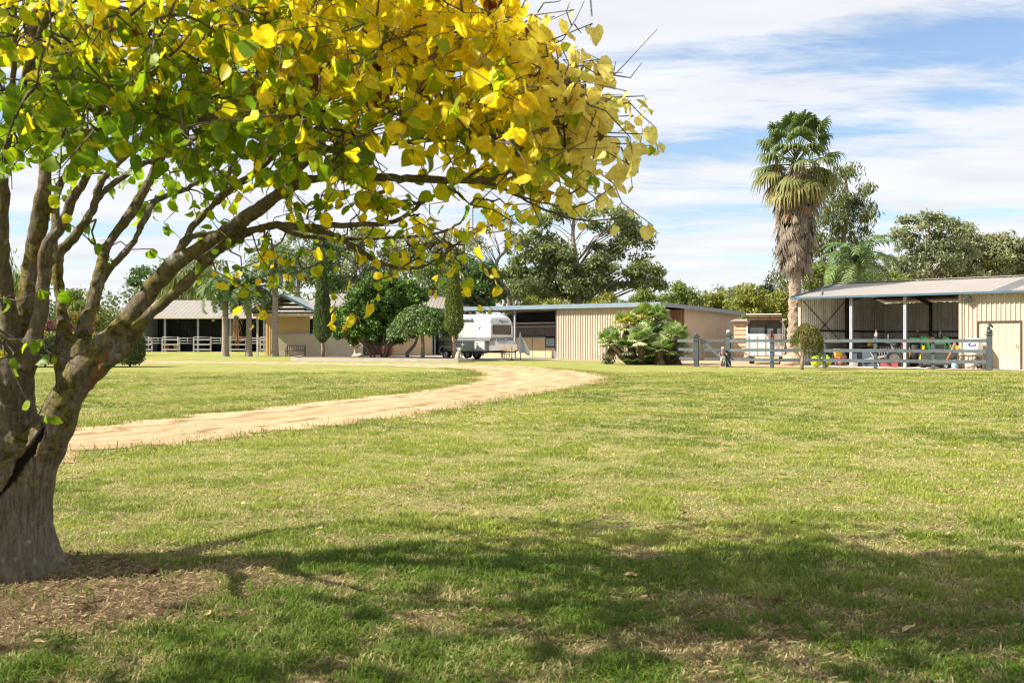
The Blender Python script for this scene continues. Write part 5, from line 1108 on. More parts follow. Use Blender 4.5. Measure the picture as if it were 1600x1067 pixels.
# ------------------------------------------------------------------ palms
def fan(mb, o, d, pet, Rr, nseg, droop, col, up=Vector((0, 0, 1)), spread=115, fold=.0, pr=.012, jit=None):
    rr = jit or R; o = Vector(o); d = Vector(d).normalized(); s = d.cross(up)
    if s.length < .05: s = Vector((1, 0, 0))
    s.normalize(); n = s.cross(d); h = o+d*pet
    base_c = col; mb.col = (col[0]*.9+.05, col[1]*.85+.03, col[2]*.8)
    if pet > .05: mb.tube([o, o+d*pet*.5+Vector((0, 0, .03*pet)), h], [pr*1.3, pr, pr*.8], 4)
    for i in range(nseg):
        a = math.radians(-spread+2*spread*i/(nseg-1)+rr.uniform(-2, 2)); L_ = Rr*(1-.28*abs(a)/2.0)*rr.uniform(.88, 1.08)
        q = (d*math.cos(a)+s*math.sin(a)).normalized(); q = (q-n*(fold*abs(math.sin(a)))).normalized(); wd = Rr*math.radians(2*spread/(nseg-1))*.33; cr = q.cross(n).normalized()*wd
        m1 = h+q*L_*.5-Vector((0, 0, droop*L_*.10)); m2 = h+q*L_*.78-Vector((0, 0, droop*L_*.26)); tp = h+q*L_*.95-Vector((0, 0, droop*L_*(.55+rr.uniform(0, .15))))
        t = rr.uniform(.8, 1.2); mb.col = tuple(c*t for c in base_c)
        mb.add([h-cr*.12, h+cr*.12, m1+cr, m1-cr, m2+cr*.6, m2-cr*.6, tp], [(0, 1, 2, 3), (3, 2, 4, 5), (5, 4, 6)])
def tall_palm():
    Y = 51.6; px = 1241; org = base(px, Y); t = thing('fan_palm', 'tall shaggy fan palm with a skirt of dead fronds beside the machinery shed', 'palm tree', org); rr = random.Random(14)
    def z(py): return (HZ-py)/F*Y+CAMH
    # trunk with leaf-base lattice
    b = MB(); n = 26; Ht = z(262); rows = 96; vs = []
    for i in range(rows+1):
        zz = Ht*i/rows; r0 = .31+.16*math.exp(-zz/.9)-.05*zz/Ht; xo = .1*zz/Ht
        for j in range(n):
            a = 2*math.pi*j/n; k = max(0, math.sin(a*6+zz*8.5))*max(0, math.sin(a*6-zz*8.5)); rj = r0*(1+.20*(k**.5))
            vs.append((xo+rj*math.cos(a), rj*math.sin(a), zz-.05))
    b.add(vs, [(i*n+j, i*n+(j+1) % n, (i+1)*n+(j+1) % n, (i+1)*n+j) for i in range(rows) for j in range(n)], False); b.build('trunk', barkmat('palm_bark', 0, (.17, .105, .07), (.46, .37, .28), (1, 1, .5)), t)
    sk = MB(); g = (.27, .22, .17)
    for i in range(420):
        u = rr.random(); zz = z(404)+(z(262)-z(404))*u; a = rr.uniform(0, 6.283); r0 = .52+.52*u+rr.uniform(0, .28); w = Vector((math.cos(a), math.sin(a), 0))
        kk = rr.uniform(.55, 1.15); c = tuple(x*kk for x in (g if rr.random() < .86 else (.28, .18, .11)))
        o = Vector((.1*zz/Ht, 0, zz+.35))+w*(.25); d = (w*(.16+.34*u*rr.random())+Vector((0, 0, -1))+Vector((rr.gauss(0, .08), rr.gauss(0, .08), 0)))
        fan(sk, o+w*(r0-.32)*.9, d, rr.uniform(.25, .6), rr.uniform(.6, 1.0), 9, .1, c, up=w, spread=rr.uniform(16, 34), fold=.3, jit=rr)
    sk.build('dead_fronds', leafmat('dead_frond', .12, .8, .15), t, col=True)
    gr = MB(); ctr = Vector((.1, 0, z(268)))
    for i in range(56):
        u = (i+.5)/56; el = math.radians(74-112*u**.9+rr.uniform(-12, 12)); a = i*2.39996; w = Vector((math.cos(a)*math.cos(el), math.sin(a)*math.cos(el), math.sin(el)))
        age = max(0, (u-.68)/.32); c = Vector((.10, .155, .045)).lerp(Vector((.20, .23, .08)), min(1, u*1.3)).lerp(Vector((.38, .30, .10)), age*rr.uniform(.3, 1))
        pet = (1.25+.45*(1-u))*rr.uniform(.8, 1.1); fan(gr, ctr+Vector((0, 0, .75*(1-u)))+w*.12, w, pet, rr.uniform(.95, 1.25), 19, .8+.6*u, tuple(c), spread=105, fold=.12, pr=.022, jit=rr)
    for i in range(7):        # flower stalks sticking out of the top
        a = rr.uniform(0, 6.28); gr.col = (.25, .22, .10); w = Vector((math.cos(a)*.3, math.sin(a)*.3, 1)); gr.tube([ctr+Vector((0, 0, .6)), ctr+w*1.6, ctr+w*2.5+Vector((w.x*1.2, 0, 0))], [.02, .014, .006], 4)
    gr.build('green_fronds', leafmat('palm_leaf', .4, .5, .25), t, col=True)
tall_palm()
def palm_clump():
    Y = 52.3; org = base(1005, Y); t = thing('dwarf_fan_palm', 'many-trunked dwarf fan palm clump at the lawn edge before the ribbed wall', 'palm clump', org); rr = random.Random(23)
    heads = [((953, 536), (990, 573), -.3), ((1000, 530), (1002, 571), -.7), ((1052, 528), (1033, 571), -.6), ((1010, 497), (1006, 571), .9), ((1032, 500), (1018, 571), .8), ((980, 510), (994, 571), .5), ((1028, 548), (1024, 571), -1.0), ((985, 545), (990, 571), -.2), ((1060, 550), (1040, 571), .2), ((1010, 520), (1008, 571), .2), ((1040, 522), (1026, 571), .7)]
    tr = MB(); gr = MB()
    for k, (h, f, dy) in enumerate(heads):
        a = P(f[0], f[1], Y)-org; a.z = -.05; a.y += dy*.4; b = P(h[0], h[1], Y)-org; b.y += dy; m = a.lerp(b, .5)+Vector((0, 0, -.08))
        for q in range(1): tr.tube([a, m, b], [.22, .20, .17], 9)
        L_ = (b-a).length
        for i in range(int(170*L_)):           # shaggy fibre and old stubs
            u = rr.random(); p = a.lerp(b, u); w = Vector((rr.gauss(0, 1), rr.gauss(0, 1), .3)).normalized(); tr.add([p+w*.15, p+w*.15+Vector((.045, 0, .03)), p+w*rr.uniform(.24, .42)+Vector((0, 0, rr.uniform(-.22, .06)))], [(0, 1, 2)])
        for i in range(28):
            u = (i+.5)/28; el = math.radians(88-102*u+rr.uniform(-9, 9)); az = i*2.4+k; w = Vector((math.cos(az)*math.cos(el), math.sin(az)*math.cos(el), math.sin(el)))
            yel = (k in (3, 5) and rr.random() < .5); c = (.50, .46, .07) if yel else ((.46, .52, .28) if rr.random() < .4 else (.25, .38, .08)); kk = rr.uniform(.75, 1.2); c = tuple(x*kk for x in c)
            fan(gr, b+w*.05, w, rr.uniform(.3, .52), rr.uniform(.46, .62), 15, .22, c, spread=100, fold=.22, pr=.01, jit=rr)
    for h, f, dy in heads:
        b = P(h[0], h[1], Y)-org; b.y += dy
        for i in range(11):
            az = rr.uniform(0, 6.28); kk = rr.uniform(.5, 1.1); fan(gr, b+Vector((0, 0, -.05)), Vector((math.cos(az)*.35, math.sin(az)*.35, -1)), rr.uniform(.15, .4), rr.uniform(.3, .5), 9, .1, (.30*kk, .20*kk, .115*kk), up=Vector((math.cos(az), math.sin(az), 0)), spread=38, fold=.3, pr=.01, jit=rr)
    for i in range(26):
        az = rr.uniform(0, 6.28); fan(gr, Vector((rr.uniform(-1.0, 1.35), rr.uniform(-.7, .3), .15)), Vector((math.cos(az), math.sin(az)-.3, .5)), .3, .42, 13, .3, (.12, .22, .05), spread=95, fold=.2, pr=.008, jit=rr)
    tr.build('trunk', barkmat('shaggy_bark', 0, (.05, .032, .022), (.20, .125, .08), (1, 1, .6)), t); gr.build('fronds', MC['palm_leaf'], t, col=True)
    # small sucker on an old post beside it
    s = thing('ivy_post', 'weathered short post wrapped in a small shrub left of the dwarf palms', 'post', base(948, 53.4)); b = MB(); b.box((-.07, -.07, -.05), (.07, .07, .95)); b.build('post', mat('weathered_post', (.30, .28, .24), .9, .3, 5), s)
    r = np.random.default_rng(5); q = np.c_[r.normal(.1, .16, 700), r.normal(-.05, .14, 700), r.uniform(.02, .62, 700)]; cards('foliage', q, .1, np.array([.06, .11, .03])*r.uniform(.5, 1.7, (700, 1)), LEAF, s, .2, .5, r)
palm_clump()
def feather_palm(label, px, Y, base_py, crown_py, nf, flen, seed, tw=.27, lean=0, cut=.35, group=None, zb=None, dead=False):
    rr = random.Random(seed); org = base(px, Y) if zb is None else Vector(((px-800)/F*Y, Y, zb)); t = thing('feather_palm', label, 'palm tree', org, 0, group); H = (HZ-crown_py)/F*Y+CAMH-org.z
    b = MB(); n = 14; rows = int(H*9); vs = []
    for i in range(rows+1):
        u = i/rows; r0 = tw*(1.0+.35*math.exp(-u*H/.35)-.14*u)*(1+.02*math.sin(i*1.9)+.03*(i % 3 == 0)); 
        for j in range(n): a = 2*math.pi*j/n; vs.append((lean*u*u+r0*math.cos(a), r0*math.sin(a), H*u-.05))
    b.add(vs, [(i*n+j, i*n+(j+1) % n, (i+1)*n+(j+1) % n, (i+1)*n+j) for i in range(rows) for j in range(n)], True)
    for i in range(10): a = i*.63; w = Vector((math.cos(a), math.sin(a), 0)); b.tube([Vector((lean, 0, H-.1))+w*tw*.6, Vector((lean, 0, H+.25))+w*tw*1.05, Vector((lean, 0, H+.8))+w*tw*1.7], [.10, .08, .04], 5)
    b.build('trunk', mat('palm_trunk', (.27, .225, .195), .9, .35, 5, bump=.5, stretch=(1, 1, 6), dirt=(.15, .12, .10)), t)
    g = MB(); c0 = Vector((lean, 0, H+.3))
    for i in range(nf):
        u = (i+.5)/nf; el = math.radians(80-75*u+rr.uniform(-8, 8)); az = i*2.39996+seed; w = Vector((math.cos(az), math.sin(az), 0)); L_ = flen*rr.uniform(.85, 1.1); pts = []; e = el; p = c0.copy(); m = 14
        for k in range(m+1):
            pts.append(p.copy()); p = p+(w*math.cos(e)+Vector((0, 0, math.sin(e))))*(L_/m); e -= math.radians(9.5+3*u)*(.5+k/m)
        g.col = (.16, .17, .06); g.tube(pts, [.028*(1-k/(m+1))+.006 for k in range(m+1)], 4)
        c = Vector((.09, .17, .05)).lerp(Vector((.21, .28, .10)), rr.random()*.8)
        for k in range(2, m+1):
            for half in (0, .5):
              for s in (-1, 1):
                tdir = (pts[k]-pts[k-1]).normalized(); sd = tdir.cross(Vector((0, 0, 1)));
                if sd.length < .05: sd = Vector((-w.y, w.x, 0))
                sd.normalize(); ll = L_*.21*(1-abs(k/m-.5)*1.0)*rr.uniform(.8, 1.15); o = pts[k-1].lerp(pts[k], half); q = (sd*s+tdir*.55+Vector((0, 0, rr.uniform(-.25, .35)))).normalized(); mid = o+q*ll*.5; tip = o+q*ll*.9-Vector((0, 0, ll*.42)); wv = tdir*.042
                kk = rr.uniform(.75, 1.25); g.col = tuple(x*kk for x in c); g.add([o-wv, o+wv, mid+wv*1.3, mid-wv*1.3, tip], [(0, 1, 2, 3), (3, 2, 4)])
    g.build('fronds', MC['palm_leaf'], t, col=True)
    if dead:
        d = MB(); 
        for i in range(60):
            a = rr.uniform(0, 6.28); x = -.95+rr.gauss(0, .10); y = -.25+rr.gauss(0, .1); l = rr.uniform(.7, 2.3); kk = rr.uniform(.7, 1.15); d.col = tuple(v*kk for v in (.50, .31, .19)); s0 = Vector((x, y, H-1.45-rr.uniform(0, .5))); e1 = s0+Vector((rr.gauss(0, .13), rr.gauss(0, .13), -l)); d.tube([s0, s0.lerp(e1, .5)+Vector((rr.gauss(0, .05), 0, 0)), e1], [.022, .03, .008], 3)
        d.build('dead_flower_spray', MC['dead_frond'], t, col=True)
        sd = MB(); sd.tube([(lean-.1, -.1, H+.1), (-.55, -.25, H-.25), (-.9, -.25, H-.55)], [.05, .04, .03], 6); rq = np.random.default_rng(3); st = sd.build('seed_stalk', mat('green_stalk', (.09, .10, .035), .7, .3, 5), t)
        q = np.r_[rq.normal(0, .17, (420, 3))*np.array([1, 1, 1.2])+np.array([-.8, -.25, H-.72])]; cards('seed_bunch', q, .10, np.array([.06, .085, .03])*rq.uniform(.5, 1.8, (420, 1)), LEAF, t, .1, .8, rq)
    return t
feather_palm('stout palm left of the pair, its crown brushing the barn roof', 352, 78, 557, 462, 34, 3.0, 1, .27, group='palms in front of the barn')
feather_palm('middle palm of the three by the barn, carrying a hanging dead flower spray', 389, 78.3, 557, 464, 36, 3.2, 2, .24, group='palms in front of the barn', dead=True)
feather_palm('tallest palm of the three, right beside the porch post', 430, 77.6, 557, 425, 32, 3.2, 3, .25, group='palms in front of the barn')
feather_palm('bushy feather palm rising behind the machinery shed roof', 1340, 66, 560, 425, 30, 3.7, 4, .36)

# ------------------------------------------------------------------ fence, gate and the things along it
FP = [(1138, 47.6), (1206, 46.2), (1288, 45.5), (1368, 44.3), (1458, 43.3), (1546, 42.1)]
def fxy(px, Y): return Vector(((px-800)/F*Y, Y, 0))
def fence():
    o0 = fxy(*FP[0]); t = thing('rail_fence', 'grey-blue post-and-rail fence with three boards along the edge of the lawn', 'fence', o0); pts = [fxy(*q)-o0 for q in FP]
    dr = (pts[-1]-pts[0]).normalized(); nn = Vector((dr.y, -dr.x, 0))    # towards the viewer
    for i, p in enumerate(pts):
        big = i in (0, len(pts)-1); h = .11 if big else .075; top = 1.50 if big else 1.40
        b = MB(); a = math.atan2(dr.y, dr.x); b.box((p.x-h, p.y-h, -.2), (p.x+h, p.y+h, top), a)
        if big: b.box((p.x-h-.035, p.y-h-.035, top), (p.x+h+.035, p.y+h+.035, top+.06), a); b.box((p.x-h+.02, p.y-h+.02, top+.06), (p.x+h-.02, p.y+h-.02, top+.1), a)
        po = b.build('post', mat('fence_post_paint', (.058, .07, .078), .65, .3, 4, bump=.3), t, bevel=.012)
        if i == 0:
            c = MB(); c.lathe([(.02, .0), (.09, .03), (.11, .09), (.08, .15), (.02, .18)], 12, (p.x, p.y, top+.1)); c.build('cap', mat('pale_cap', (.55, .54, .47), .7, .3, 8, dirt=(.25, .24, .2)), po)
        if i == len(pts)-1:      # horse-head finial
            c = MB(); c.lathe([(.13, 0), (.15, .03), (.1, .07), (.12, .1), (.06, .14)], 12, (p.x, p.y, top+.1)); z = top+.2
            c.tube([(p.x-.03, p.y, z), (p.x-.035, p.y, z+.13), (p.x+.0, p.y, z+.25), (p.x+.06, p.y, z+.27)], [.075, .065, .05, .035], 8); c.tube([(p.x+.0, p.y, z+.25), (p.x+.09, p.y, z+.2), (p.x+.15, p.y, z+.12)], [.055, .045, .03], 8)
            for s in (-.02, .02): c.tube([(p.x-.01, p.y+s, z+.27), (p.x-.015, p.y+s*1.3, z+.34)], [.016, .004], 5)
            c.build('horse_head_finial', mat('dark_green_iron', (.045, .065, .06), .5, .3, 6), po)
        if i == 4:
            c = MB(); c.tube([(p.x-.10, p.y-.1, 1.34), (p.x-.02, p.y-.13, 1.38), (p.x+.09, p.y-.1, 1.3), (p.x+.02, p.y-.13, 1.22), (p.x-.08, p.y-.1, 1.2)], [.02]*5, 6); c.build('rope_coil', mat('dark_rope', (.05, .06, .07), .8, .3, 20), po)
        if i == 3:
            c = MB(); c.lathe([(.045, -.02), (.05, 0), (.045, .02)], 12, (p.x+.04, p.y-.1, 1.28)); c.build('insulator', WHITE, po)
    for i in range(len(pts)-1):
        for k, z in enumerate((.37, .82, 1.26)):
            a, b_ = pts[i]+nn*.10, pts[i+1]+nn*.10; b = MB(); m = R.uniform(-.012, .012); ia = .11 if i == 0 else .003; ib = .11 if i == len(pts)-2 else .003
            b.beam(a+dr*ia+Vector((0, 0, z+m)), b_-dr*ib+Vector((0, 0, z-m)), .038, .145); b.build('rail', FENCEM, t)
    return t
fence()
def gate():
    a = fxy(1088, 48.2); b2 = fxy(1134, 47.72); t = thing('timber_gate', 'closed dark grey timber gate with a diagonal brace between two thick posts', 'gate', a); d = (b2-a); ln = d.length; d.normalize(); an = math.atan2(d.y, d.x)
    b = MB(); b.box((-.115, -.115, -.2), (.115, .115, 1.44), an); b.box((-.15, -.15, 1.44), (.15, .15, 1.52), an); b.lathe([(.08, 0), (.10, .04), (.05, .1), (.02, .12)], 10, (0, 0, 1.52)); b.build('gate_post', mat('fence_post_paint', (.058,)*3), t, bevel=.01)
    up = Vector((0, 0, 1)); nn = Vector((d.y, -d.x, 0))
    b = MB(); b.beam(d*.24+up*.35, d*.24+up*1.34, .14, .06, d); b.build('stile', mat('fence_post_paint', (.058,)*3), t)
    for z in (.37, .82, 1.27): b = MB(); b.beam(d*.31+up*z, d*(ln-.06)+up*z, .04, .13); b.build('rail', FENCEM, t)
    b = MB(); b.beam(d*.30+up*1.25+nn*.05, d*(ln-.12)+up*.36+nn*.05, .04, .15); b.build('brace', FENCEM, t)
    b = MB(); b.beam(d*(-.1)+nn*.13+up*1.27, d*.5+nn*.13+up*1.27, .012, .05); b.build('hinge_strap', DARKST, t)
    # stay prop by the latch post
    b = MB(); b.beam(d*(ln+.05)+nn*.22+up*.42, d*(ln+.28)+nn*.35+up*0, .07, .04); b.build('prop', FENCEM, t)
    # boards running on to the left behind the palms
    l = thing('rail_fence', 'dark short run of fence boards half hidden behind the dwarf palms', 'fence', a)
    e = Vector((-.75, 5.2, 0))
    b = MB(); b.box((e.x-.07, e.y-.07, -.1), (e.x+.07, e.y+.07, 1.35)); b.build('post', FENCEM, l)
    for z in (.37, .82, 1.26): b = MB(); b.beam(Vector((-.12, .05, z)), e+Vector((.08, -.08, z)), .04, .14); b.build('rail', FENCEM, l)
gate()
def jockey():
    o = fxy(1129.5, 47.45); t = thing('jockey_statue', 'small painted jockey statue in white breeches and dark boots at the gate latch post', 'statue', o, -.2)
    b = MB()
    for s in (-1, 1): b.tube([(s*.05, 0, .26), (s*.062, .01, .36), (s*.055, 0, .47)], [.05, .055, .06], 8)
    b.lathe([(.06, .42), (.10, .47), (.095, .52)], 10); b.build('breeches', WHITE, t)
    b = MB()
    for s in (-1, 1): b.tube([(s*.05, 0, .03), (s*.05, 0, .15), (s*.05, 0, .29)], [.04, .042, .05], 8); b.tube([(s*.05, .02, .035), (s*.06, -.1, .03)], [.042, .03], 7)
    b.build('boots', mat('dark_boot', (.03, .03, .05), .4, .2, 8), t)
    b = MB(); b.lathe([(.085, .5), (.10, .58), (.115, .68), (.09, .74), (.04, .76)], 12, sy=.7); b.tube([(-.1, 0, .71), (-.17, -.04, .6), (-.13, -.13, .53)], [.045, .04, .03], 7); b.tube([(.1, 0, .71), (.18, -.04, .62), (.2, -.14, .6)], [.045, .04, .03], 7)
    b.build('jacket', mat('maroon_silk', (.17, .08, .07), .5, .5, 12, dirt=(.35, .33, .28)), t)
    b = MB(); b.tube([(0, 0, .75), (0, -.005, .79), (0, -.01, .86), (0, -.005, .9)], [.035, .06, .068, .04], 10); b.tube([(-.13, -.13, .53), (-.12, -.17, .51)], [.03, .02], 6); b.tube([(.2, -.14, .6), (.2, -.18, .6)], [.03, .02], 6); b.tube([(0, -.07, .83), (0, -.085, .825)], [.012, .008], 5); b.build('head', mat('painted_skin', (.42, .25, .17), .5, .2, 10), t)
    b = MB(); b.lathe([(.07, .87), (.074, .9), (.06, .95), (.02, .97)], 12); b.prism([(-.06, .87), (.06, .87), (.05, .885), (-.05, .885)], -.13, -.05, 'y'); b.build('cap', mat('cream_cap', (.5, .46, .36), .6, .3, 10), t)
    b = MB(); b.box((-.15, -.16, -.05), (.15, .12, .03)); b.build('base', CONC, t)
jockey()

# ------------------------------------------------------------------ white horse trailer (left of the ribbed wall)
def wheel(parent, o, r, w, axis=1, hub=(.45, .46, .48), metal=.7):
    """tyre with a dished rim; axle along local y"""
    b = MB(); n = 24; prof = [(r*.62, -w/2), (r*.93, -w/2), (r, -w*.32), (r, w*.32), (r*.93, w/2), (r*.62, w/2)]; vs = []
    for rad, y in prof:
        for j in range(n): a = 2*math.pi*j/n; vs.append((o[0]+rad*math.cos(a), o[1]+y, o[2]+rad*math.sin(a)))
    k = len(prof); fs = [(i*n+j, i*n+(j+1) % n, ((i+1) % k)*n+(j+1) % n, ((i+1) % k)*n+j) for i in range(k) for j in range(n)]
    b.add(vs, fs, True); ty = b.build('wheel', BLACK, parent)
    m = MB(); y0 = o[1]-w*.36; vs = []; prof = [(r*.64, -w*.45), (r*.56, -w*.2), (r*.3, -w*.28), (r*.12, -w*.42), (.003, -w*.44)]
    for rad, y in prof:
        for j in range(n): a = 2*math.pi*j/n; vs.append((o[0]+rad*math.cos(a), o[1]+y, o[2]+rad*math.sin(a)))
    m.add(vs, [(i*n+j, i*n+(j+1) % n, (i+1)*n+(j+1) % n, (i+1)*n+j) for i in range(len(prof)-1) for j in range(n)], True)
    for j in range(8):
        a = j*math.pi/4; m.tube([(o[0]+r*.46*math.cos(a), o[1]-w*.20, o[2]+r*.46*math.sin(a)), (o[0]+r*.46*math.cos(a), o[1]-w*.27, o[2]+r*.46*math.sin(a))], r*.07, 6)
    m.build('rim', mat('rim_%d' % int(hub[0]*100+hub[1]*10), hub, .35, .15, 5, metal=metal), ty); return ty
def horse_trailer():
    u = Vector((.74, -.67, 0)); t = thing('horse_trailer', 'white horse trailer with a rounded nose and dark lower side beside the open stalls', 'trailer', Vector((-4.05, 66.8, .02)), math.atan2(u.y, u.x))
    # x: 0 rear .. 4.6 nose; y: -1.1 (viewer's side) .. 1.1 ; z up
    Wd = 1.1; zb, zt = 1.28, 2.92; nose = [(3.55, zt), (3.95, zt-.01), (4.25, zt-.10), (4.46, zt-.28), (4.56, zt-.55), (4.60, zt-1.0), (4.60, zb)]
    def body(mb, xs, z0, z1f, ins):
        """rounded body: stations (x, top) swept over the width with rolled edges"""
        vs = []; prof = [(-1, 0), (-1, .80), (-.97, .90), (-.88, .97), (-.72, 1.0), (.72, 1.0), (.88, .97), (.97, .90), (1, .80), (1, 0)]
        for x, zt_, wf in xs:
            for a, h in prof: vs.append((x, a*Wd*wf, z0+(zt_-z0)*h))
        n = len(prof); fs = [(i*n+j, (i+1)*n+j, (i+1)*n+j+1, i*n+j+1) for i in range(len(xs)-1) for j in range(n-1)]
        fs += [tuple(range(n-1, -1, -1)), tuple((len(xs)-1)*n+j for j in range(n))]; mb.add(vs, fs, False)
    b = MB(); body(b, [(-.1, zt-.06, 1), (.2, zt, 1), (3.4, zt, 1), (3.8, zt, 1), (4.1, zt-.05, .995), (4.32, zt-.15, .985), (4.47, zt-.3, .97), (4.55, zt-.5, .96), (4.58, zt-.62, .955)], zb, zt, 0)
    for i in range(len(b.sm)-2): b.sm[i] = True
    b.build('body', WHITE, t)
    q = MB(); q.box((-.1, -Wd+.01, .55), (3.2, Wd-.01, zb-.001)); q.build('lower_body', mat('dark_green_panel', (.022, .035, .033), .25, .3, 1.5, coat=.4), t)
    q = MB(); q.box((-.08, -Wd-.012, zb-.06), (4.60, -Wd-.001, zb+.16)); q.box((4.585, -Wd*.95, zb-.06), (4.612, Wd*.95, zb+.16)); q.build('band', mat('grey_band', (.20, .21, .21), .4, .15, 3), t)
    q = MB(); q.box((3.2, -Wd+.005, .56), (4.1, Wd-.005, zb-.055)); fl = q.build('front_locker', mat('pale_locker', (.42, .43, .42), .4, .1, 2), t, bevel=.03)
    q = MB(); q.tube([(3.42, -Wd-.01, 1.02), (3.42, -Wd-.02, 1.06), (3.5, -Wd-.02, 1.06)], .02, 6); q.build('latch', DARKST, fl)
    q = MB(); q.prism([(4.1, .58), (5.15, .62), (5.15, 1.0), (4.75, 1.24), (4.1, 1.24)], -.85, .85, 'y'); q.build('toolbox', ALU, t)
    # doors, hatch lines, window, awning, logo
    q = MB(); q.box((.35, -Wd-.012, 1.36), (1.65, -Wd-.003, 2.45)); d = q.build('side_door', mat('pale_grey_door', (.46, .475, .45), .35, .08, 2), t, bevel=.004)
    q = MB(); q.box((1.35, -Wd-.04, 1.85), (1.48, -Wd-.013, 1.98)); q.build('handle', DARKST, d)
    q = MB(); q.box((1.75, -Wd-.012, 1.36), (3.3, -Wd-.003, 2.45)); d = q.build('side_door', mat('pale_grey_door', (.62,)*3), t, bevel=.004)
    q = MB(); q.box((1.95, -Wd-.03, 1.5), (2.05, -Wd-.013, 1.55)); q.build('handle', DARKST, d)
    q = MB(); q.tube([(.0, -Wd-.09, 2.62), (3.0, -Wd-.09, 2.62)], .085, 10); q.tube([(2.92, -Wd-.09, 2.62), (3.04, -Wd-.09, 2.62)], .11, 10); q.build('awning', mat('awning_white', (.74, .74, .73), .5), t)
    q = MB(); q.prism([(-.78, 1.62), (.78, 1.62), (.86, 1.70), (.86, 2.14), (.78, 2.22), (-.78, 2.22), (-.86, 2.14), (-.86, 1.70)], 4.583, 4.60, 'x'); w = q.build('window', GLASS, t)
    q = MB()
    for a, c in (((-.86, 1.62), (-.78, 2.22)), ((.78, 1.62), (.86, 2.22))): q.box((4.598, a[0], a[1]+.05), (4.606, c[0], c[1]-.05))
    q.box((4.598, -.86, 2.19), (4.606, .86, 2.23)); q.build('frame', DARKST, w)
    for y in (-.55, .35): q = MB(); q.lathe([(.06, 0), (.055, .02), (.02, .03)], 12, (0, 0, 0)); q.v = [(4.6+z, y+x, 1.3+yy) for x, yy, z in q.v]; q.build('lamp', mat('lamp_white', (.7,)*3), t)
    def text(s, size, loc, rot, m, par, nm='lettering'):
        cu = bpy.data.curves.new(nm, 'FONT'); cu.body = s; cu.size = size; cu.extrude = .002; cu.align_x = 'CENTER'; cu.shear = .25; o = bpy.data.objects.new(nm, cu); C.objects.link(o); cu.materials.append(m); 
        dg = bpy.context.evaluated_depsgraph_get(); me = bpy.data.meshes.new_from_object(o.evaluated_get(dg)); bpy.data.objects.remove(o); me.materials.clear(); me.materials.append(m)
        o = bpy.data.objects.new(nm, me); C.objects.link(o); o.parent = par; o.location = loc; o.rotation_euler = rot; return o
    text('Pegasus', .27, (4.62, .15, 2.40), (math.radians(84), 0, math.radians(90)), mat('black_ink', (.015, .015, .018), .5), t)
    q = MB(); q.tube([(3.55, -Wd-.012, 2.15), (3.65, -Wd-.012, 2.0), (3.72, -Wd-.012, 2.13), (3.85, -Wd-.012, 2.16)], .018, 5); q.tube([(3.62, -Wd-.012, 2.1), (3.64, -Wd-.012, 1.88)], .014, 5); q.build('horse_emblem', mat('emblem_blue', (.12, .16, .24), .5), t)
    # painted star flash and warm patch on the dark lower side
    q = MB(); cx, cz = 2.15, .98; pts = []
    for i in range(8): a = i*math.pi/4; rr_ = .24 if i % 2 == 0 else .05; pts.append((cx+rr_*math.cos(a), cz+rr_*1.0*math.sin(a)))
    q.prism(pts, -Wd-.005, -Wd+.008, 'y'); q.build('star_decal', ALU, t)
    # chassis, mudguard, wheels, drawbar
    q = MB(); q.box((-.1, -.95, .42), (4.1, -.85, .55)); q.box((-.1, .85, .42), (4.1, .95, .55)); q.beam((4.0, -.7, .5), (5.75, -.02, .52), .08, .1); q.beam((4.0, .7, .5), (5.75, .02, .52), .08, .1); q.tube([(5.7, 0, .56), (5.95, 0, .6)], [.06, .05], 8); q.build('drawbar', DARKST, t)
    q = MB(); q.tube([(5.45, .0, .02), (5.45, 0, .85)], .03, 8); q.box((5.36, -.06, 0), (5.54, .06, .05)); q.build('jockey_stand', DARKST, t)
    xs = (.55, 1.42)
    q = MB(); pl = [(.05, .42), (.08, .68), (.2, .82), (.45, .86), (1.5, .86), (1.75, .82), (1.88, .68), (1.92, .42), (1.85, .42), (1.8, .66), (1.7, .76), (1.5, .79), (.45, .79), (.28, .76), (.16, .66), (.12, .42)]
    q.prism(pl, -Wd-.16, -Wd+.08, 'y'); q.build('mudguard', mat('navy_guard', (.12, .16, .24), .25, .1, 3, coat=.4), t)
    for x in xs:
        wheel(t, (x, -.99, .34), .34, .22); wheel(t, (x, .99, .34), .34, .22)
    q = MB()
    for x in (4.3, 4.5, 4.7, 4.9): q.box((x, .3, .0), (x+.03, .34, .38))
    q.box((4.2, .29, .36), (5.0, .35, .4)); q.box((4.2, .29, .03), (5.0, .35, .07)); 
    s = thing('step_stand', 'low white slatted stand beneath the trailer drawbar', 'stand', t.location, t.rotation_euler.z); q.build('frame', WHITE, s)
horse_trailer()
def sheet_cover():
    o = Vector((.62, 64.3, 0)); t = thing('hanging_rug', 'pale grey horse rug hanging in front of the stall panel at the drawbar', 'rug', o, -.2); b = MB(); n, m = 9, 9; vs = []
    for s in (1, -1):
        for i in range(n):
            for j in range(m):
                u = i/(n-1); v = j/(m-1); w = (.32+.42*math.sin(v*2.2))*(u-.5); vs.append((w+.22*v-.15*u*(1-v), s*.03*(1+math.sin(u*9+v*3))+.06*math.sin(u*7), 1.75-1.38*v-.3*abs(u-.45)*(1-v)+.1*math.sin(u*5)))
    fs = []
    for k in (0, n*m): fs += [(k+i*m+j, k+i*m+j+1, k+(i+1)*m+j+1, k+(i+1)*m+j) for i in range(n-1) for j in range(m-1)]
    b.add(vs, fs, True); b.build('cloth', mat('grey_cloth', (.50, .50, .54), .85, .15, 4), t); p = MB(); p.tube([(-.1, .1, 0), (-.08, .1, 1.72)], .03, 6); p.build('pole', DARKST, t)
sheet_cover()

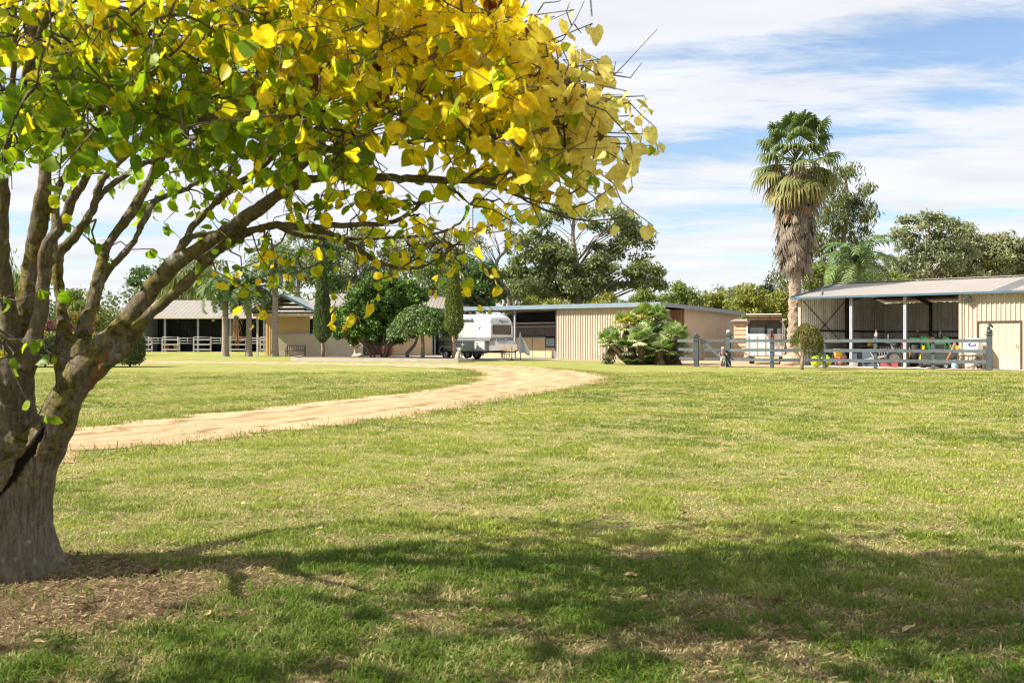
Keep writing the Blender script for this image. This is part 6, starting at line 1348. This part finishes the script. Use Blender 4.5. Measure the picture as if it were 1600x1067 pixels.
# ------------------------------------------------------------------ older float with its top door raised
def old_float():
    u = Vector((-.30, -.954, 0)); org = Vector((13.35, 52.6, .012)); t = thing('horse_float', 'old white horse float with its rear upper door raised, behind the post-and-rail fence', 'horse float', org, math.atan2(u.y, u.x)+math.pi/2)
    # local: rear face at y=0 towards the viewer (-y), x across (-.95...95), length to +y
    W2 = .92; Ln = 3.3; cr = mat('aged_cream_paint', (.62, .58, .46), .45, .1, 1.5, dirt=(.42, .37, .28)); wt = mat('aged_white_paint', (.78, .77, .75), .45, .08, 1.5, dirt=(.6, .57, .5)); it = mat('grey_interior', (.10, .10, .10), .7, .3, 3)
    prof = [(-W2, .45), (-W2, 1.95), (-W2+.07, 2.18), (-W2+.22, 2.33), (-W2+.5, 2.40), (W2-.5, 2.40), (W2-.22, 2.33), (W2-.07, 2.18), (W2, 1.95), (W2, .45)]
    def shell(mb, k, y0, y1, rev=False):
        vs = [(x*k, y0, z-(1-k)*1.2*(z > 1)) for x, z in prof]+[(x*k, y1, z-(1-k)*1.2*(z > 1)) for x, z in prof]; n = len(prof)
        mb.add(vs, [(j, j+1, n+j+1, n+j) if not rev else (j, n+j, n+j+1, j+1) for j in range(n-1)])
    b = MB(); shell(b, 1, 0, Ln); shell(b, .97, .0, Ln, True); b.box((-W2, 0, .40), (W2, Ln, .449)); b.prism(prof, Ln, Ln+.03, 'y'); b.build('body', cr, t)
    b = MB()
    for s in (-1, 1): b.box((s*W2-.05 if s > 0 else -W2-.02, -.03, .42), (s*W2+.02 if s > 0 else -W2+.05, .001, 2.0))
    b.box((-W2, -.035, 1.52), (W2, -.005, 1.60)); b.build('rear_frame', wt, t)
    # tail ramp with upright ribs
    b = MB(); b.box((-W2+.06, -.03, .47), (W2-.06, .0, 1.515)); rp = b.build('ramp', wt, t)
    for x in (-.86, -.43, .0, .43, .83): q = MB(); q.box((x-.03, -.075, .47), (x+.03, -.031, 1.515)); q.build('rib', cr, rp)
    for s in (-1, 1):
        q = MB(); q.prism([(s*(W2+.0), .36), (s*(W2+.0), 1.1), (s*(W2+.16), .36)], -.06, .12, 'y'); lp = q.build('light_wing', cr, t)
        for z, c, nm in ((.72, (.65, .32, .03), 'indicator'), (.55, (.35, .02, .02), 'tail_lamp')): l = MB(); l.lathe([(.045, 0), (.04, .015), (.01, .02)], 10); l.v = [(s*(W2+.06)+x, -.061-zz, z+y) for x, y, zz in l.v]; l.build(nm, mat(nm, c, .25, .1), lp)
    q = MB(); q.box((-W2+.04, .4, 1.1), (W2-.04, .43, 2.3)); q.build('inner_partition', it, t)
    for x0, x1 in ((-.8, -.42), (-.4, -.02)): q = MB(); q.box((x0, .35, 1.58), (x1, .39, 1.95)); q.build('inner_window', mat('pale_window', (.35, .40, .44), .2, .2, 3), t)
    for x0, x1 in ((.12, .42), (.62, .8)): q = MB(); q.box((x0, .35, 1.5), (x1, .39, 1.9)); q.build('inner_window', mat('bright_window', (.62, .68, .72), .2, .1, 3), t)
    q = MB(); q.tube([(0, .2, .5), (0, .2, 1.9), (.12, .2, 2.15), (.4, .2, 2.3)], .025, 6); q.build('grab_rail', DARKST, t)
    # raised door
    dr = MB(); a = Vector((0, -.0, 2.34)); e = Vector((0, -.95, 2.62)); dr.beam(a, e, 1.78, .035, (0, 0, 1)); d = dr.build('raised_door', wt, t)
    fr = MB(); nn = Vector((0, .28, .99)).normalized()*-.035
    for f in (.02, .5, .98): p = a.lerp(e, f)+nn; fr.beam(p-Vector((.86, 0, 0)), p+Vector((.86, 0, 0)), .04, .04)
    for x in (-.86, -.3, .3, .86): fr.beam(a+nn+Vector((x, 0, 0)), e+nn+Vector((x, 0, 0)), .04, .04)
    fr.build('frame', BROWNST, d); li = MB(); li.beam(a+nn*.7, e+nn*.7, 1.72, .004); li.build('lining', mat('tan_lining', (.34, .26, .18), .7), d)
    q = MB(); q.box((W2-.002, .5, 1.6), (W2+.012, 1.35, 1.98)); sw = q.build('side_window', DARKST, t); q = MB()
    for i in range(4): q.box((W2+.012, .54+i*.2, 1.64), (W2+.016, .7+i*.2, 1.94))
    q.build('pane', GLASS, sw)
    q = MB(); q.box((W2-.003, .15, 1.36), (W2+.014, Ln-.1, 1.46)); q.build('stripe', mat('orange_stripe', (.36, .15, .05), .5, .2, 3), t)
    q = MB(); q.prism([(.9, .35), (.95, .75), (1.15, .88), (2.5, .88), (2.7, .75), (2.75, .35)], W2, W2+.2, 'x'); q.build('mudguard', mat('grey_guard', (.22, .24, .22), .5, .2, 2), t)
    for y in (1.3, 2.2):
        for s in (-1, 1):
            b = MB(); n = 20; vs = []
            for rad, dx_ in ((.18, -.1), (.3, -.1), (.325, -.06), (.325, .06), (.3, .1), (.18, .1)):
                for j in range(n): aa = 2*math.pi*j/n; vs.append((s*.78+dx_, y+rad*math.cos(aa), .325+rad*math.sin(aa)))
            b.add(vs, [(i*n+j, i*n+(j+1) % n, ((i+1) % 6)*n+(j+1) % n, ((i+1) % 6)*n+j) for i in range(6) for j in range(n)], True); b.build('wheel', BLACK, t)
    # maroon halter bag hung on the rear
    hb = thing('halter_bag', 'maroon bag hanging from the rear edge of the float', 'bag', org+Vector((.30, -.32, 1.3)), 0); q = MB(); q.lathe([(.03, .48), (.07, .38), (.06, .24), (.10, .10), (.12, .0), (.10, -.1), (.03, -.15)], 10, sy=.6); q.tube([(.0, 0, .1), (-.14, 0, .05), (-.17, 0, -.08)], [.05, .07, .03], 7); q.build('cloth', mat('maroon_cloth', (.24, .05, .055), .8, .25, 6), hb)
old_float()
# low stone mound by the shaggy palm
b = MB(); b.lathe([(.62, 0), (.58, .25), (.42, .5), (.2, .62), (.02, .66)], 14, sy=.8)
t = thing('salt_mound', 'pale rounded mound at the foot of the shaggy palm', 'mound', fxy(1238, 49.9)); b.build('mound', mat('mound_clay', (.46, .33, .22), .9, .3, 3, bump=.6, bscale=12), t)

# ------------------------------------------------------------------ machinery and clutter in the shed
def tractor():
    t = thing('tractor', 'green tractor with yellow wheel hubs and a front loader inside the machinery shed', 'tractor', sp(6.05, 1.35), SRZ+math.radians(-58)); GRNP = mat('tractor_green', (.025, .13, .035), .3, .12, 3, coat=.5); YEL = mat('tractor_yellow', (.72, .42, .01), .35, .15, 4)
    # local: x forward, y left
    def tw(nm, x, y, r, w):
        o = MB(); n = 28; vs = []; prof = [(r*.55, -w/2), (r*.9, -w/2), (r, -w*.3), (r, w*.3), (r*.9, w/2), (r*.55, w/2)]
        for rad, yy in prof:
            for j in range(n): a = 2*math.pi*j/n; q = rad*(1.05 if (rad > r*.95 and j % 2) else 1); vs.append((x+q*math.cos(a), y+yy, r+q*math.sin(a)))
        o.add(vs, [(i*n+j, i*n+(j+1) % n, ((i+1) % 6)*n+(j+1) % n, ((i+1) % 6)*n+j) for i in range(6) for j in range(n)], True); ob = o.build(nm, BLACK, t)
        h = MB(); s = 1 if y > 0 else -1; h.lathe([(r*.57, 0), (r*.5, .06), (r*.2, .03), (r*.15, .1), (.01, .12)], 20); h.v = [(x+a, y+s*(w*.2+c), r+b_) for a, b_, c in h.v]; h2 = [(x+a, y-s*(w*.2+.02), r+b_) for a, b_ in ((0, 0),)]; h.build('hub', YEL, ob)
    for s in (-1, 1): tw('rear_wheel', -.75, s*.72, .66, .40); tw('front_wheel', .95, s*.60, .42, .28)
    b = MB(); b.box((-.2, -.28, .55), (1.35, .28, .8)); b.box((-1.0, -.32, .5), (-.2, .32, .85)); b.build('chassis', DARKST, t)
    b = MB(); b.prism([(-.05, .8), (1.42, .78), (1.42, 1.1), (1.3, 1.22), (.2, 1.32), (-.05, 1.32)], -.3, .3, 'y'); hd = b.build('hood', GRNP, t, bevel=.03)
    b = MB(); b.box((1.421, -.2, .82), (1.43, .2, 1.08)); b.build('grille', DARKST, hd); b = MB()
    for s in (-1, 1): b.box((.0, s*.302-.004, 1.1), (1.25, s*.302+.004, 1.15))
    b.build('stripe', YEL, hd)
    for s in (-1, 1):
        b = MB(); pl = [(-1.45, .95), (-1.38, 1.2), (-1.15, 1.38), (-.75, 1.44), (-.35, 1.36), (-.15, 1.15), (-.2, 1.12), (-.4, 1.29), (-.75, 1.37), (-1.12, 1.31), (-1.32, 1.16), (-1.39, .94)]; b.prism(pl, s*.5, s*.95, 'y'); b.build('fender', GRNP, t)
        b = MB(); b.beam((-.1, s*.45, .8), (-.05, s*.45, 1.45), .08, .12); b.beam((-.05, s*.45, 1.42), (1.05, s*.45, 1.32), .07, .13); b.beam((1.05, s*.45, 1.34), (1.75, s*.45, .55), .07, .13); b.tube([(.1, s*.45, .9), (1.0, s*.45, 1.2)], .03, 6); b.build('loader_arm', GRNP, t)
    b = MB(); b.prism([(1.72, .15), (1.72, .8), (1.8, .8), (1.9, .32), (2.35, .2), (2.35, .15)], -.75, .75, 'y'); b.build('loader_bucket', mat('worn_bucket', (.05, .06, .05), .5, .4, 4), t)
    b = MB()
    for s in (-1, 1): b.box((1.5, s*.72-.03, .7), (1.78, s*.72+.03, 1.02))
    b.build('brush_guard', YEL, t)
    b = MB(); b.box((-.95, -.24, .98), (-.5, .24, 1.08)); b.box((-1.02, -.24, 1.05), (-.92, .24, 1.42)); b.build('seat', mat('yellow_seat', (.5, .32, .02), .6), t, bevel=.03)
    b = MB(); n = 18; vs = []
    b.tube([(-.25+.17*math.cos(a)*.5, .19*math.sin(a), 1.38+.17*math.cos(a)*.85) for a in [i*2*math.pi/16 for i in range(17)]], .016, 5); b.tube([(-.25, 0, 1.38), (.0, 0, 1.25)], .02, 5); b.build('steering_wheel', DARKST, t)
    b = MB()
    for s in (-1, 1): b.beam((-1.15, s*.45, .9), (-1.15, s*.45, 1.62), .05, .05)
    b.beam((-1.15, -.47, 1.62), (-1.15, .47, 1.62), .05, .05); b.build('roll_bar', DARKST, t)
    b = MB(); b.lathe([(.05, 0), (.055, .02), (.05, .1), (.02, .14)], 12, (-1.15, -.45, 1.66)); b.build('beacon', mat('orange_beacon', (.75, .16, .02), .3), t)
    b = MB(); b.tube([(.7, .2, 1.25), (.7, .2, 1.7)], .03, 8); b.build('exhaust', DARKST, t)
tractor()
def simple(nm, label, cat, loc, rz, parts):
    t = thing(nm, label, cat, loc, rz)
    for pn, mb, m in parts: mb.build(pn, m, t)
    return t
# hay rake implement left of the tractor
def rake():
    t = thing('hay_rake', 'grey hay rake with curved tines and a small seat post left of the tractor', 'implement', sp(4.3, .6), SRZ+.2); g = mat('galvanised_bar', (.36, .37, .36), .45, .2, 5, metal=.4)
    b = MB(); b.beam((-1.25, -.1, .28), (.3, 0, .62), .1, .1); b.beam((.3, -.6, .62), (.3, .6, .62), .08, .08); b.beam((.3, 0, .6), (.05, 0, 1.1), .06, .06); b.build('frame', g, t)
    b = MB()
    for i in range(9):
        x = -.35+i*.12; b.tube([(x, -.1, .92), (x-.05, -.28, .7), (x-.02, -.35, .4), (x+.1, -.3, .12)], .014, 5)
    b.build('tines', g, t)
    b = MB(); b.lathe([(.02, 0), (.22, .03), (.26, .1), (.2, .08), (.02, .05)], 14, (.05, 0, 1.1), sy=.8); b.tube([(-.05, 0, 1.1), (-.05, 0, 1.55)], .022, 6); b.build('seat', mat('green_grey_seat', (.16, .22, .17), .5), t)
    for y in (-.62, .62): wheel(t, (.35, y, .4), .40, .1, hub=(.2, .2, .2))
rake()
b = MB(); b.lathe([(.02, -.02), (.13, 0), (.145, .04), (.14, .24), (.12, .27), (.05, .29)], 16); h = MB(); h.tube([(-.08, 0, .28), (-.05, 0, .34), (.05, 0, .34), (.08, 0, .28)], .014, 6); c = MB(); c.box((-.16, -.16, -1.02), (.16, .16, -.02))
t = thing('fuel_can', 'red round fuel can standing high behind the hay rake', 'can', sp(4.9, .95, 1.06)); b.build('can', mat('red_can', (.42, .05, .04), .35, .1, 5), t); h.build('handle', DARKST, t)
t = thing('crate_stack', 'dark crate supporting the red fuel can', 'crate', sp(4.9, .95, .02)); c.v = [(x, y, z+1.04) for x, y, z in c.v]; c.build('crate', mat('dark_crate', (.05, .04, .035), .8, .3, 6), t)
b = MB(); b.box((-.42, -.16, .03), (.42, .16, .2)); b.box((-.44, -.18, .2), (.44, .18, .235)); h = MB(); h.tube([(-.1, -.19, .14), (-.1, -.23, .14), (.1, -.23, .14), (.1, -.19, .14)], .012, 5)
t = thing('toolbox', 'low red toolbox on the shed floor under the hay rake', 'toolbox', sp(4.55, .15), SRZ); b.build('case', mat('red_toolbox', (.34, .045, .04), .4, .1, 4), t, bevel=.012); h.build('handle', DARKST, t)
# bench with helmets
t = thing('workbench', 'dark workbench with cluttered top at the back of the shed', 'workbench', sp(2.6, 3.2), SRZ); b = MB(); b.box((-.9, -.35, .92), (1.9, .35, .98)); b.build('top', mat('bench_top', (.075, .06, .05), .8, .3, 4), t); 
for x in (-.8, 1.75): b = MB(); b.box((x, -.3, 0), (x+.08, .3, .92)); b.build('leg', DARKST, t)
b = MB(); b.box((-.85, .2, .98), (1.2, .32, 1.3)); b.build('shelf_box', DARKST, t)
for a, lab, col in ((2.35, 'yellow riding helmet on the workbench', (.60, .33, .02)), (3.55, 'grey riding helmet on the workbench', (.42, .42, .42))):
    t = thing('helmet', lab, 'helmet', sp(a, 2.95, 1.0)); b = MB(); b.lathe([(.15, 0), (.165, .03), (.16, .1), (.11, .18), (.02, .21)], 14, sx=1.15); b.build('shell', mat('helmet_'+lab[:4], col, .4), t); b = MB(); b.prism([(-.1, .02), (.1, .02), (.08, .045), (-.08, .045)], -.27, -.14, 'y'); b.build('peak', DARKST, t)
# lime horse balls, bin, tyre, chair, tarp
for (px, Y), lab in (((1275.6, 47.0), 'lime green play ball left of the fence post in the shed mouth'), ((1290.5, 47.4), 'lime green play ball partly hidden behind the fence post')):
    t = thing('play_ball', lab, 'ball', fxy(px, Y)+Vector((0, 0, .02))); r0 = .27; b = MB(); b.lathe([(.02, 0)]+[(r0*math.sin(a), r0-r0*math.cos(a)) for a in [i*math.pi/14 for i in range(1, 14)]]+[(.02, 2*r0)], 24); b.build('ball', mat('lime_plastic', (.42, .62, .02), .35, .08, 3, coat=.2), t)
    h = MB(); h.tube([(-.07, -.16, r0*1.82), (-.05, -.18, r0*2.0), (.05, -.18, r0*2.0), (.07, -.16, r0*1.82)], .018, 6); h.build('handle', MC['lime_plastic'], t)
t = thing('storage_bin', 'teal lidded bin behind the left play ball', 'bin', sp(.75, .9), SRZ); b = MB(); b.prism([(-.2, 0), (.2, 0), (.25, .72), (-.25, .72)], -.2, .2, 'y'); b.build('tub', mat('teal_plastic', (.02, .11, .14), .45, .1, 4), t); b = MB(); b.box((-.27, -.23, .72), (.27, .23, .78)); b.build('lid', mat('navy_lid', (.02, .04, .09), .4), t)
t = thing('stacked_tyre', 'black tractor tyre leaning between the play balls and the yellow chair', 'tyre', sp(1.75, .75, .40), SRZ); wheel(t, (0, 0, 0), .40, .2, hub=(.1, .1, .1))
t = thing('childs_chair', 'yellow and orange moulded chair beside the shed post', 'chair', sp(2.05, .05), SRZ-.5); b = MB(); b.prism([(-.28, .82), (-.12, .86), (.02, .48), (-.06, .42)], -.2, .2, 'y'); b.build('backrest', mat('yellow_plastic', (.60, .33, .03), .4), t, bevel=.02); b = MB(); b.box((-.1, -.21, .40), (.32, .21, .47)); b.build('seat', mat('orange_plastic', (.55, .15, .04), .4), t, bevel=.02)
for x in (-.05, .26):
    for y in (-.17, .17): b = MB(); b.tube([(x, y, .4), (x+.02, y, 0)], [.035, .03], 8); b.build('leg', mat('red_plastic', (.62, .05, .03), .4), t)
t = thing('tarp_load', 'blue-grey sheet of tarpaulin sloping over a dark stack beside the shed post', 'tarp', sp(3.3, .75), SRZ+.1); b = MB(); b.prism([(-.7, 0), (-.7, .62), (.05, .72), (.5, 0)], -.35, .3, 'y'); b.build('stack', mat('navy_stack', (.05, .07, .10), .7, .3, 3), t); b = MB(); b.prism([(.06, .74), (.10, .745), (.56, .05), (.5, .03)], -.37, .32, 'y'); b.build('sheet', mat('blue_grey_tarp', (.30, .35, .45), .6, .15, 3), t)
t = thing('bucket', 'pale bucket on the floor just right of the middle shed post', 'bucket', sp(2.95, -.15)); b = MB(); b.lathe([(.12, 0), (.15, .3), (.16, .31), (.13, .3), (.1, .02)], 14); b.build('pail', mat('pale_pail', (.55, .53, .48), .5), t)
# statuette on the fourth post
o = fxy(1369, 44.3); t = thing('bird_statuette', 'small white and brown bird ornament standing on a fence post', 'ornament', o+Vector((0, 0, 1.402))); b = MB(); b.lathe([(.02, 0), (.065, .04), (.075, .12), (.05, .2), (.025, .25)], 10, sy=.8); b.build('body', mat('ornament_white', (.62, .55, .48), .5, .4, 12, dirt=(.25, .12, .07)), t); b = MB(); b.lathe([(.01, .23), (.04, .26), (.038, .31), (.01, .36)], 10); b.tube([(.02, 0, .29), (.08, 0, .28)], [.014, .003], 5); b.build('head', mat('ornament_brown', (.22, .10, .06), .6), t)
# hand trolley, white table, bulk bag and pump
t = thing('hand_trolley', 'orange hand trolley leaning against the shed corner post', 'trolley', sp(7.5, -.3), SRZ+.25); om = mat('orange_paint', (.62, .20, .06), .45, .2, 6)
b = MB()
for y in (-.2, .2): b.tube([(-.28, y, .12), (.18, y, 1.22)], .022, 6)
for f in (.15, .4, .65, .9): b.beam((-.28+.46*f, -.2, .12+1.1*f), (-.28+.46*f, .2, .12+1.1*f), .03, .03)
b.build('frame', om, t); b = MB(); b.box((-.62, -.2, .02), (-.24, .2, .045)); b.build('toe_plate', BROWNST, t); wheel(t, (-.2, -.26, .13), .13, .07, hub=(.3, .3, .3)); wheel(t, (-.2, .26, .13), .13, .07, hub=(.3, .3, .3))
t = thing('trestle_table', 'white-topped table behind the orange hand trolley', 'table', sp(7.1, 1.0), SRZ); b = MB(); b.box((-.45, -.3, .70), (.6, .3, .76)); b.build('top', WHITE, t)
for x in (-.4, .5): b = MB(); b.beam((x, -.25, 0), (x, .25, .7), .03, .03); b.beam((x, .25, 0), (x, -.25, .7), .03, .03); b.build('leg', DARKST, t)
for k, (x, cc, lab) in enumerate(((-.25, (.3, .3, .3), 'grey tin on the white-topped table'), (.05, (.42, .40, .34), 'large pale tin in the middle of the white-topped table'), (.38, (.35, .5, .65), 'light blue jar on the white-topped table'))):
    t2 = thing('tin', lab, 'tin', sp(7.1+x, .9, .785)); b = MB(); r0 = .1 if k != 1 else .15; b.lathe([(r0, 0), (r0, .2+.1*(k == 1)), (r0*.9, .23+.1*(k == 1)), (r0*.3, .24+.1*(k == 1))], 14); b.build('body', mat('tin_%d' % k, cc, .4), t2)
def bulk_bag():
    o = sp(8.55, -.55); t = thing('bulk_bag', 'white feed bag with a blue swirl emblem on a low stand by the shed wall', 'bag', o+Vector((0, 0, .62)), SRZ); b = MB(); n = 24; vs = []; prof = [(.30, 0), (.34, .05), (.345, .3), (.335, .6), (.32, .68), (.28, .72), (.1, .73)]
    for r0, z in prof:
        for j in range(n):
            a = 2*math.pi*j/n; c, s = math.cos(a), math.sin(a); m = (abs(c)**4+abs(s)**4)**-.25; k = 1+.02*math.sin(5*a+z*6); vs.append((r0*m*c*k, r0*m*s*k, z))
    b.add(vs, [(i*n+j, i*n+(j+1) % n, (i+1)*n+(j+1) % n, (i+1)*n+j) for i in range(len(prof)-1) for j in range(n)]+[tuple((len(prof)-1)*n+j for j in range(n))], True); b.build('sack', mat('woven_white', (.80, .79, .77), .7, .05, 6), t)
    e = MB(); pts = [(.18*math.cos(a)*(.35+.65*u)+.02, -.352, .47+.10*math.sin(a)*(.35+.65*u)) for u, a in [(i/18, .4+i/18*6.6) for i in range(19)]]; e.tube(pts, [.010+.022*math.sin(math.pi*i/18) for i in range(19)], 5); e.build('emblem', mat('emblem_ink', (.05, .09, .33), .5), t)
    s = thing('pump_stand', 'rusty low frame with a small white tank and pump under the feed bag', 'pump', o, SRZ); b = MB()
    for x in (-.55, .5):
        for y in (-.3, .3): b.box((x-.025, y-.025, 0), (x+.025, y+.025, .56))
    for y in (-.3, .3): b.box((-.6, y-.03, .55), (.56, y+.03, .60))
    for x in (-.55, .0, .5): b.box((x-.03, -.3, .552), (x+.03, .3, .598))
    b.build('frame', BROWNST, s); b = MB(); b.tube([(-.22, -.15, .2), (.1, -.15, .2)], [.15, .15], 14); b.tube([(-.25, -.15, .2), (-.22, -.15, .2)], [.1, .15], 14); b.build('tank', mat('cream_tank', (.68, .62, .5), .5), s)
    b = MB(); b.tube([(.2, -.2, .15), (.45, -.2, .15)], .1, 10); b.tube([(.3, -.2, .2), (.32, -.2, .42), (.1, -.2, .44)], .03, 6); b.build('motor', DARKST, s)
    c = thing('blue_bottle', 'light blue jug on the ground beside the pump stand', 'jug', o+SU*-.78-SV*.1, SRZ); b = MB(); b.lathe([(.11, 0), (.125, .03), (.12, .26), (.05, .34), (.045, .4)], 14); b.build('jug', mat('light_blue_plastic', (.30, .55, .75), .35), c); b = MB(); b.tube([(.05, 0, .36), (.13, 0, .33), (.12, 0, .2)], .015, 6); b.build('handle', MC['light_blue_plastic'], c)
bulk_bag()

# ------------------------------------------------------------------ garden things by the left stables
def bench():
    t = thing('garden_bench', 'dark slatted metal garden bench on the grass before the low cream wall', 'bench', base(462, 78.5)); dk = mat('bench_metal', (.06, .055, .05), .5, .3, 6); b = MB()
    for y in (-.2, -.08, .04): b.box((-.75, y-.05, .42), (.75, y+.045, .45))
    b.build('seat', dk, t); b = MB()
    for i in range(9): b.box((-.7+i*.17, .165, .5), (-.66+i*.17, .19, .82))
    b.box((-.75, .16, .82), (.75, .2, .87)); b.box((-.75, .16, .47), (.75, .2, .5)); b.build('backrest', dk, t)
    for x in (-.72, .72):
        b = MB(); b.beam((x, -.25, 0), (x, -.22, .42), .05, .05); b.build('leg', dk, t); b = MB(); b.beam((x, .24, 0), (x, .17, .9), .05, .05); b.build('leg', dk, t); b = MB(); b.tube([(x, -.25, .42), (x, -.27, .62), (x, -.1, .68), (x, .18, .66)], .022, 6); b.build('armrest', dk, t)
bench()
t = thing('bird_bath', 'pale stone bird bath with a small bird figure in the garden bed', 'bird bath', base(555.5, 68)+Vector((0, 0, .15))); st = mat('pale_stone', (.55, .46, .34), .9, .25, 4, bump=.5, dirt=(.36, .30, .22))
b = MB(); b.lathe([(.26, 0), (.27, .08), (.18, .13), (.11, .25), (.10, .5), (.16, .62), (.2, .66)], 18); b.build('pedestal', st, t); b = MB(); b.lathe([(.1, .64), (.25, .68), (.42, .78), (.43, .82), (.39, .81), (.2, .74), (.01, .73)], 22); b.build('basin', st, t); b = MB(); b.lathe([(.03, .73), (.08, .78), (.09, .86), (.06, .94), (.02, .98)], 10, (-.1, 0, 0)); b.lathe([(.01, .95), (.05, .99), (.05, 1.04), (.01, 1.08)], 10, (-.1, 0, 0)); b.build('bird_figure', mat('white_stone', (.68, .64, .58), .8), t)
t = thing('garden_stone', 'pale boulder beside the bird bath', 'stone', base(562, 67.6)+Vector((0, 0, .12))); b = MB(); b.lathe([(.2, 0), (.26, .1), (.2, .22), (.05, .28)], 9, sx=1.2); b.build('boulder', st, t)
t = thing('flower_pot', 'terracotta pot holding a spiky green plant behind the round shrub', 'pot', base(606, 70.5)+Vector((0, 0, .15))); b = MB(); b.lathe([(.2, 0), (.34, .15), (.42, .42), (.38, .62), (.33, .68), (.38, .72), (.36, .74), (.28, .7), (.02, .66)], 20); b.build('pot', mat('terracotta', (.48, .17, .085), .8, .2, 4, dirt=(.35, .14, .08)), t)
r = np.random.default_rng(4); a = r.uniform(0, 6.28, 420); q = np.c_[np.cos(a)*r.uniform(0, .3, 420), np.sin(a)*r.uniform(0, .3, 420), r.uniform(.7, 1.6, 420)]; cards('plant', q, .3, np.array([.07, .13, .035])*r.uniform(.5, 1.6, (420, 1)), LEAF, t, -.7, .18, r)
def stone_dog():
    t = thing('stone_dog', 'small pale stone dog sitting on the kerb in front of the sunlit cypress', 'statue', base(717, 58.6)+Vector((0, 0, .21)), .3); b = MB(); b.tube([(.0, .18, .02), (0, .12, .16), (0, -.02, .36), (0, -.06, .44)], [.17, .17, .12, .09], 10); b.tube([(0, -.04, .42), (0, -.1, .54), (0, -.2, .52), (0, -.27, .49)], [.1, .11, .075, .05], 10)
    for s in (-1, 1): b.tube([(s*.08, -.04, .32), (s*.09, -.12, .12), (s*.09, -.14, .0)], [.06, .045, .05], 7); b.tube([(s*.12, .14, .12), (s*.15, .0, .06), (s*.14, -.08, .02)], [.09, .07, .045], 7); b.tube([(s*.08, -.08, .62), (s*.13, -.1, .52)], [.02, .04], 6)
    b.build('figure', mat('mottled_stone', (.52, .48, .40), .9, .35, 8, bump=.6, dirt=(.3, .27, .22)), t); b = MB(); b.box((-.2, -.25, -.02), (.2, .3, .03)); b.build('plinth', CONC, t)
stone_dog()
